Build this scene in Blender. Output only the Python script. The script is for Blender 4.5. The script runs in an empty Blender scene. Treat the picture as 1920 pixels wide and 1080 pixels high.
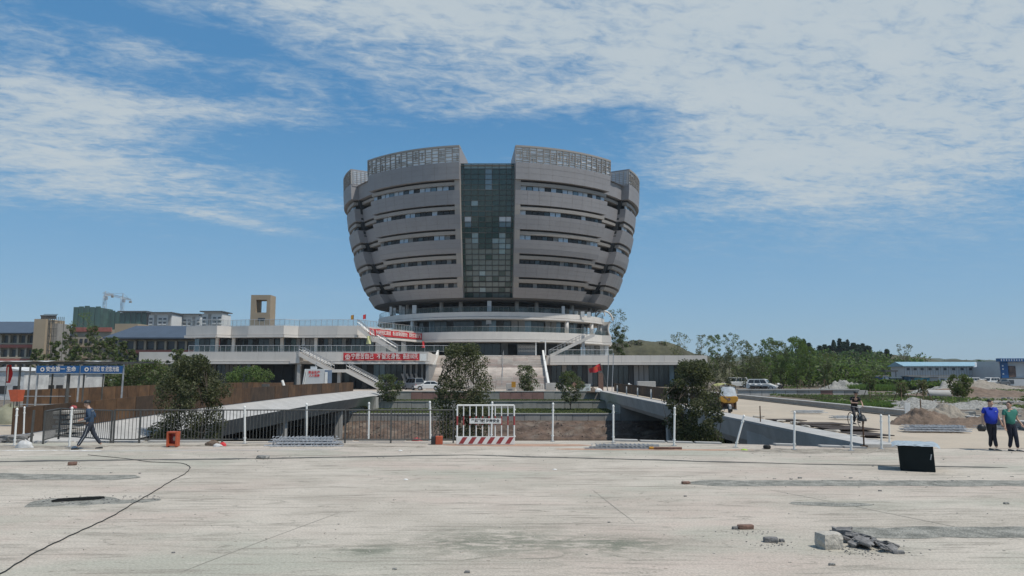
import bpy, math, random
import numpy as np
from math import sin, cos, tan, atan, atan2, pi, radians, sqrt, degrees
from mathutils import Vector, Matrix, Euler

scene = bpy.context.scene
COL = scene.collection

# ------------------------------------------------------------------ camera
F = 1387.0
PITCH = radians(6.58)
CAMH = 2.65
cam = bpy.data.cameras.new("camera")
cam.sensor_width = 36.0
cam.lens = 36.0 * F / 1920.0
cam.clip_start = 0.1
cam.clip_end = 9000
camo = bpy.data.objects.new("camera", cam)
COL.objects.link(camo)
camo.location = (0, 0, CAMH)
camo.rotation_euler = (radians(90) + PITCH, 0, 0)
scene.camera = camo

# ------------------------------------------------------------------ colour management
scene.view_settings.view_transform = 'Standard'
scene.view_settings.look = 'None'
scene.view_settings.exposure = 0.0
scene.view_settings.gamma = 1.0
scene.view_settings.use_curve_mapping = False
scene.render.engine = 'CYCLES'
scene.cycles.max_bounces = 6
scene.cycles.volume_bounces = 0
scene.cycles.caustics_reflective = False
scene.cycles.caustics_refractive = False
scene.cycles.use_denoising = True

# ------------------------------------------------------------------ sun
SUN = Vector((0.44, -0.25, 0.93)).normalized()
sun_el = math.asin(SUN.z)
sun_az = atan2(SUN.x, SUN.y)
sl = bpy.data.lights.new("sun", 'SUN')
sl.energy = 3.85
sl.angle = radians(0.8)
sl.color = (1.0, 0.95, 0.87)
so = bpy.data.objects.new("sun", sl)
so.location = (40, -20, 90)
so.rotation_euler = SUN.to_track_quat('Z', 'Y').to_euler()
COL.objects.link(so)

# ------------------------------------------------------------------ world sky with clouds
world = bpy.data.worlds.new("World")
scene.world = world
world.use_nodes = True
WN, WL = world.node_tree.nodes, world.node_tree.links
for n in list(WN):
    WN.remove(n)
def wn(t, **k):
    n = WN.new(t)
    for a, b in k.items():
        setattr(n, a, b)
    return n
def wsock(s, v):
    if isinstance(v, (int, float)):
        s.default_value = v
    elif isinstance(v, tuple):
        s.default_value = v
    else:
        WL.new(v, s)
def wm_(op, a, b=0.0, c=None, clamp=False):
    n = wn('ShaderNodeMath', operation=op)
    n.use_clamp = clamp
    wsock(n.inputs[0], a)
    wsock(n.inputs[1], b)
    if c is not None:
        wsock(n.inputs[2], c)
    return n.outputs[0]
def wcomb(x, y, z):
    n = wn('ShaderNodeCombineXYZ')
    wsock(n.inputs[0], x); wsock(n.inputs[1], y); wsock(n.inputs[2], z)
    return n.outputs[0]
tc = wn('ShaderNodeTexCoord')
nrm = wn('ShaderNodeVectorMath', operation='NORMALIZE')
WL.new(tc.outputs['Generated'], nrm.inputs[0])
sx = wn('ShaderNodeSeparateXYZ')
WL.new(nrm.outputs[0], sx.inputs[0])
dx, dy, dz = sx.outputs
sky = wn('ShaderNodeTexSky', sky_type='NISHITA')
sky.sun_disc = False
sky.sun_elevation = sun_el
sky.sun_rotation = sun_az
sky.altitude = 300
sky.air_density = 1.0
sky.dust_density = 0.25
sky.ozone_density = 3.0
AZ = wm_('ARCTAN2', dx, dy)
EL = wm_('ARCSINE', dz)
zc = wm_('ADD', wm_('MAXIMUM', dz, 0.0), 0.10)
PX = wm_('DIVIDE', dx, zc)
PY = wm_('DIVIDE', dy, zc)
def noise(sxy, scale, detail, rough, dist=0.0, off=0.0, turn=0.0):
    x = wm_('ADD', wm_('MULTIPLY', PX, cos(turn)), wm_('MULTIPLY', PY, sin(turn)))
    y = wm_('ADD', wm_('MULTIPLY', PX, -sin(turn)), wm_('MULTIPLY', PY, cos(turn)))
    v = wcomb(wm_('MULTIPLY', x, sxy[0]), wm_('MULTIPLY', y, sxy[1]), off)
    n = wn('ShaderNodeTexNoise')
    WL.new(v, n.inputs['Vector'])
    n.inputs['Scale'].default_value = scale
    n.inputs['Detail'].default_value = detail
    n.inputs['Roughness'].default_value = rough
    n.inputs['Distortion'].default_value = dist
    return n.outputs[0]
nA = noise((0.75, 1.0), 1.1, 7, 0.58, 0.5, 3.1, 0.35)
nB = noise((0.8, 1.3), 4.2, 6, 0.62, 0.5, 7.7, 0.3)
nC = noise((0.7, 1.1), 21.0, 5, 0.66, 0.5, 1.3, 0.25)
def blob(u, v, su, sv, rot, w):
    a0 = atan((u - 960) / F)
    e0 = PITCH - atan((v - 540) / F)
    sa, sv_ = su / F, sv / F
    r = radians(rot)
    da = wm_('SUBTRACT', AZ, a0)
    de = wm_('SUBTRACT', EL, e0)
    p = wm_('ADD', wm_('MULTIPLY', da, cos(r) / sa), wm_('MULTIPLY', de, sin(r) / sa))
    q = wm_('ADD', wm_('MULTIPLY', da, -sin(r) / sv_), wm_('MULTIPLY', de, cos(r) / sv_))
    s = wm_('ADD', wm_('MULTIPLY', p, p), wm_('MULTIPLY', q, q))
    return wm_('MULTIPLY', wm_('EXPONENT', wm_('MULTIPLY', s, -1.0)), w)
BL = [
    (360, -10, 700, 95, 0, 1.0), (860, 30, 330, 95, -8, .85), (700, 130, 230, 50, -14, .55),
    (1230, 100, 330, 95, 0, .75), (1040, 185, 200, 22, 4, .42), (1790, 150, 430, 250, 0, 1.6),
    (1640, 330, 400, 55, -3, .62), (1560, 398, 330, 14, 1, .40), (1430, 250, 210, 120, 0, .55),
    (60, 270, 230, 120, 0, .80), (420, 243, 380, 30, 5, .80), (270, 160, 90, 20, 3, .62),
    (520, 178, 60, 18, -12, .55), (180, 340, 300, 60, 0, .48), (380, 385, 300, 26, -4, .50),
    (430, 432, 170, 11, -8, .75), (120, 415, 340, 26, 0, .42), (620, 560, 220, 18, 0, .22),
    (1000, 300, 70, 16, 0, .2), (1420, 330, 120, 18, 8, .3), (820, 220, 90, 12, 8, .35),
    (230, 112, 240, 26, -3, -.65), (640, 215, 200, 26, 0, -.25), (930, 260, 420, 40, 0, -.30),
    (560, 320, 190, 34, -10, -.42), (1200, 235, 150, 40, 0, -.35), (1110, 330, 200, 60, 0, -.3),
]
cov = None
for b in BL:
    o = blob(*b)
    cov = o if cov is None else wm_('ADD', cov, o)
# behind and beside the view the same broken layer simply goes on
frontness = wm_('SMOOTHSTEP' if False else 'MULTIPLY', wm_('GREATER_THAN', dy, -2.0), 1.0)
away = wn('ShaderNodeMapRange', interpolation_type='SMOOTHSTEP')
WL.new(wm_('ADD', wm_('ABSOLUTE', AZ), wm_('MULTIPLY', EL, 0.6)), away.inputs[0])
away.inputs[1].default_value = 0.75
away.inputs[2].default_value = 1.1
away.inputs[3].default_value = 0.0
away.inputs[4].default_value = 0.50
hi = wn('ShaderNodeMapRange', interpolation_type='SMOOTHSTEP')
WL.new(EL, hi.inputs[0])
hi.inputs[1].default_value = 0.46
hi.inputs[2].default_value = 0.75
hi.inputs[3].default_value = 0.0
hi.inputs[4].default_value = 0.5
cov = wm_('ADD', cov, wm_('MAXIMUM', away.outputs[0], hi.outputs[0]))
nse = wm_('ADD', wm_('MULTIPLY', wm_('SUBTRACT', nA, 0.5), 0.9),
          wm_('ADD', wm_('MULTIPLY', wm_('SUBTRACT', nB, 0.5), 1.5), wm_('MULTIPLY', wm_('SUBTRACT', nC, 0.5), 1.5)))
lowfade = wn('ShaderNodeMapRange', interpolation_type='SMOOTHSTEP')
WL.new(EL, lowfade.inputs[0])
lowfade.inputs[1].default_value = 0.10
lowfade.inputs[2].default_value = 0.235
nse = wm_('MULTIPLY', nse, wm_('ADD', wm_('MULTIPLY', lowfade.outputs[0], 0.75), 0.25))
ripple = wm_('ADD', wm_('MULTIPLY', nB, 0.9), wm_('MULTIPLY', nC, 1.1))
dens = wm_('ADD', wm_('MULTIPLY', wm_('MINIMUM', cov, 1.5), wm_('ADD', wm_('MULTIPLY', ripple, 0.75), 0.28)), nse)
mr = wn('ShaderNodeMapRange', interpolation_type='SMOOTHSTEP')
WL.new(dens, mr.inputs[0])
mr.inputs[1].default_value = 0.0
mr.inputs[2].default_value = 1.75
mr.inputs[3].default_value = 0.0
mr.inputs[4].default_value = 0.95
# cloud colour in sky units (multiplied by the background strength below)
cc = wn('ShaderNodeMix', data_type='RGBA')
WL.new(nB, cc.inputs[0])
cc.inputs[6].default_value = (4.7, 5.6, 6.3, 1)
cc.inputs[7].default_value = (5.8, 6.4, 6.7, 1)
tint = wn('ShaderNodeMix', data_type='RGBA', blend_type='MULTIPLY')
tint.inputs[0].default_value = 1.0
WL.new(sky.outputs[0], tint.inputs[6])
tint.inputs[7].default_value = (0.88, 1.03, 1.10, 1)
mx = wn('ShaderNodeMix', data_type='RGBA')
WL.new(mr.outputs[0], mx.inputs[0])
grd = wn('ShaderNodeValToRGB')
wsock(grd.inputs[0], wm_('MULTIPLY', wm_('MAXIMUM', EL, 0.0), 1 / 1.5708))
els = grd.color_ramp.elements
els[0].position = 0.0; els[0].color = (.283, .445, .59, 1)
els[1].position = 1.0; els[1].color = (.04, .16, .40, 1)
for p_, c_ in ((.065, (.215, .405, .61, 1)), (.13, (.145, .35, .585, 1)), (.22, (.078, .262, .515, 1))):
    e_ = els.new(p_); e_.color = c_
gsc = wn('ShaderNodeVectorMath', operation='SCALE')
WL.new(grd.outputs[0], gsc.inputs[0]); gsc.inputs['Scale'].default_value = 1 / 0.096
skm = wn('ShaderNodeMix', data_type='RGBA')
skm.inputs[0].default_value = 0.8
WL.new(tint.outputs[2], skm.inputs[6]); WL.new(gsc.outputs[0], skm.inputs[7])
WL.new(skm.outputs[2], mx.inputs[6])
WL.new(cc.outputs[2], mx.inputs[7])
bg = wn('ShaderNodeBackground')
WL.new(mx.outputs[2], bg.inputs[0])
bg.inputs[1].default_value = 0.096
wo = wn('ShaderNodeOutputWorld')
WL.new(bg.outputs[0], wo.inputs[0])

# ------------------------------------------------------------------ place helpers
def P(u, v, d):
    """world point seen at pixel (u, v) of the 1920 px photograph at distance d along Y"""
    a = PITCH - atan((v - 540) / F)
    s = d / (cos(PITCH) - (540 - v) / F * sin(PITCH))
    return Vector(((u - 960) / F * s, d, CAMH + d * tan(a)))
def G(u, v, z=0.0):
    a = PITCH - atan((v - 540) / F)
    d = (z - CAMH) / tan(a)
    return P(u, v, d)
def X(u, d):
    return P(u, 700, d).x
def Z(v, d):
    return P(960, v, d).z

def wmat(o):
    m = Matrix.LocRotScale(o.location, o.rotation_euler, o.scale)
    if o.parent:
        return wmat(o.parent) @ o.matrix_parent_inverse @ m
    return m
def adopt(o, parent, world=True):
    if parent is not None:
        o.parent = parent
        if world:
            o.matrix_parent_inverse = wmat(parent).inverted()
def props(o, label=None, cat=None, group=None, kind=None):
    if label: o['label'] = label
    if cat: o['category'] = cat
    if group: o['group'] = group
    if kind: o['kind'] = kind
    return o
def thing(name, label, cat, loc=(0, 0, 0), rz=0.0, group=None):
    o = bpy.data.objects.new(name, None)
    o.empty_display_size = 0.3
    COL.objects.link(o)
    o.location = loc
    o.rotation_euler = (0, 0, rz)
    return props(o, label, cat, group)
def copy_tree(o, loc=None, rz=None, label=None, group=None, scale=None, parent=None):
    c = o.copy()
    COL.objects.link(c)
    if parent is not None:
        c.parent = parent
        c.matrix_parent_inverse = o.matrix_parent_inverse
    if loc is not None: c.location = loc
    if rz is not None: c.rotation_euler = (c.rotation_euler[0], c.rotation_euler[1], rz)
    if label: c['label'] = label
    if group: c['group'] = group
    if scale is not None: c.scale = (scale,) * 3 if isinstance(scale, (int, float)) else scale
    for ch in list(o.children):
        copy_tree(ch, parent=c)
    return c

class MB:
    def __init__(s):
        s.v = []; s.f = []; s.m = []; s.cur = 0
    def face(s, pts):
        n = len(s.v)
        s.v += [tuple(p) for p in pts]
        s.f.append(tuple(range(n, n + len(pts))))
        s.m.append(s.cur)
        return s
    def hexa(s, c):
        """8 corners: bottom 4 ccw, top 4 ccw"""
        n = len(s.v)
        s.v += [tuple(p) for p in c]
        for q in ((3, 2, 1, 0), (4, 5, 6, 7), (0, 1, 5, 4), (1, 2, 6, 5), (2, 3, 7, 6), (3, 0, 4, 7)):
            s.f.append(tuple(n + i for i in q)); s.m.append(s.cur)
        return s
    def box(s, c, d, rz=0.0, M=None):
        hx, hy, hz = d[0] / 2, d[1] / 2, d[2] / 2
        pts = [Vector((x, y, z)) for z in (-hz, hz) for x, y in ((-hx, -hy), (hx, -hy), (hx, hy), (-hx, hy))]
        R = Matrix.Rotation(rz, 3, 'Z')
        pts = [R @ p for p in pts]
        if M is not None:
            pts = [M @ p for p in pts]
        return s.hexa([p + Vector(c) for p in pts])
    def bb(s, a, b):
        return s.box([(a[i] + b[i]) / 2 for i in range(3)], [abs(b[i] - a[i]) for i in range(3)])
    def tube(s, p0, p1, r0, r1=None, n=6, caps=True):
        r1 = r0 if r1 is None else r1
        p0, p1 = Vector(p0), Vector(p1)
        ax = (p1 - p0)
        if ax.length < 1e-6: return s
        q = ax.to_track_quat('Z', 'Y').to_matrix()
        b = len(s.v)
        for p, r in ((p0, r0), (p1, r1)):
            for i in range(n):
                a = 2 * pi * i / n
                s.v.append(tuple(p + q @ Vector((r * cos(a), r * sin(a), 0))))
        for i in range(n):
            j = (i + 1) % n
            s.f.append((b + i, b + j, b + n + j, b + n + i)); s.m.append(s.cur)
        if caps:
            s.f.append(tuple(b + i for i in reversed(range(n)))); s.m.append(s.cur)
            s.f.append(tuple(b + n + i for i in range(n))); s.m.append(s.cur)
        return s
    def path(s, pts, r, n=6):
        for a, b in zip(pts[:-1], pts[1:]):
            s.tube(a, b, r, n=n)
        return s
    def prism(s, poly, axis, a, b):
        """poly 2-D extruded along axis from a to b. axis 'x': poly=(y,z); 'y': (x,z); 'z': (x,y)"""
        def mk(p, t):
            return {'x': (t, p[0], p[1]), 'y': (p[0], t, p[1]), 'z': (p[0], p[1], t)}[axis]
        n = len(s.v); k = len(poly)
        s.v += [mk(p, a) for p in poly] + [mk(p, b) for p in poly]
        s.f.append(tuple(n + i for i in range(k))); s.m.append(s.cur)
        s.f.append(tuple(n + k + i for i in reversed(range(k)))); s.m.append(s.cur)
        for i in range(k):
            j = (i + 1) % k
            s.f.append((n + j, n + i, n + k + i, n + k + j)); s.m.append(s.cur)
        return s
    def lathe(s, prof, c=(0, 0, 0), n=12, M=None):
        b = len(s.v)
        for r, z in prof:
            for i in range(n):
                a = 2 * pi * i / n
                p = Vector((r * cos(a), r * sin(a), z))
                if M is not None: p = M @ p
                s.v.append(tuple(p + Vector(c)))
        for k in range(len(prof) - 1):
            for i in range(n):
                j = (i + 1) % n
                s.f.append((b + k * n + i, b + k * n + j, b + (k + 1) * n + j, b + (k + 1) * n + i)); s.m.append(s.cur)
        return s
    def grid(s, fn, nu, nv):
        b = len(s.v)
        for j in range(nv + 1):
            for i in range(nu + 1):
                s.v.append(tuple(fn(i / nu, j / nv)))
        for j in range(nv):
            for i in range(nu):
                a = b + j * (nu + 1) + i
                s.f.append((a, a + 1, a + nu + 2, a + nu + 1)); s.m.append(s.cur)
        return s
    def mesh(s, name, mats, fix=True):
        me = bpy.data.meshes.new(name)
        me.from_pydata(s.v, [], s.f)
        for m in (mats if isinstance(mats, (list, tuple)) else [mats]):
            me.materials.append(m)
        if any(s.m):
            me.polygons.foreach_set('material_index', s.m)
        if fix:
            import bmesh
            bm = bmesh.new(); bm.from_mesh(me)
            bmesh.ops.recalc_face_normals(bm, faces=bm.faces)
            bm.to_mesh(me); bm.free()
        me.update()
        return me
    def build(s, name, mats, parent=None, world=True, label=None, cat=None, group=None, kind=None, bevel=0, smooth=False, fix=True, subsurf=0):
        me = s.mesh(name, mats, fix)
        o = bpy.data.objects.new(name, me)
        COL.objects.link(o)
        if smooth:
            me.polygons.foreach_set('use_smooth', [True] * len(me.polygons))
        if bevel:
            md = o.modifiers.new('edge', 'BEVEL'); md.width = bevel; md.segments = 2; md.limit_method = 'ANGLE'
        if subsurf:
            md = o.modifiers.new('sub', 'SUBSURF'); md.levels = subsurf; md.render_levels = subsurf
        adopt(o, parent, world)
        return props(o, label, cat, group, kind)

_unit = {}
def ubox(name, mat, c, d, parent=None, rz=0.0, rx=0.0, world=True, **k):
    """an object sharing one unit-box mesh per name and material"""
    key = (name, mat.name)
    if key not in _unit:
        _unit[key] = MB().box((0, 0, 0), (1, 1, 1)).mesh(name, mat)
    o = bpy.data.objects.new(name, _unit[key])
    COL.objects.link(o)
    o.location = c; o.scale = d; o.rotation_euler = (rx, 0, rz)
    adopt(o, parent, world)
    return props(o, **k)

# ------------------------------------------------------------------ materials
_m = {}
def mat(name, col, rough=0.85, metal=0.0, var=0.12, scale=1.5, col2=None, bump=0.0, bscale=20.0, detail=5, spec=None,
        streak=None, stretch=(1, 1, 1), coords='Object', fine=0.0, fscale=60.0, alpha=None, lo=0.35, hi=0.65):
    if name in _m: return _m[name]
    m = bpy.data.materials.new(name); m.use_nodes = True
    N, L = m.node_tree.nodes, m.node_tree.links
    b = N['Principled BSDF']
    b.inputs['Roughness'].default_value = rough
    b.inputs['Metallic'].default_value = metal
    if spec is not None: b.inputs['Specular IOR Level'].default_value = spec
    c1 = tuple(c * (1 - var) for c in col)
    c2 = tuple(min(1, c * (1 + var)) for c in col) if col2 is None else col2
    tcn = N.new('ShaderNodeTexCoord')
    mp = N.new('ShaderNodeMapping')
    mp.inputs['Scale'].default_value = stretch
    if coords == 'World':
        g = N.new('ShaderNodeNewGeometry'); L.new(g.outputs['Position'], mp.inputs[0])
    else:
        L.new(tcn.outputs[coords], mp.inputs[0])
    nz = N.new('ShaderNodeTexNoise')
    nz.inputs['Scale'].default_value = scale; nz.inputs['Detail'].default_value = detail; nz.inputs['Roughness'].default_value = 0.6
    L.new(mp.outputs[0], nz.inputs['Vector'])
    rp = N.new('ShaderNodeValToRGB')
    rp.color_ramp.elements[0].position = lo; rp.color_ramp.elements[1].position = hi
    rp.color_ramp.elements[0].color = (*c1, 1); rp.color_ramp.elements[1].color = (*c2, 1)
    L.new(nz.outputs[0], rp.inputs[0])
    out = rp.outputs[0]
    if streak:
        s_, amt, c3 = streak
        mp2 = N.new('ShaderNodeMapping'); mp2.inputs['Scale'].default_value = s_
        L.new(mp.inputs[0].links[0].from_socket, mp2.inputs[0])
        n2 = N.new('ShaderNodeTexNoise'); n2.inputs['Scale'].default_value = 1.0; n2.inputs['Detail'].default_value = 6; n2.inputs['Roughness'].default_value = 0.65
        L.new(mp2.outputs[0], n2.inputs['Vector'])
        r2 = N.new('ShaderNodeMapRange'); r2.inputs[1].default_value = 0.48; r2.inputs[2].default_value = 0.72
        r2.inputs[4].default_value = amt
        L.new(n2.outputs[0], r2.inputs[0])
        mxn = N.new('ShaderNodeMix'); mxn.data_type = 'RGBA'
        L.new(r2.outputs[0], mxn.inputs[0]); L.new(out, mxn.inputs[6]); mxn.inputs[7].default_value = (*c3, 1)
        out = mxn.outputs[2]
    if fine:
        n3 = N.new('ShaderNodeTexNoise'); n3.inputs['Scale'].default_value = fscale; n3.inputs['Detail'].default_value = 4; n3.inputs['Roughness'].default_value = 0.7
        L.new(mp.outputs[0], n3.inputs['Vector'])
        r3 = N.new('ShaderNodeMapRange'); r3.inputs[1].default_value = 0.3; r3.inputs[2].default_value = 0.7
        r3.inputs[3].default_value = 1 - fine; r3.inputs[4].default_value = 1 + fine
        L.new(n3.outputs[0], r3.inputs[0])
        mm = N.new('ShaderNodeVectorMath'); mm.operation = 'SCALE'
        L.new(out, mm.inputs[0]); L.new(r3.outputs[0], mm.inputs['Scale'])
        out = mm.outputs[0]
    L.new(out, b.inputs['Base Color'])
    if bump:
        n4 = N.new('ShaderNodeTexNoise'); n4.inputs['Scale'].default_value = bscale; n4.inputs['Detail'].default_value = 6
        L.new(mp.outputs[0], n4.inputs['Vector'])
        bp = N.new('ShaderNodeBump'); bp.inputs['Strength'].default_value = bump; bp.inputs['Distance'].default_value = 0.05
        L.new(n4.outputs[0], bp.inputs['Height']); L.new(bp.outputs[0], b.inputs['Normal'])
    if alpha is not None:
        b.inputs['Alpha'].default_value = alpha
    _m[name] = m
    return m

M_conc = mat('concrete_light', (0.40, 0.39, 0.37), 0.8, var=.10, scale=.5, coords='World', streak=((0.9, .9, .12), .35, (.27, .26, .24)), fine=.05, fscale=4)
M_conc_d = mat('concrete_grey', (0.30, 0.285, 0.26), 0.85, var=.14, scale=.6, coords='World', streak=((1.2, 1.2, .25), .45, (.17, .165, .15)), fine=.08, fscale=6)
M_conc_w = mat('concrete_warm_wall', (0.42, 0.40, 0.37), 0.85, var=.12, scale=.5, coords='World', streak=((.8, .8, .15), .35, (.28, .26, .22)), fine=.06, fscale=8)  # slightly paler, warmer concrete
M_white = mat('white_cladding', (0.60, 0.565, 0.52), 0.6, var=.05, scale=.35, coords='World', streak=((.8, .8, .1), .25, (.38, .37, .36)))
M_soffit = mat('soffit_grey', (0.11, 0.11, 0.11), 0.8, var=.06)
M_clad = mat('tower_cladding', (0.272, 0.261, 0.264), 0.55, var=.05, scale=.25, coords='World', streak=((.5, .5, 2.0), .4, (.222, .210, .208)), fine=.03, fscale=5)
M_clad2 = mat('tower_beam', (0.31, 0.285, 0.26), 0.6, var=.05, scale=.4)
M_dark = mat('dark_recess', (0.035, 0.034, 0.034), 0.8, var=.2, scale=1)
M_dark2 = mat('dark_interior', (0.022, 0.025, 0.028), 0.6, var=.3, scale=.6)
M_steel = mat('galvanised_steel', (0.42, 0.43, 0.44), 0.45, .6, var=.15, scale=6)
M_alu = mat('aluminium_bars', (0.55, 0.56, 0.58), 0.4, .5, var=.22, scale=9, fine=.15, fscale=40)
M_rail = mat('dark_grey_paint', (0.085, 0.085, 0.08), 0.55, .2, var=.2, scale=4)
M_wpaint = mat('white_paint', (0.74, 0.74, 0.71), 0.5, var=.05, scale=5, streak=((6, 6, 2), .35, (.55, .52, .46)))
M_rpaint = mat('red_paint', (0.30, 0.045, 0.045), 0.5, var=.15, scale=6)
M_black = mat('black_plastic', (0.018, 0.019, 0.02), 0.5, var=.2)
M_rubber = mat('rubber', (0.02, 0.02, 0.02), 0.85, var=.2)
M_orange = mat('orange_plastic', (0.42, 0.085, 0.035), 0.5, var=.12, scale=5)
M_yellow = mat('yellow_paint', (0.42, 0.21, 0.02), 0.45, var=.12, scale=4)
M_red = mat('red_fabric', (0.55, 0.03, 0.035), 0.7, var=.12, scale=2)
M_glass_d = mat('dark_glass', (0.028, 0.038, 0.042), 0.12, var=.5, scale=.4, spec=.6)
M_glass_b = mat('bluish_glass', (0.11, 0.17, 0.21), 0.10, var=.3, scale=.5, spec=.8)
M_glass_g = mat('green_glass', (0.034, 0.066, 0.064), 0.08, var=.3, scale=.5, spec=.5)
M_glass_g2 = mat('dull_green_glass', (0.052, 0.080, 0.074), 0.10, var=.3, scale=.6, spec=.4)
M_glass_p = mat('pale_glass', (0.22, 0.30, 0.32), 0.15, var=.2, scale=.5, spec=.8)
M_lit = mat('pale_panel', (0.46, 0.50, 0.54), 0.4, var=.15, scale=.7)
M_gpanel = mat('grey_wall_panel', (0.20, 0.205, 0.205), 0.6, var=.08, scale=.5)
M_tan = mat('tan_render', (0.36, 0.29, 0.205), 0.9, var=.06, scale=.3)
M_tan2 = mat('pale_tan_render', (0.40, 0.355, 0.275), 0.9, var=.08, scale=.3)
M_roofb = mat('blue_grey_roof', (0.058, 0.078, 0.108), 0.5, var=.1, scale=.4, stretch=(1, 1, 1))
M_redband = mat('brick_red_band', (0.34, 0.12, 0.095), 0.9, var=.15, scale=1)
M_net = mat('green_scaffold_net', (0.035, 0.085, 0.07), 0.9, var=.35, scale=.12, fine=.2, fscale=.6)
M_apart = mat('apartment_white', (0.62, 0.62, 0.60), 0.8, var=.06, scale=.1)
M_win = mat('window_shade', (0.05, 0.06, 0.07), 0.3, var=.3)
M_bark = mat('bark', (0.085, 0.065, 0.048), 0.95, var=.3, scale=8)
M_barkp = mat('pale_bark', (0.20, 0.17, 0.135), 0.95, var=.3, scale=8)
def leafmat(n, c, v=.35, s=1.2):
    if n in _m: return _m[n]
    m = mat(n, c, 0.62, var=v, scale=s, spec=.25, fine=.25, fscale=9)
    N, L = m.node_tree.nodes, m.node_tree.links
    b = N['Principled BSDF']; o = N['Material Output']
    t = N.new('ShaderNodeBsdfTranslucent'); t.inputs[0].default_value = (min(1, c[0] * 2.0), min(1, c[1] * 2.2), c[2] * 1.4, 1)
    x = N.new('ShaderNodeMixShader'); x.inputs[0].default_value = .32
    L.new(b.outputs[0], x.inputs[1]); L.new(t.outputs[0], x.inputs[2]); L.new(x.outputs[0], o.inputs[0])
    return m
M_leaf_dk = leafmat('leaf_dark', (0.052, 0.060, 0.030))
M_leaf_mid = leafmat('leaf_mid', (0.088, 0.125, 0.040))
M_leaf_lt = leafmat('leaf_light', (0.105, 0.155, 0.045))
M_leaf_ol = leafmat('leaf_olive', (0.115, 0.118, 0.065))
M_leaf_far = leafmat('leaf_far', (0.066, 0.112, 0.048), s=.15)
M_leaf_con = leafmat('leaf_conifer', (0.026, 0.05, 0.034))
M_leaf_pale = leafmat('leaf_wispy', (0.12, 0.13, 0.09))
M_grass = mat('grass_green', (0.085, 0.105, 0.028), 0.9, var=.35, scale=.8, coords='World', fine=.3, fscale=12, bump=.4, bscale=14)
M_clay = mat('red_clay', (0.098, 0.066, 0.048), 0.95, var=.45, scale=.9, coords='World', streak=((.5, .5, .5), .6, (.24, .21, .17)), fine=.3, fscale=9, bump=.9, bscale=6)
M_dirt = mat('brown_dirt', (0.135, 0.108, 0.080), 0.95, var=.3, scale=.12, coords='World', streak=((.06, .09, .1), .8, (.25, .22, .175)), fine=.22, fscale=3, bump=.8, bscale=2)
M_sand = mat('grey_sand', (0.25, 0.22, 0.18), 0.95, var=.2, scale=1.5, fine=.2, fscale=20, bump=.8, bscale=12)
M_soil = mat('heap_soil', (0.155, 0.112, 0.082), 0.95, var=.3, scale=1.2, fine=.25, fscale=14, bump=.8, bscale=9)
M_gravel = mat('broken_gravel', (0.28, 0.275, 0.25), 0.95, var=.35, scale=7, col2=(.40, .39, .36), fine=.35, fscale=50, bump=1, bscale=40)
M_stone = mat('pale_stone', (0.42, 0.39, 0.34), 0.9, var=.15, scale=3, fine=.15, fscale=30, bump=.5, bscale=25)
M_rock = mat('grey_rock', (0.17, 0.165, 0.16), 0.9, var=.3, scale=5, fine=.2, fscale=30, bump=.5, bscale=18)
M_brick = mat('clay_brick', (0.17, 0.10, 0.075), 0.9, var=.3, scale=8, fine=.2, fscale=40)
M_pinkwall = mat('pink_stone_panel', (0.24, 0.135, 0.115), 0.8, var=.14, scale=.9, coords='World', fine=.08, fscale=9)
M_rust = mat('weathering_steel', (0.078, 0.040, 0.018), 0.75, .1, var=.30, scale=1.6, coords='World', streak=((3, 3, .5), .6, (.030, .021, .014)), fine=.12, fscale=14)
M_rust2 = mat('weathering_steel_light', (0.105, 0.056, 0.026), 0.75, .1, var=.35, scale=1.2, coords='World', streak=((3, 3, .4), .6, (.05, .03, .018)), fine=.12, fscale=14)
M_rust3 = mat('weathering_steel_dark', (0.056, 0.034, 0.02), 0.75, .1, var=.35, scale=1.4, coords='World', streak=((3, 3, .5), .5, (.03, .022, .015)), fine=.12, fscale=14)
M_plank = mat('old_timber', (0.14, 0.09, 0.055), 0.9, var=.3, scale=5)
M_plank_d = mat('dark_timber', (0.045, 0.033, 0.026), 0.9, var=.3, scale=3)
M_film = mat('plastic_film', (0.33, 0.38, 0.41), 0.25, var=.2, scale=4, bump=.5, bscale=9)
M_tarp = mat('white_tarpaulin', (0.55, 0.55, 0.54), 0.6, var=.2, scale=.8, col2=(.66, .66, .64), bump=.8, bscale=3)
M_tarpg = mat('olive_tarpaulin', (0.20, 0.20, 0.14), 0.7, var=.15, scale=2, bump=.4, bscale=4)
M_blue = mat('blue_panel', (0.012, 0.09, 0.25), 0.4, var=.1, scale=2)
M_teal = mat('teal_sheet', (0.12, 0.36, 0.42), 0.5, var=.15, scale=2)
M_prefab = mat('prefab_white', (0.50, 0.52, 0.53), 0.5, var=.05, scale=.5)
M_water = mat('brown_water', (0.05, 0.04, 0.028), 0.12, var=.3, scale=.3, bump=.08, bscale=2)
M_tank = mat('dark_green_plastic', (0.006, 0.012, 0.013), 0.6, var=.25, scale=2, spec=.2)
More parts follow.
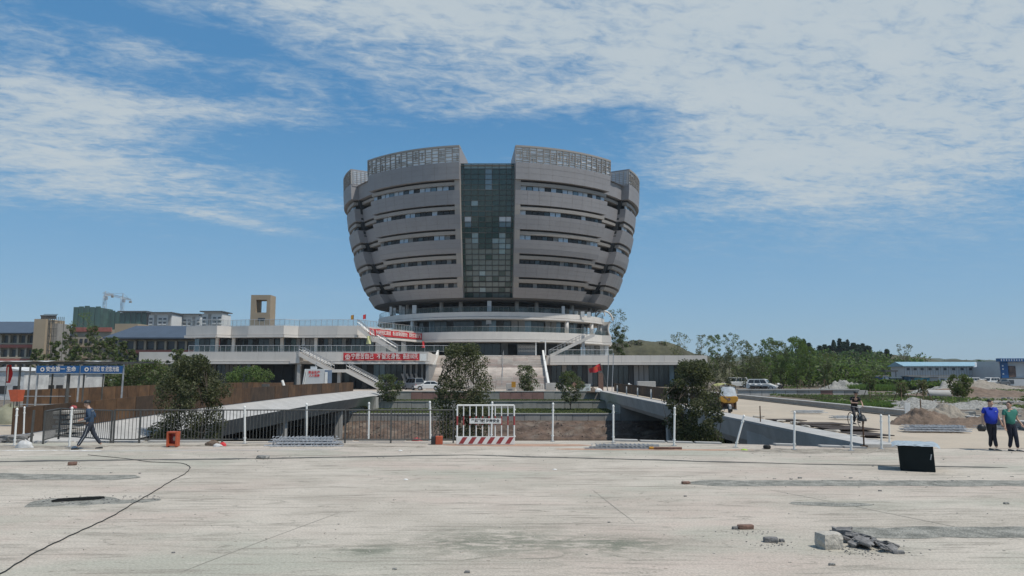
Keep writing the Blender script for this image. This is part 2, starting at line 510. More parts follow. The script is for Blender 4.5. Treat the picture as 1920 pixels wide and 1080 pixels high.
# ------------------------------------------------------------------ dusty pavement material
def pave_mat():
    m = bpy.data.materials.new('dusty_pavement'); m.use_nodes = True
    N, L = m.node_tree.nodes, m.node_tree.links
    b = N['Principled BSDF']; b.inputs['Roughness'].default_value = 0.92
    b.inputs['Specular IOR Level'].default_value = 0.2
    g = N.new('ShaderNodeNewGeometry')
    def nz(scale, stretch, detail=6, rough=.62, dist=0.0, off=(0, 0, 0)):
        mp = N.new('ShaderNodeMapping'); mp.inputs['Scale'].default_value = stretch; mp.inputs['Location'].default_value = off
        L.new(g.outputs['Position'], mp.inputs[0])
        n = N.new('ShaderNodeTexNoise'); n.inputs['Scale'].default_value = scale; n.inputs['Detail'].default_value = detail
        n.inputs['Roughness'].default_value = rough; n.inputs['Distortion'].default_value = dist
        L.new(mp.outputs[0], n.inputs['Vector'])
        return n.outputs[0]
    def ramp(v, lo, hi, a=0.0, c=1.0):
        r = N.new('ShaderNodeMapRange'); r.interpolation_type = 'SMOOTHSTEP'
        r.inputs[1].default_value = lo; r.inputs[2].default_value = hi; r.inputs[3].default_value = a; r.inputs[4].default_value = c
        L.new(v, r.inputs[0]); return r.outputs[0]
    def mix(f, a, c):
        n = N.new('ShaderNodeMix'); n.data_type = 'RGBA'
        if isinstance(f, float): n.inputs[0].default_value = f
        else: L.new(f, n.inputs[0])
        for s, v in ((6, a), (7, c)):
            if isinstance(v, tuple): n.inputs[s].default_value = (*v, 1)
            else: L.new(v, n.inputs[s])
        return n.outputs[2]
    base = mix(ramp(nz(.35, (1, 1, 1), 4), .38, .62), (.505, .455, .388), (.425, .382, .322))
    base = mix(ramp(nz(.22, (.7, 1.1, 1), 4, off=(5, 2, 0)), .46, .64, 0, .6), base, (.470, .385, .330))     # pinkish dust
    base = mix(ramp(nz(.16, (.7, 1.3, 1), 5, off=(-7, 9, 0)), .49, .66, 0, .7), base, (.36, .365, .30))      # greenish damp
    base = mix(ramp(nz(1.0, (.35, 3.2, 1), 8, .7, 1.2), .48, .68, 0, .9), base, (.27, .245, .205))           # scraped streaks
    base = mix(ramp(nz(1.6, (.5, 3.0, 1), 8, .72, .6, (3, 3, 0)), .56, .74, 0, .55), base, (.54, .51, .44))       # pale dust streaks
    base = mix(ramp(nz(.9, (1.0, 2.6, 1), 9, .75, 2.0, (11, 4, 0)), .56, .66, 0, .8), base, (.20, .19, .155))    # dark blotches
    # tyre-tread like dark wet patches in the middle of the slab
    sp = N.new('ShaderNodeSeparateXYZ'); L.new(g.outputs['Position'], sp.inputs[0])
    def m2(op, a, c=0.0):
        n = N.new('ShaderNodeMath'); n.operation = op
        for i, v in enumerate((a, c)):
            if isinstance(v, (int, float)): n.inputs[i].default_value = v
            else: L.new(v, n.inputs[i])
        return n.outputs[0]
    def spot(x, y, sx_, sy_):
        a = m2('DIVIDE', m2('SUBTRACT', sp.outputs[0], x), sx_); c = m2('DIVIDE', m2('SUBTRACT', sp.outputs[1], y), sy_)
        return m2('EXPONENT', m2('MULTIPLY', m2('ADD', m2('MULTIPLY', a, a), m2('MULTIPLY', c, c)), -1.0))
    s1 = m2('ADD', spot(-.28, 12.1, 1.5, 1.0), m2('ADD', m2('MULTIPLY', spot(1.75, 11.9, .8, .6), .9), m2('MULTIPLY', spot(-2.25, 11.5, .5, .3), .9)))
    s1 = m2('MULTIPLY', s1, ramp(nz(2.2, (1, 2.2, 1), 7, .7, .8), .38, .56))
    base = mix(m2('MULTIPLY', s1, .85), base, (.16, .17, .13))
    fn = nz(26, (1, 1, 1), 5, .75)
    v = N.new('ShaderNodeVectorMath'); v.operation = 'SCALE'; L.new(base, v.inputs[0]); L.new(ramp(fn, .25, .75, .70, 1.22), v.inputs['Scale'])
    pits = N.new('ShaderNodeTexVoronoi'); pits.inputs['Scale'].default_value = 2.6; L.new(g.outputs['Position'], pits.inputs['Vector'])
    pf = m2('MULTIPLY', ramp(pits.outputs['Distance'], .05, .10, 1, 0), ramp(nz(.8, (1, 1, 1), 2, off=(1, 8, 0)), .52, .58))
    out = mix(m2('MULTIPLY', pf, .55), v.outputs[0], (.15, .13, .10))
    L.new(out, b.inputs['Base Color'])
    bp = N.new('ShaderNodeBump'); bp.inputs['Strength'].default_value = .55; bp.inputs['Distance'].default_value = .03
    hh = m2('ADD', nz(9, (1, 1.6, 1), 7, .7), m2('MULTIPLY', nz(1.2, (.4, 2.2, 1), 6), 1.4))
    L.new(hh, bp.inputs['Height']); L.new(bp.outputs[0], b.inputs['Normal'])
    return m
M_pave = pave_mat()
M_road = mat('deck_dust', (0.42, 0.355, 0.275), 0.92, var=.08, scale=.3, coords='World', streak=((1.6, .5, 1), .5, (.33, .30, .25)), fine=.08, fscale=12, bump=.3, bscale=8)
M_plaza = mat('far_plaza_dust', (0.43, 0.37, 0.31), 0.92, var=.12, scale=.15, coords='World', fine=.1, fscale=3)

rnd = random.Random(7)
# ------------------------------------------------------------------ ground sheets
NE = [(-19.5, 29.2), (-6, 29.8), (4, 29.8), (9, 28.3), (12.6, 26.9)]
def slab_fn():
    mb = MB()
    xs = [-160, -60, -34.5] + [p[0] for p in NE] + [24, 60, 160]
    def ye(x):
        if x <= NE[0][0]: return 29.2
        if x >= NE[-1][0]: return 26.7
        for (a, b), (c, d) in zip(NE[:-1], NE[1:]):
            if a <= x <= c: return b + (d - b) * (x - a) / (c - a)
    for a, b in zip(xs[:-1], xs[1:]):
        ya, yb = ye(a + 1e-6), ye(b - 1e-6)
        mb.face([(a, -40, 0), (b, -40, 0), (b, yb, 0), (a, ya, 0)])
        mb.face([(a, ya, 0), (b, yb, 0), (b, yb, -5.4), (a, ya, -5.4)])
    return mb
slab_fn().build('pavement', M_pave, kind='structure', fix=False)
# kerb lip of the slab towards the canal
mb = MB()
for (a, b), (c, d) in zip(NE[:-1], NE[1:]):
    n = 5
    for i in range(n):
        if rnd.random() < .25: continue
        t0, t1 = i / n, (i + 1) / n - .02
        x0, y0, x1, y1 = a + (c - a) * t0, b + (d - b) * t0, a + (c - a) * t1, b + (d - b) * t1
        h = .05 + rnd.uniform(0, .03)
        mb.hexa([(x0, y0 - .32, 0.002), (x1, y1 - .32, 0.002), (x1, y1 + .02, 0.002), (x0, y0 + .02, 0.002), (x0, y0 - .32, h), (x1, y1 - .32, h), (x1, y1 + .02, h), (x0, y0 + .02, h)])
mb.build('kerb', M_conc, kind='structure')

def sheet(name, x0, y0, x1, y1, z, m, **k):
    return MB().face([(x0, y0, z), (x1, y0, z), (x1, y1, z), (x0, y1, z)]).build(name, m, kind='structure', fix=False, **k)
def bumpy(name, x0, y0, x1, y1, z, m, amp, sc, nx=60, ny=60, kind='structure', fade=True, seed=0):
    from mathutils import noise as nn
    def fn(u, v):
        x, y = x0 + (x1 - x0) * u, y0 + (y1 - y0) * v
        h = nn.fractal(Vector((x / sc + seed, y / sc, seed)), 1.0, 2.0, 4) * amp
        if fade:
            e = min(u, 1 - u, v, 1 - v) * 12
            h *= min(1, max(0, e))
        return (x, y, z + h)
    return MB().grid(fn, nx, ny).build(name, m, kind=kind, fix=False, smooth=True)
sheet('ground', -2500, 29.2, -34.5, 3200, 0, M_dirt)
sheet('ground', 24.4, 26.7, 2500, 3200, -.004, M_dirt)
sheet('road', -34.5, 108, 24.4, 3200, 0, M_plaza)
sheet('ground', -160, -400, 160, -40, 0, M_dirt)

# canal
CL, CR = -34.5, 24.4
MB().face([(CL, 29, -5.3), (CR, 26, -5.3), (CR, 95, -5.3), (CL, 95, -5.3)]).build('canal_bed', M_clay, kind='structure', fix=False)
sheet('water', CL, 26, CR, 84, -4.55, M_water)
bumpy('near_bank', CL, 30, CR, 50, -4.6, M_clay, .3, 3, 50, 20, seed=3)
from mathutils import noise as nn_
def bank(u, v):
    x, y = CL + (CR - CL) * u, 81.5 + 8 * v
    t = v
    z = -5.2 + 2.25 * (t ** .75) + nn_.fractal(Vector((x / 2.2, y / 1.5, 5)), 1.0, 2.0, 5) * .55 * min(1, (1 - v) * 4)
    if abs(x + 30) < 12: z -= 1.2 * (1 - abs(x + 30) / 12)
    return (x, y, z)
MB().grid(bank, 150, 46).build('embankment', M_clay, kind='structure', fix=False, smooth=True)
# side walls below the decks
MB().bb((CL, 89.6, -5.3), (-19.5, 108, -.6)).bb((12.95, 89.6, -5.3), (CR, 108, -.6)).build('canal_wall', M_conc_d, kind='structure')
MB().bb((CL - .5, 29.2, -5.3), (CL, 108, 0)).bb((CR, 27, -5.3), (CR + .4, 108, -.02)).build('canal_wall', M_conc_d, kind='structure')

# three stepped retaining walls of separate panels with grass strips between
def panel_wall(name, label, y, z0, z1, m, cap_m, x0=-19.4, x1=12.9, n=17, th=.3, jit=.05, mats=None, capz=.10):
    t = thing(name, label, 'retaining wall', ((x0 + x1) / 2, y, z0))
    w = (x1 - x0) / n
    for i in range(n):
        mm = m if mats is None else mats[i % len(mats)]
        ubox('wall_panel', mm, (x0 + w * (i + .5), y + th / 2 + rnd.uniform(-.015, .015), (z0 + z1) / 2), (w - .05, th, z1 - z0), t)
    MB().bb((x0, y + th * .5, z0), (x1, y + th + .15, z1 - .02)).build('backing', M_conc_d, t)
    MB().bb((x0, y - .06, z1), (x1, y + th + .12, z1 + capz)).build('coping', cap_m, t)
    return t
panel_wall('retaining_wall', 'lowest grey concrete panel wall above the red clay canal bank', 89.5, -3.5, -2.2, M_conc_d, M_conc)
panel_wall('retaining_wall', 'middle grey concrete panel wall between the two grass strips', 102, -2.2, -1.2, M_conc_d, M_conc_d)
t = thing('retaining_wall', 'top wall of pinkish stone panels under the road edge by the stairs', 'retaining wall', (-3, 108, -1.15))
w = 1.6
x = -19.4
i = 0
while x < 12.9:
    e = min(x + w, 12.9)
    mm = M_pinkwall if -13.6 < x < 4.5 or (x < -11) and x > -15.5 else M_conc_d
    if -6 < x < -3.2: mm = M_conc_d
    ubox('wall_panel', mm, ((x + e) / 2, 108.15 + rnd.uniform(-.02, .02), -.58), (e - x - .04, .3, 1.14), t)
    x = e
MB().bb((-19.4, 108.2, -1.15), (12.9, 108.6, -.03)).build('backing', M_conc_d, t)
MB().bb((-19.4, 107.95, -.005), (12.9, 108.35, .10)).build('coping', M_conc, t)
# grass strips: soil sheet plus blades
def grass_strip(x0, y0, x1, y1, z, n, seed, hgt=.16, m=None, sheetm=None):
    sheet('soil', x0, y0, x1, y1, z, sheetm or M_grass)
    r = np.random.default_rng(seed)
    c = np.stack([r.uniform(x0, x1, n), r.uniform(y0, y1, n), np.full(n, z)], 1)
    a = r.uniform(0, 2 * pi, n)
    h = r.uniform(.4, 1, n) * hgt
    w = .05 + .04 * r.random(n)
    dx_ = np.stack([np.cos(a) * w, np.sin(a) * w, 0 * a], 1)
    lean = np.stack([r.normal(0, .25, n) * h, r.normal(0, .25, n) * h, h], 1)
    V = np.stack([c - dx_, c + dx_, c + lean], 1).reshape(-1, 3)
    me = bpy.data.meshes.new('grass')
    me.vertices.add(3 * n); me.vertices.foreach_set('co', V.ravel())
    me.loops.add(3 * n); me.loops.foreach_set('vertex_index', np.arange(3 * n))
    me.polygons.add(n); me.polygons.foreach_set('loop_start', np.arange(0, 3 * n, 3)); me.polygons.foreach_set('loop_total', np.full(n, 3))
    me.materials.append(m or M_grass); me.update()
    o = bpy.data.objects.new('grass', me); COL.objects.link(o); o['kind'] = 'stuff'
grass_strip(-19.3, 89.9, 12.8, 101.9, -2.13, 14000, 1)
grass_strip(-19.3, 102.4, 12.8, 107.9, -1.13, 8000, 2)

# ------------------------------------------------------------------ bridges
def zl(y):   # deck height of the left bridge
    pts = [(29.2, 0.0), (40, .16), (52, .30), (75, .38), (97, .30), (108, .1)]
    for (a, b), (c, d) in zip(pts[:-1], pts[1:]):
        if y <= c: return b + (d - b) * max(0, (y - a)) / (c - a)
    return .1
def soff(y, near, far):
    z = -1.38
    if y < near + 7: z -= 1.9 * ((near + 7 - y) / 7) ** 2
    if y > far - 6: z -= 2.6 * ((y - far + 6) / 6) ** 2
    return z
# left bridge
t = thing('bridge', 'pale concrete bridge crossing the canal below the rust coloured panels and site canopy', 'bridge', (-27, 68, 0))
ys = [29.2 + i * (108 - 29.2) / 60 for i in range(61)]
mb = MB()
for a, b in zip(ys[:-1], ys[1:]):
    mb.face([(-34.5, a, zl(a)), (-20.9, a, zl(a)), (-20.9, b, zl(b)), (-34.5, b, zl(b))])
mb.build('deck', M_road, t, fix=False)
mb = MB()
for a, b in zip(ys[:-1], ys[1:]):
    za, zb_ = zl(a), zl(b)
    mb.face([(-20.9, a, za + .05), (-20.3, a, za + .05), (-20.3, b, zb_ + .05), (-20.9, b, zb_ + .05)])
    mb.face([(-20.3, a, za + .05), (-18.1, a, za - .58), (-18.1, b, zb_ - .58), (-20.3, b, zb_ + .05)])
    mb.face([(-20.9, a, za - .1), (-20.9, a, za + .05), (-20.9, b, zb_ + .05), (-20.9, b, zb_ - .1)])
mb.build('edge_slab', M_conc, t, fix=False)
mb = MB()
for a, b in zip(ys[:-1], ys[1:]):
    if b <= 42 or a >= 100: continue
    za, zb_ = zl(a) - .58, zl(b) - .58
    sa, sb = soff(a, 42, 101), soff(b, 42, 101)
    mb.face([(-18.1, a, za), (-18.75, a, min(sa, za - .1)), (-18.75, b, min(sb, zb_ - .1)), (-18.1, b, zb_)])
    mb.face([(-18.75, a, sa), (-34.5, a, sa), (-34.5, b, sb), (-18.75, b, sb)])
mb.build('arched_beam', M_conc_d, t, fix=False)
# near abutment and its lit wing wall, joints between cast lengths
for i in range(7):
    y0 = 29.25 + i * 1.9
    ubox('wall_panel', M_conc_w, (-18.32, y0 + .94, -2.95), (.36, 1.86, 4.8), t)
MB().bb((-20.3, 29.2, -5.3), (-18.5, 42.6, -.75)).build('abutment', M_conc_d, t)
MB().bb((-19.6, 99.5, -3.6), (-18.1, 107.9, -.55)).build('abutment', M_conc, t)
for yy in (62.5, 83):
    for xx in (-19.6, -26, -33): MB().bb((xx, yy, -5.3), (xx + .7, yy + .8, -1.3)).build('pier', M_conc, t)

# right bridge
t = thing('bridge', 'grey concrete bridge beyond the canal with yellow three wheeler driving on it', 'bridge', (18, 68, 0))
ys = [26.7 + i * (108 - 26.7) / 60 for i in range(61)]
MB().face([(12.6, 26.7, .006), (24.4, 26.7, .006), (24.4, 108, .006), (12.6, 108, .006)]).build('deck', M_road, t, fix=False)
mb = MB()
mb.bb((12.6, 26.9, .012), (13.9, 108, .13))
mb.build('edge_slab', M_conc, t)
mb = MB()
for a, b in zip(ys[:-1], ys[1:]):
    sa, sb = soff(a, 33, 105), soff(b, 33, 105)
    mb.face([(12.6, a, .06), (12.85, a, min(-.5, sa + .4)), (12.85, b, min(-.5, sb + .4)), (12.6, b, .06)])
    mb.face([(12.85, a, min(-.5, sa + .4)), (13.15, a, sa), (13.15, b, sb), (12.85, b, min(-.5, sb + .4))])
    mb.face([(13.15, a, sa), (24.4, a, sa), (24.4, b, sb), (13.15, b, sb)])
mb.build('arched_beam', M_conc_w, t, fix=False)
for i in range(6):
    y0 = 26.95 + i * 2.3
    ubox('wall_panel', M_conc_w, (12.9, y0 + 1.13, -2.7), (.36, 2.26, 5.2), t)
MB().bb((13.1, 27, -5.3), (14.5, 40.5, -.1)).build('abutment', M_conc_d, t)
for yy in (64, 92):
    for xx in (13.3, 19): MB().bb((xx, yy, -5.3), (xx + .8, yy + .9, -1.3)).build('pier', M_conc_w, t)
# kerb on the far side of the right deck, in separate stones, unlit side painted darker than the cap
t = thing('kerb_wall', 'long low kerb wall with pale top and dark side along the bridge roadway', 'kerb', (24, 60, 0))
y = 27.0
while y < 104:
    l = 3.0
    MB().bb((23.9, y + .03, .06), (24.35, y + l - .03, .36)).build('kerb_stone', M_rail if 0 else M_conc_d, t)
    MB().bb((23.86, y + .03, .36), (24.4, y + l - .03, .42)).build('kerb_cap', M_conc, t)
    y += l

# rust-coloured steel panel screens
def rust_screen(label, x, y0, y1, zf, h=1.12, w=2.0, dirx=-1, posts=None, group='rust coloured panel screens'):
    t = thing('panel_screen', label, 'screen', (x, y0, zf(y0)), 0, group)
    y = y0; i = 0
    while y < y1 - .1:
        e = min(y + w, y1)
        zc_ = zf((y + e) / 2)
        sl_ = atan2(zf(e) - zf(y), e - y)
        ubox('steel_panel', rnd.choice([M_rust, M_rust, M_rust2, M_rust3]), (x + rnd.uniform(-.02, .02), (y + e) / 2, zc_ + .08 + h / 2), (.05, e - y - .045, h), t, rx=sl_)
        if posts and i % posts == 0:
            MB().bb((x - .35, y - .06, zc_), (x - .23, y + .06, zc_ + .95)).build('post', M_wpaint, t)
        y = e; i += 1
    return t
rust_screen('rust coloured steel panels along the pale bridge edge above the canal', -20.65, 31, 97, zl)
rust_screen('rust coloured steel panels on the far side of the bridge beyond the canopy', -34.0, 52, 116, zl)
rust_screen('rust coloured steel panels with short white posts beside the yellow three wheeler', 14.25, 51, 104, lambda y: .1, posts=4)

r_ = random.Random(21)
mb = MB()
for i in range(1500):
    v = r_.random(); u = r_.random()
    p = bank(u, v); s = r_.uniform(.03, .12) * (1 if r_.random() < .93 else 2)
    mb.box((p[0], p[1], p[2] + s * .2), (s * r_.uniform(.8, 1.8), s, s * .7), r_.uniform(0, 3))
mb.build('clay_rubble', mat('pale_clay_lumps', (.20, .15, .12), .95, var=.4, scale=1.2, coords='World'), kind='stuff')
# ------------------------------------------------------------------ the bowl-shaped tower
CX, DC = -4.7, 172.0
RT = [(16.6, 26.1), (17.5, 27.0), (20.75, 29.2), (26.7, 31.4), (32.8, 32.9), (38.9, 33.7), (42, 33.95), (46.5, 34.1)]
def RZ(z):
    if z <= RT[0][0]: return RT[0][1]
    for (a, b), (c, d) in zip(RT[:-1], RT[1:]):
        if z <= c: return b + (d - b) * (z - a) / (c - a)
    return RT[-1][1]
def S(a, z, off=0.0, cx=CX):
    r = RZ(z) - off
    return Vector((cx + r * sin(a), DC - r * cos(a), z))
def band(mb, a0, a1, z0, z1, o_out, o_in, n=14, zn=1):
    """a curved solid strip on the bowl, outer offset o_out, inner o_in; a0/a1 may be functions of z"""
    f0 = a0 if callable(a0) else (lambda z: a0)
    f1 = a1 if callable(a1) else (lambda z: a1)
    zs = [z0 + (z1 - z0) * k / zn for k in range(zn + 1)]
    def row(z, off): return [S(f0(z) + (f1(z) - f0(z)) * i / n, z, off) for i in range(n + 1)]
    for za, zb in zip(zs[:-1], zs[1:]):
        oa, ob = row(za, o_out), row(zb, o_out)
        for i in range(n): mb.face([oa[i], oa[i + 1], ob[i + 1], ob[i]])
        ia, ib = row(za, o_in), row(zb, o_in)
        for i in range(n): mb.face([ia[i + 1], ia[i], ib[i], ib[i + 1]])
        mb.face([ia[0], oa[0], ob[0], ib[0]]); mb.face([oa[n], ia[n], ib[n], ob[n]])
    ob, ib = row(z0, o_out), row(z0, o_in)
    for i in range(n): mb.face([ob[i + 1], ob[i], ib[i], ib[i + 1]])
    ot, it = row(z1, o_out), row(z1, o_in)
    for i in range(n): mb.face([ot[i], ot[i + 1], it[i + 1], it[i]])
    return mb
TOW = thing('bowl_shaped_building', 'huge grey bowl shaped building under construction with a green glass centre strip', 'building', (CX, DC, 0))
ZOPEN = [39.6, 34.95, 30.3, 25.75, 21.35]   # top of each window slot
ZB, ZT = 17.5, 46.2
def kk(z): return 4.95 + .4 * max(0, min(1, (z - 17.5) / 20))
def inner_a(z): return math.asin(kk(z) / RZ(z))
def outer_a(z): return radians(46.5 - 1.0 * max(0, min(1, (34 - z) / 12)))
def side_in(z): return radians(60 - 4.0 * max(0, min(1, (36 - z) / 16)))
rt = random.Random(3)
pane_mats = [M_glass_d, M_glass_d, M_glass_d, M_lit, M_lit, M_glass_b, M_dark2]
M_screen = mat('backlit_screen', (0.80, 0.83, 0.86), .5, var=.08, scale=.5)  # pale colour imitates backlight through the crown
M_lit2 = mat('pale_blue_pane', (.36, .44, .52), .3, var=.2, scale=.5)
FLOOR_PAT = [[M_glass_d, M_lit2, M_lit, M_glass_b, M_lit2, M_lit, M_dark2, M_lit2], [M_dark2, M_dark2, M_lit, M_lit, M_dark2, M_dark2, M_glass_d, M_lit2, M_lit2, M_dark2], [M_dark2, M_gpanel, M_lit2, M_lit2, M_dark2, M_dark2, M_glass_d], [M_dark2, M_gpanel, M_dark2, M_dark2, M_gpanel, M_glass_d], [M_gpanel, M_dark2, M_clad2, M_dark2, M_dark2, M_gpanel, M_dark2]]
M_joint = mat('panel_joint', (.225, .208, .202), .8)
def joints(parent, A0, A1, z0, z1, off, k):
    mb = MB(); am = (z0 + z1) / 2
    a0, a1 = A0(am), A1(am)
    n = max(2, int(abs(a1 - a0) * RZ(am) / 2.3))
    off = -abs(off) if k == 0 else off - .012
    for i in range(1, n):
        f = i / n
        fa = lambda z, f=f: A0(z) + (A1(z) - A0(z)) * f - .0009
        fb = lambda z, f=f: A0(z) + (A1(z) - A0(z)) * f + .0009
        band(mb, fa, fb, z0, z1, off, off + .006, 1, 1)
    for q in (.36, .70):
        zz = z0 + (z1 - z0) * q
        band(mb, A0, A1, zz, zz + .035, off, off + .006, 12, 1)
    mb.build('panel_joints', M_joint, parent, kind='stuff')
def petal(label, sgn, a0f, a1f, end_in, npanes, front=True):
    A0 = (lambda z: sgn * a0f(z)); A1 = (lambda z: sgn * a1f(z))
    mb = MB()
    # dark core behind the slots
    band(mb, A0, A1, ZB + .3, ZOPEN[0], 1.3, 2.2, 14, 6)
    pt = mb.build('facade_wing', M_dark2, TOW, label=label, fix=True)
    # spandrels
    zs = [ZOPEN[0]] + ZOPEN[1:]
    sp = []
    for i, zo in enumerate(ZOPEN):
        lo = ZOPEN[i + 1] if i + 1 < len(ZOPEN) else ZB
        sp.append((lo, zo - 1.95))
    for k, (lo, hi_) in enumerate(sp):
        m1 = MB(); band(m1, A0, A1, lo, hi_, 0.0, end_in, 16, 3); m1.build('spandrel', M_clad, pt)
        joints(pt, A0, A1, lo, hi_, .012, 0)
    # parapet with overhang
    m1 = MB(); band(m1, A0, A1, ZOPEN[0] + .02, 42.9, -.45, end_in, 16, 1); m1.build('parapet_band', M_clad, pt)
    joints(pt, A0, A1, ZOPEN[0] + .02, 42.9, -.438, 1)
    # perforated crown: light through it painted as a pale backing, separate lattice bars
    m1 = MB(); band(m1, A0, A1, 42.9, ZT - .3, -.20, .05, 16, 1); m1.build('crown_screen', M_screen, pt)
    m1 = MB()
    band(m1, A0, A1, ZT - .35, ZT, -.45, 1.0, 16, 1)
    da = 1.35 / 34
    aa, ab = A0(44), A1(44)
    n = int(abs(ab - aa) / da)
    for i in range(n + 1):
        a = aa + (ab - aa) * i / n
        w = .0018
        band(m1, a - w, a + w, 42.9, ZT - .35, -.43, -.2, 1)
        if i < n:
            a2 = aa + (ab - aa) * (i + 1) / n
            z = 42.9 + rt.uniform(.2, .5)
            while z < ZT - .6:
                band(m1, min(a, a2), max(a, a2), z, z + .05, -.42, -.2, 1)
                z += rt.choice([.3, .45, .45, .7])
            if rt.random() < .7:
                am = a + (a2 - a) * rt.choice([.35, .5, .65])
                z0 = rt.uniform(42.9, 44.2)
                band(m1, am - .0018, am + .0018, z0, z0 + rt.uniform(.8, 1.6), -.41, -.2, 1)
    m1.build('crown_lattice', M_clad2, pt)
    # end posts, beams, panes
    if front:
        m1 = MB()
        pw = lambda z: sgn * (a0f(z) + 1.05 / RZ(z))
        band(m1, A0, pw, ZB, ZOPEN[0], .02, end_in, 2, 8)
        m1.build('corner_pier', M_clad2, pt)
    for zo in ZOPEN:
        lo_f = (lambda z: sgn * (a0f(z) + (1.05 / RZ(z) if front else .02)))
        hi_f = (lambda z: sgn * (a1f(z) - (.4 / RZ(z))))
        m1 = MB(); band(m1, lo_f, hi_f, zo - 1.02, zo - .38, .12 if front else .2, 1.2, 12, 1); m1.build('ledge_beam', M_clad2, pt)
        z0, z1 = zo - 1.93, zo - 1.04
        zm = (z0 + z1) / 2
        l, h = lo_f(zm), hi_f(zm)
        run = 0; mcur = M_glass_d
        for i in range(npanes):
            pat = FLOOR_PAT[ZOPEN.index(zo)]
            mcur = pat[(i + (2 if sgn > 0 else 0)) % len(pat)]
            if rt.random() < .12: mcur = M_dark2
            am = l + (h - l) * (i + .5) / npanes
            wd = abs(h - l) / npanes * RZ(zm) * .86
            p = S(am, zm, .62)
            ubox('window_pane', mcur, p, (wd, .06, z1 - z0), pt, rz=am)
            if zo < 27 or rt.random() < .5:
                pass
    if not front:
        for z0, z1, m_ in ((42.9, ZT - .35, M_lit), (ZT - .35, ZT, M_clad), (42.5, 42.95, M_clad)):
            m1 = MB(); a_ = A0(44)
            q = [S(a_, z0, -.2), S(a_, z0, 8), S(a_, z1, 8), S(a_, z1, -.2)]; w_ = Vector((cos(a_), sin(a_), 0)) * sgn * (.25 if m_ is M_lit else .3)
            m1.hexa([q[0] - w_ * .3, q[1] - w_ * .3, q[1] + w_, q[0] + w_, q[3] - w_ * .3, q[2] - w_ * .3, q[2] + w_, q[3] + w_]); m1.build('end_screen', m_, pt)
        m1 = MB(); a_ = A0(44)
        w_ = Vector((cos(a_), sin(a_), 0)) * sgn * -.14
        for i in range(9):
            m1.tube(S(a_, 42.9, i * .9) + w_, S(a_, ZT - .3, i * .9) + w_, .06, n=4)
        for i in range(7): m1.tube(S(a_, 43.1 + i * .42, 0) + w_, S(a_, 43.1 + i * .42, 8) + w_, .035, n=4)
        m1.build('end_lattice', M_clad2, pt)
    return pt
fpl = petal('petal wing of the facade with two bright blue window pairs', -1, inner_a, outer_a, 3.2, 16)
fpr = petal('petal wing of the facade on the side of the curling white chute', 1, inner_a, outer_a, 3.2, 16)
so_ = lambda z: radians(118)
petal('narrow outer petal wing towards the left podium', -1, side_in, so_, 5.0, 18, front=False)
petal('narrow outer petal wing towards the round topped terrace', 1, side_in, so_, 5.0, 18, front=False)
# return walls of the notch between the front petals and the glass, recess between petals
for sgn in (-1, 1):
    mb = MB()
    n = 8
    for i in range(n):
        za, zb = ZB + (ZT - ZB) * i / n, ZB + (ZT - ZB) * (i + 1) / n
        for (z0, z1) in ((za, zb),):
            p0, p1 = S(sgn * inner_a(z0), z0, .1), S(sgn * inner_a(z1), z1, .1)
            q0, q1 = Vector((CX + sgn * 4.45, p0.y + 11, z0)), Vector((CX + sgn * 4.45, p1.y + 11, z1))
            if z0 > 42: pass
            mb.face([p0, p1, q1, q0])
    mb.build('return_wall', M_clad, TOW)
    # recess core with dark bands between petals
    r0, r1 = (lambda z: sgn * (outer_a(z) - .05)), (lambda z: sgn * (side_in(z) + .05))
    mb = MB(); band(mb, r0, r1, ZB, 42.5, 3.6, 4.6, 6, 6); mb.build('recess_wall', M_clad, TOW)
    for i, zo in enumerate(ZOPEN):
        lo = ZOPEN[i + 1] if i + 1 < len(ZOPEN) else ZB
        mb = MB(); band(mb, r0, r1, lo + .05, zo - 2.05, 1.8, 3.7, 5, 2); mb.build('recess_band', M_clad, TOW)
        mb = MB(); band(mb, r0, r1, zo - .95, zo - .4, 1.9, 3.7, 5, 1); mb.build('recess_ledge', M_clad2, TOW)
        mb = MB(); band(mb, r0, r1, zo - 1.9, zo - 1.0, 3.3, 3.65, 5, 1); mb.build('recess_window', M_dark2, TOW)
    mb = MB(); band(mb, r0, r1, ZOPEN[0], 42.5, 1.2, 3.7, 5, 1); mb.build('recess_band', M_clad, TOW)
# roof, underside, core
mb = MB()
n = 48
prof = [(33.0, 42.6), (5, 42.7)]
mb.lathe([(33.2, 42.55), (0.1, 42.6)], (CX, DC, 0), n)
mb.build('roof', M_clad, TOW, fix=False)
mb = MB()
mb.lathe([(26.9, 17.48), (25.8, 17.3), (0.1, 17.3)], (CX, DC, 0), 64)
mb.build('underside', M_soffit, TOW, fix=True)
mb = MB(); mb.lathe([(24, 17.0), (26, 24), (28, 30), (29, 42.5)], (CX, DC, 0), 64); mb.build('core', M_dark2, TOW)

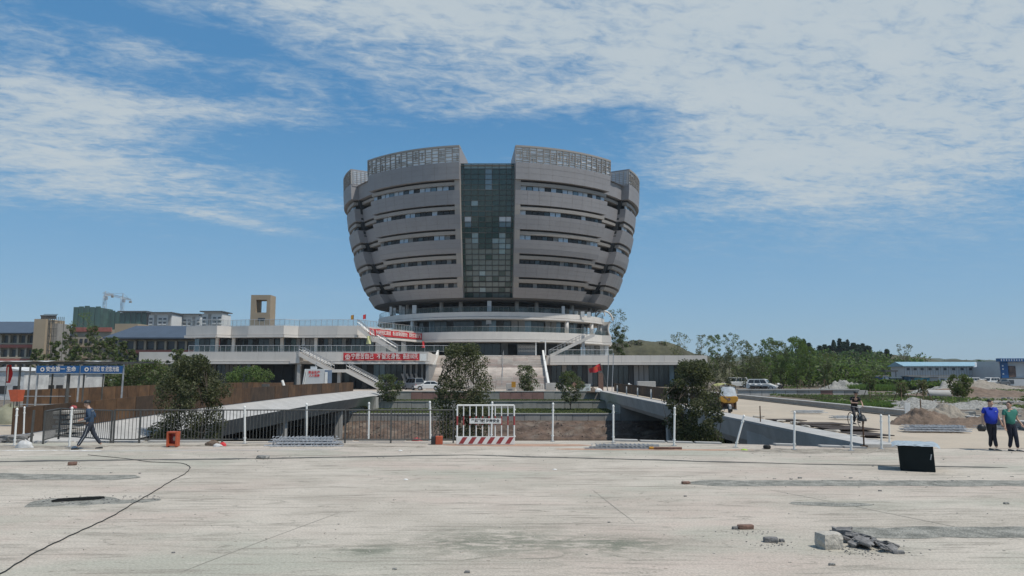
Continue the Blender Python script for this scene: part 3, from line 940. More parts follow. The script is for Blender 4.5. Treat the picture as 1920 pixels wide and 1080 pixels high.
# glass centre strip: individual panes in a dark frame, tints imitating reflections and lit panes
def gz(z): return RZ(z) - 1.6
GW = 5.15
cols = [-5.25, -4.55, -3.2, -1.85, -.5, .85, 2.2, 3.55, 4.6, 5.25]
NR = 25
z_b, z_t = 17.55, 43.0
mb = MB()
for k in range(NR):
    za, zb = z_b + (z_t - z_b) * k / NR, z_b + (z_t - z_b) * (k + 1) / NR
    mb.face([(CX - kk(za), DC - gz(za) + .30, za), (CX + kk(za), DC - gz(za) + .30, za), (CX + kk(zb), DC - gz(zb) + .30, zb), (CX - kk(zb), DC - gz(zb) + .30, zb)])
cw = mb.build('curtain_wall', M_dark2, TOW, fix=True)
mb = MB()
for k in range(NR + 1):
    z = z_b + (z_t - z_b) * k / NR
    mb.box((CX, DC - gz(z) - .02, z), (kk(z) * 2, .16, .06 if k % 4 else .12))
for c in cols:
    for k in range(NR):
        za, zb = z_b + (z_t - z_b) * k / NR, z_b + (z_t - z_b) * (k + 1) / NR
        mb.tube((CX + c * kk(za) / 5.3, DC - gz(za) - .02, za), (CX + c * kk(zb) / 5.3, DC - gz(zb) - .02, zb), .045, n=4, caps=False)
mb.build('mullion_grid', M_rail, cw)
rg = random.Random(11)
M_glass_l = mat('grey_green_glass', (.15, .175, .168), .14, var=.22, scale=.35, spec=.4)
for k in range(NR):
    za, zb = z_b + (z_t - z_b) * k / NR, z_b + (z_t - z_b) * (k + 1) / NR
    tilt = atan2(gz(zb) - gz(za), zb - za)
    fl = k / NR
    for i in range(len(cols) - 1):
        kf = kk((za + zb) / 2) / 5.3; c0, c1 = cols[i] * kf, cols[i + 1] * kf
        m = M_glass_g
        if k == NR - 1: m = M_glass_p
        elif k > NR - 6: m = M_glass_g if i != 4 else M_glass_b
        elif k > NR - 8: m = M_glass_g2
        elif fl > .55: m = rg.choice([M_glass_g, M_glass_g2, M_glass_g2, M_glass_g, M_glass_g, M_glass_p if rg.random() < .2 else M_glass_g])
        elif fl > .42: m = rg.choice([M_glass_g, M_glass_g, M_glass_g, M_glass_g2])
        else: m = rg.choice([M_glass_l, M_glass_l, M_glass_l, M_glass_l, M_glass_g2, M_glass_p if rg.random() < .2 else M_glass_l])
        if i in (0, 8): m = M_glass_g if rg.random() < .7 else M_glass_g2
        if k in (8, 9, 10, 11, 12, 13, 14) and i in (2, 6) and rg.random() < .35: m = M_glass_p
        if k in (14, 13) and i in (1, 6, 7): m = M_glass_b if k == 13 else M_lit
        ubox('glass_pane', m, (CX + (c0 + c1) / 2, DC - (gz(za) + gz(zb)) / 2 + .04, (za + zb) / 2), (c1 - c0 - .1, .05, (zb - za) - .07), cw, rx=tilt + rg.uniform(-.012, .012))

# ------------------------------------------------------------------ rings under the bowl
def ringband(mb, R0, R1, z0, z1, a0=-pi, a1=pi, n=72):
    for i in range(n):
        a, b = a0 + (a1 - a0) * i / n, a0 + (a1 - a0) * (i + 1) / n
        def q(r, an, z): return (CX + r * sin(an), DC - r * cos(an), z)
        mb.hexa([q(R1, a, z0), q(R1, b, z0), q(R0, b, z0), q(R0, a, z0), q(R1, a, z1), q(R1, b, z1), q(R0, b, z1), q(R0, a, z1)])
    return mb
POD = thing('podium_building', 'white banded podium building with curved terraces under the grey bowl', 'building', (CX, 150, 0))
A_VIS = radians(100)
def terrace(R, z0, z1, a0=-A_VIS, a1=A_VIS, rail=True):
    ringband(MB(), R, R - 9, z0 + .45, z1, a0, a1).build('terrace_fascia', M_white, POD)
    ringband(MB(), R + .18, R - 8.8, z0, z0 + .38, a0, a1).build('terrace_lip', M_white, POD)
    if rail:
        mb = MB(); n = 90
        for i in range(n):
            a, b = a0 + (a1 - a0) * i / n, a0 + (a1 - a0) * (i + 1) / n
            r = R - .25
            p = lambda an, z: (CX + r * sin(an), DC - r * cos(an), z)
            mb.tube(p(a, z1), p(a, z1 + 1.05), .02, n=4)
            mb.tube(p(a, z1 + 1.05), p(b, z1 + 1.05), .035, n=4, caps=False)
        mb.build('railing', M_gpanel, POD, kind='stuff')
        mb = MB()
        for i in range(60):
            a, b = a0 + (a1 - a0) * i / 60, a0 + (a1 - a0) * (i + 1) / 60
            r = R - .2
            p = lambda an, z: (CX + r * sin(an), DC - r * cos(an), z)
            mb.face([p(a, z1 + .02), p(b, z1 + .02), p(b, z1 + .95), p(a, z1 + .95)])
        mb.build('railing_glass', M_rg, POD, fix=False)
def railglass():
    m = bpy.data.materials.new('railing_glass'); m.use_nodes = True
    N, L = m.node_tree.nodes, m.node_tree.links
    b = N['Principled BSDF']; b.inputs['Base Color'].default_value = (.16, .22, .21, 1); b.inputs['Roughness'].default_value = .2
    b.inputs['Alpha'].default_value = .20
    return m
M_rg = railglass()
terrace(26.0, 13.35, 14.75)
terrace(27.3, 8.8, 10.75)
ringband(MB(), 27.6, 15, 4.25, 6.15, -radians(35), radians(95)).build('terrace_fascia', M_white, POD)
# columns
for a in (-70, -48, -24.5, -14, 14, 24.5, 48, 70):
    ar = radians(a)
    MB().tube((CX + 23.4 * sin(ar), DC - 23.4 * cos(ar), 14.7), (CX + 23.4 * sin(ar), DC - 23.4 * cos(ar), 17.3), .42, n=14).build('column', M_clad2, POD, smooth=True)
for a in (-66, -52, -38, 38.5, 58, 72):
    ar = radians(a)
    MB().tube((CX + 25.6 * sin(ar), DC - 25.6 * cos(ar), 10.7), (CX + 25.6 * sin(ar), DC - 25.6 * cos(ar), 13.4), .42, n=14).build('column', M_white, POD, smooth=True)
def ringwall(R, z0, z1, a0, a1, n, pal, seed, depth=.12, name='facade_panel'):
    r = random.Random(seed)
    ringband(MB(), R - .3, R - .6, z0, z1, a0, a1, 40).build('backing_wall', M_dark2, POD)
    for i in range(n):
        a = a0 + (a1 - a0) * (i + .5) / n
        w = (a1 - a0) / n * R
        m = r.choice(pal)
        dd = .35 if m is M_gpanel or m is M_conc_d else 0
        ubox(name, m, (CX + (R + dd) * sin(a), DC - (R + dd) * cos(a), (z0 + z1) / 2), (w * (.96 if not dd else .9), depth, z1 - z0 - .1), POD, rz=a)
A8 = radians(88)
ringwall(17.5, 14.75, 17.3, -A8, A8, 26, [M_dark2, M_dark2, M_dark2, M_glass_d], 5)
ringwall(22.2, 10.75, 13.4, -A8, A8, 46, [M_glass_d, M_glass_d, M_glass_d, M_glass_d, M_gpanel, M_glass_b, M_dark2], 6)
ringwall(20.5, 6.15, 8.9, -radians(75), A8, 36, [M_dark2, M_dark2, M_dark2, M_glass_d, M_gpanel], 8)

# ------------------------------------------------------------------ left wing
def fascia_poly(pts, z0, z1, depth, label=None, lip=True, m=M_white):
    """vertical front band following plan points, one object per straight length"""
    for (a, b) in zip(pts[:-1], pts[1:]):
        a, b = Vector((*a, 0)), Vector((*b, 0))
        d = (b - a).normalized(); nrm_ = Vector((d.y, -d.x, 0))
        L_ = (b - a).length
        rz = atan2(d.y, d.x)
        mid = (a + b) / 2
        # panels along the length
        k = max(1, round(L_ / 2.9))
        for i in range(k):
            c = a + d * L_ * (i + .5) / k + nrm_ * -.12
            ubox('fascia_panel', m, (c.x, c.y, (z0 + .45 + z1) / 2), (L_ / k - .025, .24, z1 - z0 - .45), POD, rz=rz)
        c = mid + nrm_ * .02
        ubox('fascia_lip', m, (c.x, c.y, z0 + .19), (L_ + .1, .5, .38), POD, rz=rz)
        c = mid + nrm_ * -.3
        ubox('fascia_groove', M_clad, (c.x, c.y, z0 + .42), (L_, .3, .12), POD, rz=rz)
def glass_run(a, b, z0, z1, n, pal, seed, name='facade_panel', pair=False):
    a, b = Vector((*a, 0)), Vector((*b, 0))
    d = (b - a).normalized(); L_ = (b - a).length; rz = atan2(d.y, d.x)
    mid = (a + b) / 2; nr = Vector((d.y, -d.x, 0))
    r = random.Random(seed)
    ubox('backing_wall', M_dark2, (mid.x - nr.x * .3, mid.y - nr.y * .3, (z0 + z1) / 2), (L_, .3, z1 - z0), POD, rz=rz)
    for i in range(n):
        m = pal[i % len(pal)] if pair else r.choice(pal)
        dd = .25 if m in (M_gpanel, M_conc_d) else .02
        c = a + d * L_ * (i + .5) / n + nr * dd
        ubox(name, m, (c.x, c.y, (z0 + z1) / 2), (L_ / n - .12, .1, z1 - z0 - .12), POD, rz=rz)
def post_rail(pts, z, h=1.1, step=.9, parent=None, glass=True, m=None):
    mb = MB(); g = MB()
    for a, b in zip(pts[:-1], pts[1:]):
        a, b = Vector((*a, z)), Vector((*b, z))
        L_ = (b - a).length; n = max(1, round(L_ / step))
        for i in range(n + 1):
            p = a + (b - a) * i / n
            mb.tube(p, p + Vector((0, 0, h)), .035, n=4)
        mb.tube(a + Vector((0, 0, h)), b + Vector((0, 0, h)), .04, n=4)
        mb.tube(a + Vector((0, 0, .12)), b + Vector((0, 0, .12)), .025, n=4)
        g.face([a + Vector((0, .03, .15)), b + Vector((0, .03, .15)), b + Vector((0, .03, h - .08)), a + Vector((0, .03, h - .08))])
    mb.build('railing', m or M_steel, parent or POD, kind='stuff')
    if glass: g.build('railing_glass', M_rg, parent or POD, fix=False)
XL0, XL1 = X(257, 124), X(802, 124)
fascia_poly([(XL0, 124.3), (XL1, 124.3), (XL1, 130)], 4.2, 6.2, 25)
MB().bb((XL0 + .3, 124.6, 4.25), (XL1 - .3, 150, 6.15)).build('floor_slab', M_white, POD)
fascia_poly([(XL0, 140), (XL0, 124.3)], 4.2, 6.2, 25)
# ground floor front of the left wing
glass_run((XL0 + 3, 128), (X(470, 128), 128), 0.1, 4.2, 20, [M_glass_d, M_gpanel, M_glass_d, M_glass_b, M_gpanel], 31)
glass_run((X(470, 128), 130), (X(560, 128), 130), 0.1, 4.2, 5, [M_dark2], 32)
MB().bb((X(556, 128), 127, .1), (X(566, 128), 130, 4.2)).build('pier', M_conc_d, POD)
glass_run((X(566, 128), 129), (X(755, 128), 128), 0.1, 4.2, 17, [M_glass_d, M_glass_d, M_glass_d, M_glass_b, M_dark2], 33)
glass_run((X(757, 126.5), 126.5), (X(800, 126.5), 126.5), 0.1, 4.2, 8, [M_gpanel, M_dark2], 34, pair=True)
mb = MB()
for k in range(4):
    x0 = X(762 + k * 8.5, 126)
    mb.hexa([(x0, 125.9, .1), (x0 + .35, 125.9, .1), (x0 + .35, 126.1, .1), (x0, 126.1, .1), (x0 - .9, 125.9, 2.6), (x0 - .55, 125.9, 2.6), (x0 - .55, 126.1, 2.6), (x0 - .9, 126.1, 2.6)])
mb.build('slanted_fin', M_clad2, POD)
MB().bb((XL1 - .4, 124.6, .1), (XL1 + .1, 146, 4.2)).build('side_wall', M_gpanel, POD)
# upper storey zigzag
zz = [(345, 129), (403, 127), (430, 129), (462, 127.6), (529, 126.6), (557, 128.6), (630, 127.6), (668, 127.6)]
pts = [(X(u, y), y) for u, y in zz]
pts2 = pts + [(-17.8, 149.0)]
fascia_poly(pts2, 8.8, 10.8, 20)
fascia_poly([(pts[0][0], 142), pts[0]], 8.8, 10.8, 20)
mb = MB()
poly = [(p[0] + .1, p[1] + .4) for p in pts2] + [(-17.8, 165), (pts[0][0] + .2, 165)]
mb.prism(poly, 'z', 8.85, 10.75); mb.build('roof_slab', M_white, POD)
glass_run((pts[0][0] + .5, 131.5), (pts[2][0], 131.5), 6.2, 8.8, 8, [M_glass_d, M_glass_d, M_glass_b], 35)
glass_run((pts[2][0], 132), (pts[4][0] + 1, 131), 6.2, 8.8, 11, [M_glass_d, M_glass_d, M_dark2, M_glass_g2, M_gpanel], 36)
glass_run((pts[4][0] + 1, 131), (X(700, 131), 131), 6.2, 8.8, 17, [M_glass_d, M_glass_d, M_dark2, M_glass_d, M_gpanel], 37)
glass_run((X(700, 131), 131), (-19.5, 147), 6.2, 8.8, 8, [M_gpanel, M_gpanel, M_dark2, M_dark2, M_dark2, M_gpanel, M_dark2, M_dark2], 38, pair=True)
for u in (402, 433, 524, 588): MB().bb((X(u, 129.5), 129.3, 6.2), (X(u, 129.5) + .5, 129.8, 8.8)).build('column', M_white, POD)
post_rail([(XL0 + 8, 124.9), (X(640, 124.9), 124.9)], 6.2)
post_rail([(X(640, 124.9), 124.9), (XL1 + 4, 124.9)], 6.2, step=1.6)
post_rail([(p[0], p[1] + .5) for p in pts2], 10.8, step=.95)
# ------------------------------------------------------------------ right wing
XR0, XR1 = X(1020, 146), X(1326, 146)
fascia_poly([(XR0 + 1.2, 145.6), (XR1, 145.6), (XR1 - .5, 165)], 4.3, 6.15, 20)
MB().bb((XR0 + .4, 145.9, 4.35), (XR1 - .3, 168, 6.1)).build('floor_slab', M_white, POD)
glass_run((XR0 - .5, 148), (X(1140, 148), 148), .1, 4.3, 13, [M_gpanel, M_glass_d, M_dark2, M_gpanel, M_glass_d], 41)
glass_run((X(1140, 148), 148), (XR1 - 1, 148), .1, 4.3, 18, [M_glass_d, M_gpanel, M_dark2, M_gpanel, M_glass_b, M_glass_d], 42)
post_rail([(XR0 + 1, 146.2), (X(1150, 146), 146.2)], 6.15, step=1.5)
# box ended terrace at the right of ring two
MB().bb((X(1095, 160), 159, 9.25), (X(1146, 160), 170, 10.75)).build('terrace_end', M_white, POD)
MB().bb((X(1095, 160), 158.8, 8.75), (X(1146, 160) + .15, 170, 9.2)).build('terrace_end', M_white, POD)
glass_run((X(1098, 164), 164), (X(1142, 164), 164), 6.1, 8.8, 5, [M_lit, M_gpanel, M_lit, M_prefab, M_glass_b], 43)

# ------------------------------------------------------------------ grand stairs
SX0, SX1 = -14.3, 5.9
st = thing('grand_staircase', 'wide pinkish stone staircase rising to the dark entrance with white balustrades', 'staircase', (-4.2, 124, 0))
M_step = mat('stair_stone', (0.47, 0.415, 0.365), 0.85, var=.12, scale=.7, coords='World', fine=.1, fscale=5, streak=((.9, .9, 2.5), .4, (.36, .30, .265)))
M_step2 = mat('stair_stone_pink', (0.44, 0.36, 0.315), 0.85, var=.12, scale=.7, coords='World', fine=.1, fscale=5)
M_step3 = mat('stair_stone_pale', (0.50, 0.46, 0.41), 0.85, var=.12, scale=.7, coords='World', fine=.1, fscale=5)
segs = [(124.0, 0.0, 12), (128.4, 1.95, 12), (132.8, 3.9, 13)]
nst = 0
rs = random.Random(5)
y, z = 124.0, 0.02
for f_, ns in enumerate((12, 13, 13)):
    for i in range(ns):
        z2 = z + 6.13 / 38
        d_ = 150 - y
        for k in range(7):
            w = (SX1 - SX0) / 7
            ubox('step_slab', rs.choice([M_step, M_step, M_step2, M_step3]), (SX0 + w * (k + .5), (y + .05 + y + 1.2) / 2, z2 - .09), (w - .05, 1.15, .16 - .012), st)
        y += .5; z = z2
    y += 1.0
mb = MB()
mb.prism([(124.6, 0), (146.5, 0), (146.5, 5.9), (144, 5.85), (137.6, 3.7), (136, 3.7), (130.6, 1.8), (129.6, 1.8), (124.6, 0)][:-1], 'x', SX0 + .02, SX1 - .02)
mb.build('stair_body', M_step, st)
MB().bb((SX0, 144.6, 6.0), (SX1 + 1, 155, 6.14)).build('landing', M_step, st)
def balu(x, w=.35):
    runs = [((123.4, .1), (129.9, 2.0)), ((130.9, 2.0), (137.4, 4.1)), ((138.4, 4.1), (145.2, 6.3))]
    for (ya, za), (yb, zb) in runs:
        mb = MB()
        mb.hexa([(x, ya, za - .1), (x + w, ya, za - .1), (x + w, yb, zb - .2), (x, yb, zb - .2), (x, ya, za + .95), (x + w, ya, za + .95), (x + w, yb, zb + .85), (x, yb, zb + .85)])
        mb.build('balustrade', M_wpaint, st)
balu(SX0 - .35); balu(SX1)
MB().tube((-1.7, 125.2, .4), (-1.7, 146, 7.1), .05, n=6).build('handrail', M_steel, st)
for yy, zz_ in ((125.3, .5), (130.2, 2.0), (137.6, 4.0), (145.5, 6.1)):
    MB().tube((-1.7, yy, zz_ - .3), (-1.7, yy, zz_ + .9), .05, n=6).build('handrail_post', M_steel, st)

# ------------------------------------------------------------------ outdoor stairs
def flight(parent, p0, p1, w, side=M_white, n=16):
    """straight flight from p0 (top) to p1 (bottom), running along X, width w in Y"""
    p0, p1 = Vector(p0), Vector(p1)
    for k in range(2):
        y = p0.y + (0 if k == 0 else w)
        mb = MB()
        mb.hexa([(p0.x, y, p0.z - .55), (p1.x, y, p1.z - .55), (p1.x, y + .15, p1.z - .55), (p0.x, y + .15, p0.z - .55),
                 (p0.x, y, p0.z + .12), (p1.x, y, p1.z + .12), (p1.x, y + .15, p1.z + .12), (p0.x, y + .15, p0.z + .12)])
        mb.build('stringer', side, parent)
    dxs = (p1.x - p0.x) / n; dzs = (p1.z - p0.z) / n
    for i in range(n):
        ubox('tread', M_clad2, (p0.x + dxs * (i + .5), p0.y + w / 2 + .07, p0.z + dzs * (i + .5)), (abs(dxs), w - .02, .1), parent)
    for k in range(2):
        y = p0.y + (0.07 if k == 0 else w + .07)
        mb = MB(); m = n // 2
        for i in range(m + 1):
            t_ = i / m
            q = p0.lerp(p1, t_); mb.tube((q.x, y, q.z + .1), (q.x, y, q.z + 1.05), .03, n=4)
        mb.tube((p0.x, y, p0.z + 1.05), (p1.x, y, p1.z + 1.05), .045, n=5)
        mb.tube((p0.x, y, p0.z + .6), (p1.x, y, p1.z + .6), .03, n=4)
        mb.build('handrail', M_steel, parent)
s1 = thing('outdoor_staircase', 'pale stair running down from the upper zigzag roof to the terrace beside the banners', 'staircase', (X(700, 124), 124, 6.2))
flight(s1, (X(668, 125.4), 125.2, 10.7), (X(697, 125.2), 125.2, 8.5), 1.6, n=10)
MB().bb((X(697, 125.2) - .1, 125.15, 7.95), (X(704, 125.2), 127, 8.5)).build('landing', M_white, s1)
flight(s1, (X(704, 125.2), 125.2, 8.5), (X(742, 125.2), 125.2, 6.4), 1.6, n=12)
s2 = thing('outdoor_staircase', 'long pale stair with a landing dropping from the terrace to the road behind the trailer', 'staircase', (X(640, 121), 121, 0))
flight(s2, (X(560, 122), 121.6, 6.0), (X(622, 122), 121.6, 3.3), 2.0, n=18)
MB().bb((X(622, 122) - .1, 121.55, 2.8), (X(650, 122), 123.9, 3.3)).build('landing', M_white, s2)
flight(s2, (X(650, 122), 121.6, 3.3), (X(716, 122), 121.6, 0.35), 2.0, n=20)
for u in (632, 556): MB().bb((X(u, 122), 122.2, 0), (X(u, 122) + .5, 123, 3 if u == 632 else 4.2)).build('pier', M_conc, s2)
MB().bb((X(548, 122) - .4, 121.9, 4.3), (X(561, 122), 124.2, 6.1)).build('head_landing', M_white, s2)
s3 = thing('outdoor_staircase', 'pale stair climbing from the lower terrace up towards the curling white chute', 'staircase', (X(1070, 148), 148, 6.1))
flight(s3, (X(1116, 147), 147, 10.5), (X(1032, 147), 147, 6.3), 1.8, n=24)
MB().bb((X(1092, 147), 148, 6.1), (X(1098, 147), 148.5, 10.2)).build('pier', M_steel, s3)
# ------------------------------------------------------------------ far buildings
def rbox(mb, u0, u1, v0, v1, d, depth):
    mb.bb((X(u0, d), d, Z(v1, d)), (X(u1, d), d + depth, Z(v0, d)))
    return mb
# school-like block at the picture edge: floors, red bands, hipped blue roof
D1 = 190
t = thing('school_building', 'pale building with brick red bands and blue grey roof beside the tan stair tower', 'building', (X(10, D1), D1, 0))
x0, x1 = X(-90, D1), X(56, D1)
MB().bb((x0, D1 + 2, 0), (x1, D1 + 16, 13.2)).build('wall', M_tan2, t)
for i, zf in enumerate((2.3, 5.9, 9.5)):
    for k in range(9):
        xa = x0 + (x1 - x0) * (k + .5) / 9
        ubox('window', M_win, (xa, D1 + 1.9, zf + 1.9), ((x1 - x0) / 9 - .9, .3, 1.9), t)
        ubox('pillar', M_tan2, (x0 + (x1 - x0) * k / 9, D1 + 1.3, zf + 1.2), (.5, .6, 3.4), t)
    ubox('red_band', M_redband, ((x0 + x1) / 2, D1 + 1.1, zf + .1), (x1 - x0 + .6, .5, .8), t)
    ubox('pale_band', M_tan2, ((x0 + x1) / 2, D1 + 1.2, zf + .75), (x1 - x0, .4, .35), t)
mb = MB()
mb.face([(x0 - 1, D1 - .5, 13), (x1 + 1.2, D1 - .5, 13), (x1 - 1, D1 + 8, 16.4), (x0 + 4, D1 + 8, 16.4)])
mb.face([(x1 + 1.2, D1 - .5, 13), (x1 + 1.2, D1 + 17, 13), (x1 - 1, D1 + 8, 16.4)])
mb.face([(x0 - 1, D1 + 17, 13), (x1 + 1.2, D1 + 17, 13), (x1 - 1, D1 + 8, 16.4), (x0 + 4, D1 + 8, 16.4)])
mb.face([(x0 - 1, D1 - .5, 12.8), (x1 + 1.2, D1 - .5, 12.8), (x1 + 1.2, D1 + 17, 12.8), (x0 - 1, D1 + 17, 12.8)])
mb.face([(x0 - 1, D1 - .5, 12.8), (x1 + 1.2, D1 - .5, 12.8), (x1 + 1.2, D1 - .5, 13), (x0 - 1, D1 - .5, 13)])
mb.build('roof', M_roofb, t, fix=False)
# tan stair tower with scaffold
t = thing('stair_tower', 'plain tan stair tower with bare scaffolding on its shaded side', 'tower', (X(67, 188), 188, 0))
MB().bb((X(57, 188), 188, 0), (X(79, 188), 196, Z(598, 188))).build('wall', M_tan, t)
mb = MB()
xa, xb = X(80, 189), X(95, 189)
for k in range(5):
    x = xa + (xb - xa) * k / 4
    mb.tube((x, 189, 0), (x, 189, Z(592, 189)), .09, n=4)
    mb.tube((x, 193, 0), (x, 193, Z(592, 189)), .09, n=4)
for k in range(10):
    z = 1 + k * 1.85
    mb.tube((xa - .8, 189, z), (xb + .8, 189, z), .07, n=4)
mb.tube((X(68, 189), 189, Z(592, 189)), (xb + .5, 189, Z(592, 189)), .18, n=4)
mb.build('scaffold', M_rail, t)
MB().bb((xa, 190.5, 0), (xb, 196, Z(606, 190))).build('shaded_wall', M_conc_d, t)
mb = MB()
for k in range(6): mb.bb((X(69 + k * 4.6, 190), 190, Z(598, 190)), (X(70 + k * 4.6, 190), 191, Z(592, 190)))
mb.build('roof_frame', M_rail, t)
# pale block between
t = thing('school_building', 'unfinished pale tan block with small square windows behind the bare trees', 'building', (X(140, 205), 205, 0))
MB().bb((X(95, 205), 205, 0), (X(232, 205), 220, Z(618, 205))).build('wall', M_tan2, t)
MB().bb((X(100, 205), 204.6, Z(622, 205)), (X(205, 205), 205, Z(614, 205))).build('red_band', M_redband, t)
for i in range(14):
    for k in range(4):
        ubox('window', M_win, (X(102 + i * 9.3, 205), 204.95, 2.2 + 3.1 * k), (.8, .2, 1.3), t)
for k in range(4):
    ubox('pale_band', M_tan, ((X(95, 205) + X(232, 205)) / 2, 204.8, .8 + 3.1 * k), (X(232, 205) - X(95, 205), .4, .4), t)
MB().bb((X(210, 200), 200, Z(625, 200)), (X(253, 200), 206, Z(607, 200))).build('stair_head', M_tan, t)
# second blue-roofed block
D2 = 180
t = thing('school_building', 'long building with broad blue grey hipped roof and red bands behind the podium', 'building', (X(270, D2), D2, 0))
x0, x1 = X(226, D2), X(420, D2)
MB().bb((x0, D2 + 2, 0), (x1, D2 + 16, 10.9)).build('wall', M_tan2, t)
for i, zf in enumerate((1.0, 4.4, 7.7)):
    for k in range(10):
        xa = x0 + (x1 - x0) * (k + .5) / 10
        ubox('window', M_win, (xa, D2 + 1.8, zf + 1.75), (2.0, .4, 1.9), t)
        ubox('pillar', M_tan2, (x0 + (x1 - x0) * k / 10, D2 + 1.3, zf + 1.2), (.5, .6, 3.2), t)
    ubox('red_band', M_redband, ((x0 + x1) / 2, D2 + 1.1, zf + .2), (x1 - x0 + .6, .5, .8), t)
z0, z1 = Z(633, D2), Z(611, D2 + 7)
mb = MB()
e0, e1 = X(188, D2 - 1), X(440, D2)
mb.face([(e0, D2 - 1, z0), (e1, D2 - 1, z0), (e1 - 4, D2 + 7, z1), (X(250, D2 + 7), D2 + 7, z1)])
mb.face([(e0, D2 + 17, z0), (e0, D2 - 1, z0), (X(250, D2 + 7), D2 + 7, z1)])
mb.face([(e0, D2 + 17, z0), (e1, D2 + 17, z0), (e1 - 4, D2 + 7, z1), (X(250, D2 + 7), D2 + 7, z1)])
mb.face([(e0, D2 - 1, z0 - .3), (e1, D2 - 1, z0 - .3), (e1, D2 + 17, z0 - .3), (e0, D2 + 17, z0 - .3)])
mb.face([(e0, D2 - 1, z0 - .3), (e1, D2 - 1, z0 - .3), (e1, D2 - 1, z0), (e0, D2 - 1, z0)])
mb.build('roof', M_roofb, t, fix=False)

# tan tower with the square opening
DT = 200
t = thing('gate_tower', 'tall tan tower with a square see through opening rising above the podium roof', 'tower', (X(484, DT), DT, 0))
xa, xb = X(465, DT), X(502, DT)
oa, ob = X(475, DT), X(495, DT)
zt, z1, z0 = Z(553, DT), Z(562, DT), Z(586, DT)
dp = 4.5
MB().bb((xa, DT, 0), (xb, DT + dp, z0)).build('lower_wall', M_tan, t)
MB().bb((xa, DT, z1), (xb, DT + dp, zt)).build('top_beam', M_tan, t)
MB().bb((xa, DT, z0), (oa, DT + dp, z1)).build('side_pier', M_tan, t)
MB().bb((ob, DT, z0), (xb, DT + dp, z1)).build('side_pier', M_tan, t)
MB().bb((X(480, DT), DT - .06, Z(601, DT)), (X(493, DT), DT + .1, Z(596, DT))).build('window', M_win, t)

# high-rise blocks far away
def highrise(label, u0, u1, vtop, d, m, name='apartment_tower', netted=False, roof=False, cols=6, group=None):
    t = thing(name, label, 'apartment tower', (X((u0 + u1) / 2, d), d, 0), 0, group)
    xa, xb, zt = X(u0, d), X(u1, d), Z(vtop, d)
    w = xb - xa
    MB().bb((xa, d, 0), (xb, d + 18, zt)).build('wall', m, t)
    nfl = 9
    for k in range(cols):
        xc = xa + w * (k + .5) / cols
        if netted:
            ubox('net_panel', M_net, (xc, d - .4 - .3 * (k % 2), zt / 2 + 1), (w / cols - .5, .5, zt - 1 + (k % 3)), t)
            continue
        if k % 3 == 1:
            ubox('stair_recess', M_conc_d, (xc, d - .1, zt / 2), (w / cols * .6, .4, zt - 1), t)
            continue
        for f_ in range(nfl):
            z = zt - 3.5 - f_ * 3.2
            ubox('window', M_win, (xc, d - .15, z), (w / cols * .62, .5, 1.5), t)
            ubox('balcony', M_apart, (xc, d - .6, z - 1.2), (w / cols * .74, 1.1, .9), t)
    if roof:
        ubox('roof', M_rail, ((xa + xb) / 2, d + 8, zt + 1.6), (w + 2, 22, .8), t)
        ubox('roof_storey', m, ((xa + xb) / 2, d + 8, zt + .6), (w - 3, 16, 1.6), t)
    return t
highrise('tallest block wrapped in green scaffold netting under the tower cranes', 130, 182, 577, 600, M_net, netted=True, cols=5)
highrise('lower block wrapped in green netting between the cranes and the flat roofed block', 183, 219, 586, 612, M_net, netted=True, cols=4)
highrise('half netted block with a dark flat roof beside the white flats', 219, 270, 588, 600, M_conc_d, netted=True, roof=True, cols=5)
highrise('white block of flats with thin dark roof next to the netted blocks', 273, 317, 590, 600, M_apart, roof=True, cols=5)
highrise('low wide white block of flats between two taller white blocks', 320, 371, 593, 620, M_apart, roof=True, cols=6)
highrise('tallest white block of flats with stepped dark roof above the podium corner', 374, 412, 588, 590, M_apart, roof=True, cols=4)

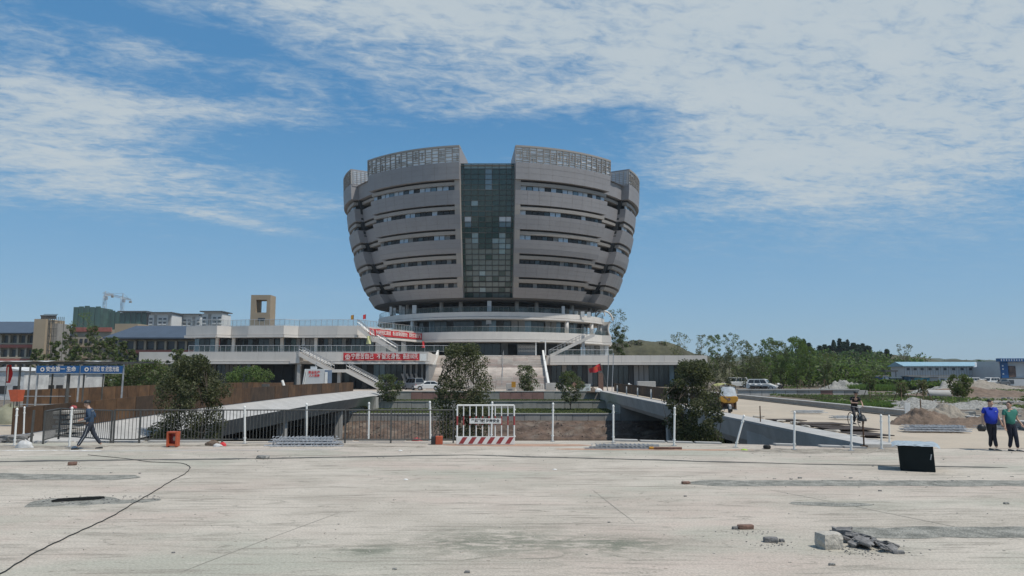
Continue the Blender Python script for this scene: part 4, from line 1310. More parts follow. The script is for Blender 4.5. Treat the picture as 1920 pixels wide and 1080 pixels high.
def crane(label, u, vtop, vjib, jib_to, cj_to, d):
    t = thing('tower_crane', label, 'crane', (X(u, d), d, 0), 0, 'tower cranes over the netted blocks')
    x = X(u, d); zj = Z(vjib, d); zt = Z(vtop, d)
    mb = MB(); w = 1.0
    for sx_ in (-w, w):
        for sy_ in (-w, w):
            mb.tube((x + sx_, d + sy_, 0), (x + sx_, d + sy_, zj), .2, n=4)
    k = 0
    z = 0
    while z < zj:
        s = 1 if k % 2 else -1
        mb.tube((x - w * s, d - w, z), (x + w * s, d - w, z + 3), .14, n=4); mb.tube((x - w, d - w, z), (x + w, d - w, z), .12, n=4)
        z += 3; k += 1
    mb.build('mast', M_steel, t)
    def arm(u1, v1, nm):
        p0 = Vector((x, d, zj)); p1 = Vector((X(u1, d), d + 6, Z(v1, d)))
        mb = MB()
        mb.tube(p0 + Vector((0, 0, 1.6)), p1 + Vector((0, 0, 1.0)), .2, n=4)
        mb.tube(p0 + Vector((0, -1, 0)), p1 + Vector((0, -1, 0)), .18, n=4); mb.tube(p0 + Vector((0, 1, 0)), p1 + Vector((0, 1, 0)), .18, n=4)
        n = 10
        for i in range(n):
            mb.tube(p0.lerp(p1, i / n), p0.lerp(p1, (i + .5) / n) + Vector((0, 0, 1.3)), .12, n=4)
            mb.tube(p0.lerp(p1, (i + 1) / n), p0.lerp(p1, (i + .5) / n) + Vector((0, 0, 1.3)), .12, n=4)
        mb.tube(Vector((x, d, zt)), p0.lerp(p1, .7) + Vector((0, 0, 1.5)), .12, n=4)
        mb.build(nm, M_steel, t)
    arm(*jib_to, 'jib'); arm(*cj_to, 'counter_jib')
    MB().tube((x, d, zj), (x, d, zt), .8, .3, n=4).build('peak', M_steel, t)
    p = Vector((X(cj_to[0], d), d + 5, Z(cj_to[1], d) - 1.5)); MB().box(p, (2, 1.2, 1.6)).build('counterweight', M_conc_d, t)
    MB().box((x + 1.8, d - 1.6, zj - 2), (2.2, 2.2, 2.6)).build('cab', M_steel, t)
crane('tower crane with a short folded jib over the netted block', 188, 546, 555, (181, 560), (196, 552), 640)
crane('tower crane with the long tilted jib reaching over the tallest netted block', 221.5, 550, 560, (177, 549), (231, 562), 650)

# ------------------------------------------------------------------ hills and far ground
def ridge(name, pts, d, m, thick=120, kind='structure', amp=1.0, seed=0, label=None):
    """pts: (u, v) skyline at distance d; a rounded hill body of real depth"""
    us = [p[0] for p in pts]
    def top(u):
        for (a, b), (c, e) in zip(pts[:-1], pts[1:]):
            if u <= c: return b + (e - b) * (u - a) / (c - a)
        return pts[-1][1]
    def fn(s, t_):
        u = us[0] + (us[-1] - us[0]) * s
        y = d - thick + 2 * thick * t_
        zt_ = Z(top(u), d)
        h = zt_ * max(0, 1 - abs(2 * t_ - 1) ** 2.0)
        h += nn_.fractal(Vector((u * .03 + seed, y * .03, seed)), 1, 2, 4) * amp * (1 if 0.1 < t_ < .9 else 0)
        return (X(u, d) * (y / d if False else 1), y, max(h, -.3) - .02)
    MB().grid(fn, 120, 20).build(name, m, kind=kind, fix=False, smooth=True)
M_hillf = mat('far_hill_green', (0.045, 0.062, 0.035), 0.95, var=.35, scale=.02, coords='World', fine=.35, fscale=.12)
M_hillb = mat('hill_brown_green', (0.060, 0.058, 0.030), 0.95, var=.4, scale=.08, coords='World', fine=.3, fscale=.6)
ridge('hill', [(1330, 690), (1420, 672), (1500, 660), (1560, 658), (1640, 664), (1700, 672), (1800, 680), (1900, 692)], 330, M_hillb, 60, amp=1.2)
ridge('hills', [(1200, 676), (1400, 670), (1640, 671), (1720, 675), (1850, 677), (1920, 676), (2100, 672), (2400, 668)], 1500, M_hillf, 400, amp=5, seed=4)
ridge('hills', [(-500, 670), (-100, 676), (200, 672), (500, 675), (760, 680)], 1500, M_hillf, 400, amp=5, seed=9)
ridge('mound', [(1110, 690), (1140, 645), (1200, 637), (1262, 642), (1300, 662), (1400, 690)], 255, M_hillb, 30, amp=.9, seed=2)

# ------------------------------------------------------------------ site cabins on the right
DP = 170
t = thing('site_cabin', 'long white two storey prefab cabin with small dark windows and pale blue roof', 'site cabin', (X(1768, DP), DP, 0))
xa, xb, zt = X(1696, DP), X(1842, DP), Z(686, DP)
MB().bb((xa, DP, 0), (xb, DP + 6, zt)).build('wall', M_prefab, t)
n = 30
mb = MB()
for i in range(n + 1):
    x = xa + (xb - xa) * i / n
    mb.bb((x - .04, DP - .04, 0), (x + .04, DP, zt))
mb.build('wall_joint', M_conc_d, t, kind='stuff')
mb = MB(); mb.prism([(DP - .6, zt), (DP + 3, zt + .95), (DP + 6.6, zt), (DP + 6.6, zt - .15), (DP - .6, zt - .15)], 'x', xa - .5, xb + .5)
mb.build('roof', mat('roof_pale_blue', (.22, .36, .44), .5), t)
for u in (1703, 1716, 1729, 1744, 1757, 1772, 1788, 1804, 1820, 1837):
    f = ubox('window', M_prefab, (X(u, DP), DP - .03, Z(692, DP)), (.95, .1, .75), t)
    ubox('window_pane', M_win, (X(u, DP), DP - .09, Z(692, DP)), (.7, .06, .55), t)
ubox('floor_line', M_conc_d, ((xa + xb) / 2, DP - .03, Z(704, DP)), (xb - xa, .08, .12), t)
for u in (1723, 1741, 1790, 1812, 1832):
    ubox('door', M_conc_d, (X(u, DP), DP - .04, 1.0), (.8, .08, 1.9), t)
t = thing('site_cabin', 'white gable ended cabin between the long prefab and the blue building', 'site cabin', (X(1861, 166), 166, 0))
xa, xb = X(1843, 166), X(1880, 166)
MB().prism([(xa, 0), (xb, 0), (xb, Z(688, 166)), ((xa + xb) / 2, Z(679, 166)), (xa, Z(688, 166))], 'y', 166, 172).build('wall', M_prefab, t)
for u in (1856, 1868): ubox('wall_joint', M_conc_d, (X(u, 166), 165.97, 2.4), (.06, .06, 4.4), t)
t = thing('site_office', 'blue and white building with striped blue roof edge and a dark picture panel', 'building', (X(1900, 160), 160, 0))
xa, xb, xc = X(1872, 160), X(1990, 160), X(1891, 160)
MB().bb((xa + .5, 160.3, 0), (xb, 168, Z(677, 160))).build('wall', M_prefab, t)
MB().bb((X(1878, 160), 160, Z(709, 160)), (xc, 160.4, Z(678, 160))).build('blue_panel', M_blue, t)
MB().bb((X(1892, 160), 160, Z(707, 160)), (X(1905, 160), 160.25, Z(686, 160))).build('picture_panel', mat('picture_print', (.05, .04, .045), .5, var=.5, scale=1.2, col2=(.20, .12, .09)), t)
MB().bb((xa, 159.2, Z(678, 160)), (xb + 1, 160.5, Z(672, 160))).build('roof_edge', M_blue, t)
for i in range(24):
    x = xa + .3 + i * .55
    ubox('roof_stripe', M_prefab, (x, 159.17, Z(675, 160)), (.16, .05, .45), t)
for v in (686, 692, 701): ubox('sign_mark', M_wpaint, (X(1881, 160), 159.97, Z(v, 160)), (.3, .05, .3), t)
MB().bb((xa, 159.6, Z(711, 160)), (xb, 160.3, Z(709, 160))).build('canopy', M_rail, t)
MB().bb((X(1888, 158), 158, 0), (X(1935, 158), 160, Z(711, 158))).build('annex', M_prefab, t)
ubox('window', M_win, (X(1895, 158), 157.97, Z(716, 158)), (1.1, .06, .8), t)
# small sheds
def shed(label, u0, u1, v0, v1, d, m, dep=3, cat='shed', name='shed'):
    t = thing(name, label, cat, (X((u0 + u1) / 2, d), d, 0))
    MB().bb((X(u0, d), d, 0), (X(u1, d), d + dep, Z(v0, d))).build('wall', m, t)
    MB().bb((X(u0, d) - .15, d - .15, Z(v0, d) + .003), (X(u1, d) + .15, d + dep + .15, Z(v0, d) + .12)).build('roof', M_conc_d, t)
    w = X(u1, d) - X(u0, d)
    ubox('door', M_win, (X(u0, d) + w * .3, d - .03, min(1.0, Z(v0, d) * .45)), (min(.8, w * .3), .05, min(1.9, Z(v0, d) * .85)), t)
    return t
shed('small bright blue hut at the end of the shed row', 1643, 1654, 706, 716, 150, M_blue)
shed('pale hut between the blue hut and the dark covered stacks', 1655, 1665, 705, 716, 151, M_prefab)
shed('blue hut with curved tops below the start of the long prefab', 1704, 1726, 706, 718, 150, mat('dull_blue', (.06, .13, .2), .6))
shed('light teal sheeted hut beside the white shed', 1729, 1747, 708, 721, 146, M_teal)
shed('plain white shed under the long prefab cabin', 1759, 1784, 708, 724, 142, M_prefab)
t = thing('covered_stack', 'dark sheet covered stack of site materials near the blue hut', 'stack', (X(1680, 152), 152, 0))
MB().bb((X(1667, 152), 152, 0), (X(1702, 152), 156, Z(707, 152))).build('cover', mat('dark_blue_sheet', (.03, .06, .08), .6), t, bevel=.2)
MB().bb((X(1660, 156), 156, Z(697, 156)), (X(1684, 156), 160, Z(694, 156))).build('roof_sheet', M_rail, t)
for u in (1662, 1682): MB().tube((X(u, 156), 156.5, 0), (X(u, 156), 156.5, Z(695, 156)), .1).build('pole', M_rail, t)
# ------------------------------------------------------------------ trees
def leaf_obj(pts, size, m, seed, flat=.5, ratio=.55):
    r = np.random.default_rng(seed)
    n = len(pts)
    a = r.uniform(0, 2 * pi, n); t = r.normal(0, .7, n)
    ux = np.stack([np.cos(a) * np.cos(t), np.sin(a) * np.cos(t), np.sin(t)], 1)
    w = r.normal(0, 1, (n, 3)); w -= (w * ux).sum(1, keepdims=True) * ux
    w /= np.linalg.norm(w, axis=1, keepdims=True) + 1e-9
    s = (size * r.uniform(.6, 1.3, n))[:, None]
    V = np.stack([pts - ux * s, pts + w * s * ratio, pts + ux * s, pts - w * s * ratio], 1).reshape(-1, 3)
    me = bpy.data.meshes.new('crown')
    me.vertices.add(4 * n); me.vertices.foreach_set('co', V.ravel())
    me.loops.add(4 * n); me.loops.foreach_set('vertex_index', np.arange(4 * n))
    me.polygons.add(n); me.polygons.foreach_set('loop_start', np.arange(0, 4 * n, 4)); me.polygons.foreach_set('loop_total', np.full(n, 4))
    mats = m if isinstance(m, (list, tuple)) else [m]
    for q in mats: me.materials.append(q)
    if len(mats) > 1:
        me.polygons.foreach_set('material_index', r.integers(0, len(mats), n).astype('i'))
    me.update()
    return me
def crown_pts(r, clumps, n, squash=.8):
    cl = np.array(clumps)
    w = cl[:, 3] ** 2; w /= w.sum()
    k = r.choice(len(cl), n, p=w)
    d = r.normal(0, 1, (n, 3)); d /= np.linalg.norm(d, axis=1, keepdims=True)
    rad = r.uniform(.25, 1, n) ** .6
    return cl[k, :3] + d * rad[:, None] * cl[k, 3:4] * np.array([1, 1, squash])
def make_tree(name, label, H, rad, seed, mats, barkm=None, n=5000, leaf=.09, base=.25, shape='round', stems=1, trunk=.08, nclump=34, clump=.28, group=None, cat='tree', sparse=False, loc=(0, 0, 0), rz=0, wild=1.0):
    barkm = barkm or M_bark
    r = np.random.default_rng(seed); rr = random.Random(seed)
    t = thing(name, label, cat, loc, rz, group)
    hb = H * base
    tips = []
    for i in range(nclump):
        f = (i + .5) / nclump
        z = hb + (H - hb) * f
        if shape == 'round': rho = sqrt(max(0.04, 1 - (2 * f - 1) ** 2 * .92))
        elif shape == 'cone': rho = (1 - f) ** .8 * .95 + .08
        elif shape == 'egg': rho = max(.12, sin(pi * min(.985, f * .76 + .20))) ** .55
        elif shape == 'vase': rho = .35 + .65 * f if f < .8 else 1.0 * (1 - (f - .8) * 2.2)
        elif shape == 'column': rho = .8 * sqrt(max(.05, 1 - (2 * f - 1) ** 4))
        a = i * 2.399 + rr.uniform(-.5, .5)
        q = rho * rad * sqrt(rr.uniform(.15, 1)) * rr.uniform(.8, 1.0 + .22 * wild)
        c = clump * rad * rr.uniform(.7, 1.35)
        z2 = min(max(z, hb + .3 * c), H - c * .6)
        tips.append((q * cos(a), q * sin(a), z2, c))
    pts = crown_pts(r, tips, n)
    me = leaf_obj(pts, leaf, mats, seed)
    o = bpy.data.objects.new('crown', me); COL.objects.link(o); adopt(o, t, False)
    mb = MB()
    roots = [(rr.uniform(-.12, .12) * stems * .5, rr.uniform(-.12, .12) * stems * .5) for _ in range(stems)]
    if stems == 1: roots = [(0, 0)]
    tops = []
    for sx_, sy_ in roots:
        p = Vector((sx_, sy_, -.1)); rad_ = trunk * H / 6 / sqrt(stems) * 1.3
        lean = Vector((rr.uniform(-.1, .1) + sx_ * .9, rr.uniform(-.1, .1) + sy_ * .9, 1))
        steps = 5
        chain = [p]
        for k in range(steps):
            p = p + lean * (H * .72 / steps) + Vector((rr.uniform(-.05, .05), rr.uniform(-.05, .05), 0)) * H * .25
            chain.append(p)
        for k in range(steps):
            mb.tube(chain[k], chain[k + 1], rad_ * (1 - k * .17), rad_ * (1 - (k + 1) * .17), n=6)
        tops.append(chain)
    for i, (x, y, z, c) in enumerate(tips):
        if i % (1 if sparse or nclump < 30 else 2): continue
        ch = tops[i % len(tops)]
        zz_ = z - (abs(x) + abs(y)) * .8 - .1 * H
        k = min(range(len(ch)), key=lambda q: abs(ch[q].z - max(zz_, H * .12)))
        s = ch[k]
        e = Vector((x, y, z))
        mid = s.lerp(e, .5) + Vector((0, 0, .04 * H))
        rb = trunk * H / 6 * .34
        mb.tube(s, mid, rb, rb * .6, n=4, caps=False); mb.tube(mid, e, rb * .6, rb * .2, n=4, caps=False)
        if sparse:
            for _ in range(3):
                q = e + Vector((rr.uniform(-1, 1), rr.uniform(-1, 1), rr.uniform(-.3, 1))) * c
                mb.tube(mid.lerp(e, .7), q, rb * .3, rb * .1, n=3, caps=False)
    mb.build('trunk', barkm, t, world=False)
    return t
def px_h(v0, v1, d): return Z(v0, d) - Z(v1, d)
# canal-bank trees
def bankz(d): return -4.6 + .1
d = 38
make_tree('bushy_tree', 'big dense dark tree standing in the canal in front of the pale bridge wall', Z(668, d) + 2.6, 1.55, 11, [M_leaf_dk, M_leaf_ol], n=17000, leaf=.062, base=.30, shape='egg', stems=4, nclump=70, clump=.30, loc=(X(364, d), d, -2.6), trunk=.06)
d = 37
make_tree('bushy_tree', 'tall dense cone shaped tree before the grand staircase, rising behind the white barrier gate', Z(644, d) + 2.8, 1.42, 12, [M_leaf_dk, M_leaf_ol], n=17000, leaf=.056, base=.26, shape='egg', stems=4, nclump=90, clump=.30, loc=(X(868, d), d, -2.8), trunk=.055)
d = 35
make_tree('bushy_tree', 'large rounded dark tree beside the yellow three wheeler and grey bridge', Z(676, d) + 2.8, 1.27, 13, [M_leaf_dk, M_leaf_dk, M_leaf_ol], n=18000, leaf=.060, base=.22, shape='egg', stems=5, nclump=80, clump=.30, loc=(X(1297, d), d, -2.8), trunk=.055)
# small trees on the grass strips
for (u, vt, vb, w, zz0, lab, sd, sh, nst) in (
        (729, 702, 767, 40, -2.2, 'small thin tree on the lower grass strip in front of the white car', 21, 'round', 2),
        (989, 685, 749, 36, -1.2, 'small round headed tree on the upper grass strip before the stone stairs', 22, 'round', 1),
        (1069, 696, 770, 42, -2.2, 'small double bodied tree on the lower grass strip near the white sign board', 23, 'round', 2)):
    g = G(u, vb, zz0)
    make_tree('young_tree', lab, Z(vt, g.y) - zz0, w / 2 / 1387 * g.y, sd, [M_leaf_dk, M_leaf_ol, M_leaf_mid], n=3800, leaf=.11, base=.24, shape=sh, stems=nst, nclump=34, clump=.34, loc=(g.x, g.y, zz0), trunk=.06, wild=1.4)
# left side
for (u, vt, vb, w, d, lab, sd, m, nn2, bs) in (
        (275, 676, 730, 80, 80, 'wide olive bush beyond the canopy next to the big canal tree', 31, [M_leaf_mid, M_leaf_ol], 7000, .05),
        (468, 687, 722, 62, 112, 'fresh green rounded shrub against the dark podium ground floor', 32, [M_leaf_mid, M_leaf_lt], 5000, .08),
        (437, 697, 724, 26, 112, 'low green shrub beside the fresh green rounded one', 33, [M_leaf_mid], 2000, .08)):
    make_tree('shrub', lab, Z(vt, d) , w / 2 / 1387 * d, sd, m, n=nn2, leaf=.13, base=bs, shape='round', stems=2, nclump=30, clump=.38, loc=(X(u, d), d, 0), trunk=.05, cat='shrub')
LT = [(128, 608, 26, 150), (150, 585, 34, 240), (170, 612, 30, 140), (205, 632, 26, 120), (100, 640, 22, 118), (68, 655, 26, 110), (228, 640, 22, 125), (187, 640, 24, 112), (140, 648, 22, 110), (330, 655, 26, 115), (245, 655, 20, 130)]
labs = ['thin young tree before the tan school tower, tallest of its clump', 'bright leafy tree standing high before the netted tower block', 'slender tree in front of the pale tan school block', 'loose olive tree beside the blue roofed school building',
        'short sparse tree at the foot of the tan stair tower', 'low dark tree before the red banded school building', 'thin tree touching the blue roof corner of the second school building', 'pale stemmed sapling over the blue canopy sign',
        'sapling with pale forked stems behind the white tents', 'bare looking sapling by the end of the podium terrace', 'small thin tree before the red bands of the second school building']
for i, ((u, vt, w, d), lab) in enumerate(zip(LT, labs)):
    H = Z(vt, d)
    make_tree('slender_tree', lab, H, w / 2 / 1387 * d * 1.1, 40 + i, [M_leaf_mid, M_leaf_ol] if i != 1 else [M_leaf_lt, M_leaf_mid], barkm=M_barkp, n=1500, leaf=.20, base=.30, shape='round' if i % 2 else 'column', stems=2, nclump=22, clump=.36, loc=(X(u, d), d, 0), trunk=.05, sparse=True, group='young trees around the school')
# dark ground cover below them
def foliage_mass(name, boxes, n, leaf, m, seed):
    r = np.random.default_rng(seed)
    P_ = []
    for (xa, xb, ya, yb, h) in boxes:
        k = n // len(boxes)
        x = r.uniform(xa, xb, k); y = r.uniform(ya, yb, k)
        hh = h * (.55 + .45 * np.abs(np.sin(x * .8 + y * .5) * np.cos(x * .31)))
        z = hh * np.sqrt(r.random(k))
        P_.append(np.stack([x, y, z], 1))
    me = leaf_obj(np.concatenate(P_), leaf, m, seed)
    o = bpy.data.objects.new(name, me); COL.objects.link(o); o['kind'] = 'stuff'
    return o
foliage_mass('undergrowth', [(X(-60, 120), X(330, 120), 118, 128, 3.2), (X(225, 95), X(320, 95), 88, 98, 2.6)], 16000, .3, [M_leaf_mid, M_leaf_dk, M_leaf_ol], 5)
# right side young street trees: thin stems, light crowns
def wispy(u, vt, w, d, i, lab, m=None, base=.36, n=900, grp='young thin trees beyond the bridge', sh='vase', z0=0.0, lf=None):
    return make_tree('slender_tree', lab, Z(vt, d) - z0, w / 2 / 1387 * d, 60 + i, m or [M_leaf_mid, M_leaf_ol], barkm=M_bark, n=n, leaf=lf or .15, base=base, shape=sh, stems=3, nclump=24, clump=.30, loc=(X(u, d), d, z0), trunk=.035, sparse=True, group=grp)
RT_ = [
    (1160, 580, 44, 190, 'tall wispy tree right against the curling white chute', [M_leaf_pale, M_leaf_ol], 1100),
    (1160, 612, 34, 186, 'dense dark tree at the foot of the curling white chute', [M_leaf_dk, M_leaf_mid], 2600),
    (1272, 624, 44, 150, 'wispy pale crowned tree standing alone over the podium end', [M_leaf_pale, M_leaf_ol], 800),
    (1318, 628, 34, 150, 'thin pale tree beside the end of the white podium roof', [M_leaf_pale, M_leaf_ol], 700),
    (1340, 628, 32, 165, 'light green young tree, its crown just over the podium end', [M_leaf_lt, M_leaf_mid], 1300),
    (1370, 625, 34, 160, 'tallest wispy crown in the row behind the three wheeler', [M_leaf_pale, M_leaf_mid], 1000),
    (1398, 638, 30, 150, 'thin young tree above the black motorbikes', [M_leaf_mid, M_leaf_ol], 1000),
    (1415, 644, 30, 140, 'half bare young tree directly over the white off-road car', [M_leaf_mid, M_leaf_pale], 1000),
    (1445, 634, 42, 135, 'round crowned young tree just past the white off-road car', [M_leaf_mid, M_leaf_mid, M_leaf_lt], 2600),
    (1462, 640, 40, 128, 'young tree with pale twigs between two fuller green ones', [M_leaf_mid, M_leaf_ol], 1800),
    (1492, 632, 52, 125, 'fullest fresh green young tree at the middle of the row', [M_leaf_lt, M_leaf_mid], 4200),
    (1516, 650, 40, 118, 'leaning thin tree before the dark conifers', [M_leaf_mid, M_leaf_mid], 2400),
    (1550, 662, 34, 105, 'sparse tree with dark trunk growing over the long low wall', [M_leaf_ol, M_leaf_mid], 1200),
    (1410, 668, 60, 122, 'broad low tree with brownish crown above the motorbikes', [M_leaf_ol, M_leaf_dk], 2600),
    (1360, 664, 50, 128, 'brownish bush like tree next to the dark rounded canal tree', [M_leaf_ol, M_leaf_dk], 2600),
    (1698, 645, 30, 200, 'nearly leafless tree at the corner of the long prefab cabin', [M_leaf_pale], 500),
    (1632, 694, 30, 78, 'small half bare tree beside the end of the low wall', [M_leaf_ol, M_leaf_mid], 900),
    (1799, 702, 44, 62, 'bushy young tree by the pale rubble heap', [M_leaf_ol, M_leaf_mid], 2200),
    (1728, 712, 24, 70, 'staked sapling before the broken pipe', [M_leaf_ol], 500),
    (1688, 716, 26, 66, 'tiny staked sapling on the lawn edge', [M_leaf_ol], 400),
]
for i, (u, vt, w, d, lab, m, n) in enumerate(RT_):
    z0 = 2.0 if i < 2 else 0
    wispy(u, vt, w, d, i, lab, m, n=int(n * 1.25), base=.12 if n > 2500 else .33, z0=z0, sh='round' if n > 2000 else 'vase', lf=.105 * (d / 110) if d > 90 else .085)
for u, d in ((1728, 70), (1688, 66), (1500, 100), (1545, 103), (1630, 78)):
    t = thing('tree_stake', 'wooden tripod stake propping the sapling at %s' % {1728: 'the broken pipe', 1688: 'the lawn edge', 1500: 'the middle of the low wall', 1545: 'the far end of the low wall', 1630: 'the sand coloured verge'}[u], 'stake', (X(u, d), d, 0), 0, 'tripod stakes around the young trees')
    for a in (0, 2.1, 4.2):
        MB().tube((.9 * cos(a), .9 * sin(a), 0), (.06 * cos(a), .06 * sin(a), 1.8), .035, n=5).build('pole', M_plank, t, world=False)
foliage_mass('undergrowth', [(X(1400, 150), X(1600, 150), 138, 160, 5.0), (X(1600, 130), X(1700, 130), 118, 135, 1.6), (X(1450, 220), X(1700, 220), 200, 235, 8.5), (X(1560, 160), X(1650, 160), 150, 165, 1.6)], 26000, .38, [M_leaf_mid, M_leaf_mid, M_leaf_dk, M_leaf_lt], 6)
# conifers on the hill
con = make_tree('conifer', 'dark conifer on the green hill', 9, 2.2, 90, [M_leaf_con], n=2600, leaf=.34, base=.05, shape='cone', stems=1, nclump=40, clump=.34, loc=(0, 0, 0), trunk=.05)
CN = [(1503, 640, 3.6), (1510, 636, 3.3), (1519, 643, 4), (1566, 638, 3.2), (1577, 635, 3.6), (1585, 641, 4.4), (1592, 637, 3.0), (1603, 643, 4.6), (1612, 646, 4.6), (1620, 644, 4.0), (1628, 648, 3.6), (1633, 649, 3.3), (1549, 646, 4.2), (1558, 648, 4.4), (1539, 648, 4.0)]
names_c = ['first dark conifer after the fresh green trees', 'pointed conifer, second along the hill crest', 'broad conifer just past the first two', 'slim pointed conifer at the start of the dense stand', 'tallest pointed conifer of the stand',
           'rounded conifer beside the tallest', 'thin spire conifer in the middle of the stand', 'wide conifer past the thin spire', 'blunt topped conifer in the stand', 'pointed conifer near the end of the stand', 'last but one conifer at the sloping end', 'last conifer of the stand before open sky', 'squat conifer at the low part of the stand', 'squat rounded conifer beside the slim one', 'conifer bridging the gap between the two stands']
for i, ((u, v, w), lab) in enumerate(zip(CN, names_c)):
    d = 300 + (i * 7) % 23
    zb = Z(668, d)
    h = Z(v, d) - zb
    kw = dict(loc=(X(u, d), d, zb), rz=i * 1.3, label=lab, group='dark conifers on the hill crest', scale=(w / 2.2 * .55, w / 2.2 * .55, h / 9))
    if i == 0:
        con.location = kw['loc']; con['label'] = lab; con['group'] = kw['group']; con.scale = kw['scale']
    else:
        copy_tree(con, **kw)
d = 290
cy = make_tree('cypress', 'single dark egg shaped cypress standing alone on the ridge', Z(655, d) - Z(675, d), 5 / 1387 * d, 99, [M_leaf_con], n=1800, leaf=.3, base=.04, shape='egg', stems=1, nclump=26, clump=.5, loc=(X(1666, d), d, Z(675, d)), trunk=.05)
foliage_mass('forest', [(X(1440, 300), X(1560, 300), 285, 312, Z(655, 300)), (X(1560, 300), X(1632, 300), 285, 312, Z(658, 300)), (X(1632, 300), X(1700, 300), 285, 300, Z(676, 300)), (X(1380, 260), X(1700, 260), 240, 262, Z(680, 250))], 32000, .70, [M_leaf_far, M_leaf_far, M_leaf_dk, M_leaf_mid], 8)
foliage_mass('treeline', [(X(1640, 420), X(2000, 420), 400, 430, Z(676, 410)), (X(1640, 300), X(1740, 300), 295, 305, Z(673, 300))], 9000, 1.1, [M_leaf_far], 9)
foliage_mass('undergrowth', [(X(1140, 240), X(1280, 240), 226, 236, 7.5)], 6000, .5, [M_leaf_mid, M_leaf_ol, M_hillb], 10)
# scrub over the mound behind the podium end
bx = []
tp = [(1140, 645), (1160, 641), (1180, 639), (1200, 637), (1220, 638), (1240, 640), (1262, 643), (1280, 651), (1296, 660)]
for (u0, v0), (u1, v1) in zip(tp[:-1], tp[1:]):
    bx.append((X(u0, 246), X(u1, 246), 243, 249, Z((v0 + v1) / 2, 246) + .3))
M_scrub = leafmat('scrub_brown', (.075, .062, .042))
foliage_mass('scrub', bx, 9000, .45, [M_scrub, M_leaf_dk, M_scrub, M_leaf_mid], 15)
r9 = random.Random(31)
bxs = []
for _ in range(60):
    x, y = r9.uniform(27, 105), r9.uniform(52, 150)
    if x < y * .27 + 6: continue
    w_ = r9.uniform(1.5, 6)
    bxs.append((x, x + w_, y, y + w_ * 1.5, r9.uniform(.15, .5)))
foliage_mass('weeds', bxs, 16000, .13, [M_leaf_mid, M_leaf_ol, M_leaf_lt], 17)
# ------------------------------------------------------------------ text helper
def text_obj(name, body, size, m, loc, parent, rz=0.0, rx=pi / 2, width=None, align='CENTER', bold=0.0):
    c = bpy.data.curves.new('lettering', 'FONT'); c.body = body; c.size = size; c.resolution_u = 2
    c.align_x = align; c.align_y = 'CENTER'; c.offset = bold
    o = bpy.data.objects.new('tmp', c); COL.objects.link(o)
    me = bpy.data.meshes.new_from_object(o.evaluated_get(bpy.context.evaluated_depsgraph_get()))
    bpy.data.objects.remove(o)
    me.materials.clear(); me.materials.append(m)
    xs = [v.co.x for v in me.vertices]
    t = bpy.data.objects.new(name, me); COL.objects.link(t)
    t.location = loc; t.rotation_euler = (rx, 0, rz)
    if width and xs:
        s = width / (max(xs) - min(xs)); t.scale = (s, 1, 1)
    adopt(t, parent)
    return t
M_wprint = mat('white_print', (.72, .68, .64), .7, var=.04)
M_dprint = mat('dark_print', (.06, .06, .06), .7, var=.04)
M_banner = mat('banner_red', (.50, .025, .03), .65, var=.12, scale=.7, streak=((1.2, 1, 2), .5, (.36, .02, .025)))
def wavy_sheet(a, b, z0, z1, z0b, z1b, amp=.05, n=60, th=.01):
    a, b = Vector((*a, 0)), Vector((*b, 0)); d = (b - a).normalized(); nr = Vector((d.y, -d.x, 0))
    def fn(s, t_):
        p = a.lerp(b, s)
        zl_, zh = z0 + (z0b - z0) * s, z1 + (z1b - z1) * s
        sag = -.10 * sin(pi * ((s * 6) % 1)) * (t_ if t_ > .5 else t_ * .3)
        q = p + nr * (amp * sin(s * 40) * sin(t_ * 3 + s * 9))
        return (q.x, q.y, zl_ + (zh - zl_) * t_ + sag)
    return MB().grid(fn, n, 5)
# banner 1 on the lower terrace band
d = 123.95
t = thing('banner', 'long red banner with ten large white characters hung on the lower terrace band', 'banner', (X(714, d), d, Z(676, d)))
b0, b1 = X(643, d), X(786, d)
wavy_sheet((b0, d), (b1, d), Z(676, d), Z(661, d), Z(675.5, d), Z(662.5, d)).build('cloth', M_banner, t, fix=False)
zc_ = Z(668.7, d)
text_obj('lettering', '宁愿苦自己', 1.0, M_wprint, (X(679, d), d - .12, zc_), t, width=X(700, d) - X(658, d), bold=.012)
text_obj('lettering', '不留终身憾', 1.0, M_wprint, (X(728, d), d - .12, zc_), t, width=X(750, d) - X(706, d), bold=.012)
text_obj('lettering', '奋战100天', .98, M_wprint, (X(769, d), d - .12, zc_), t, width=X(783, d) - X(755, d), bold=.012)
lx = X(651.5, d)
mb = MB()
for i in range(16):
    a, b_ = 2 * pi * i / 16, 2 * pi * (i + 1) / 16
    mb.face([(lx + .42 * cos(a), d - .12, zc_ + .36 * sin(a)), (lx + .42 * cos(b_), d - .12, zc_ + .36 * sin(b_)), (lx + .32 * cos(b_), d - .12, zc_ + .26 * sin(b_)), (lx + .32 * cos(a), d - .12, zc_ + .26 * sin(a))])
mb.bb((lx - .28, d - .13, zc_ - .03), (lx + .28, d - .12, zc_ + .05)).bb((lx - .05, d - .13, zc_ - .25), (lx + .05, d - .12, zc_ + .25)).bb((lx - .4, d - .13, zc_ - .46), (lx + .4, d - .12, zc_ - .38))
mb.build('emblem', M_wprint, t)
ubox('notice_board', M_wpaint, (X(793, d), d - .05, Z(670, d)), (X(799, d) - X(786.5, d), .06, 1.15), None, label='blank white board at the end of the long red banner', cat='board')
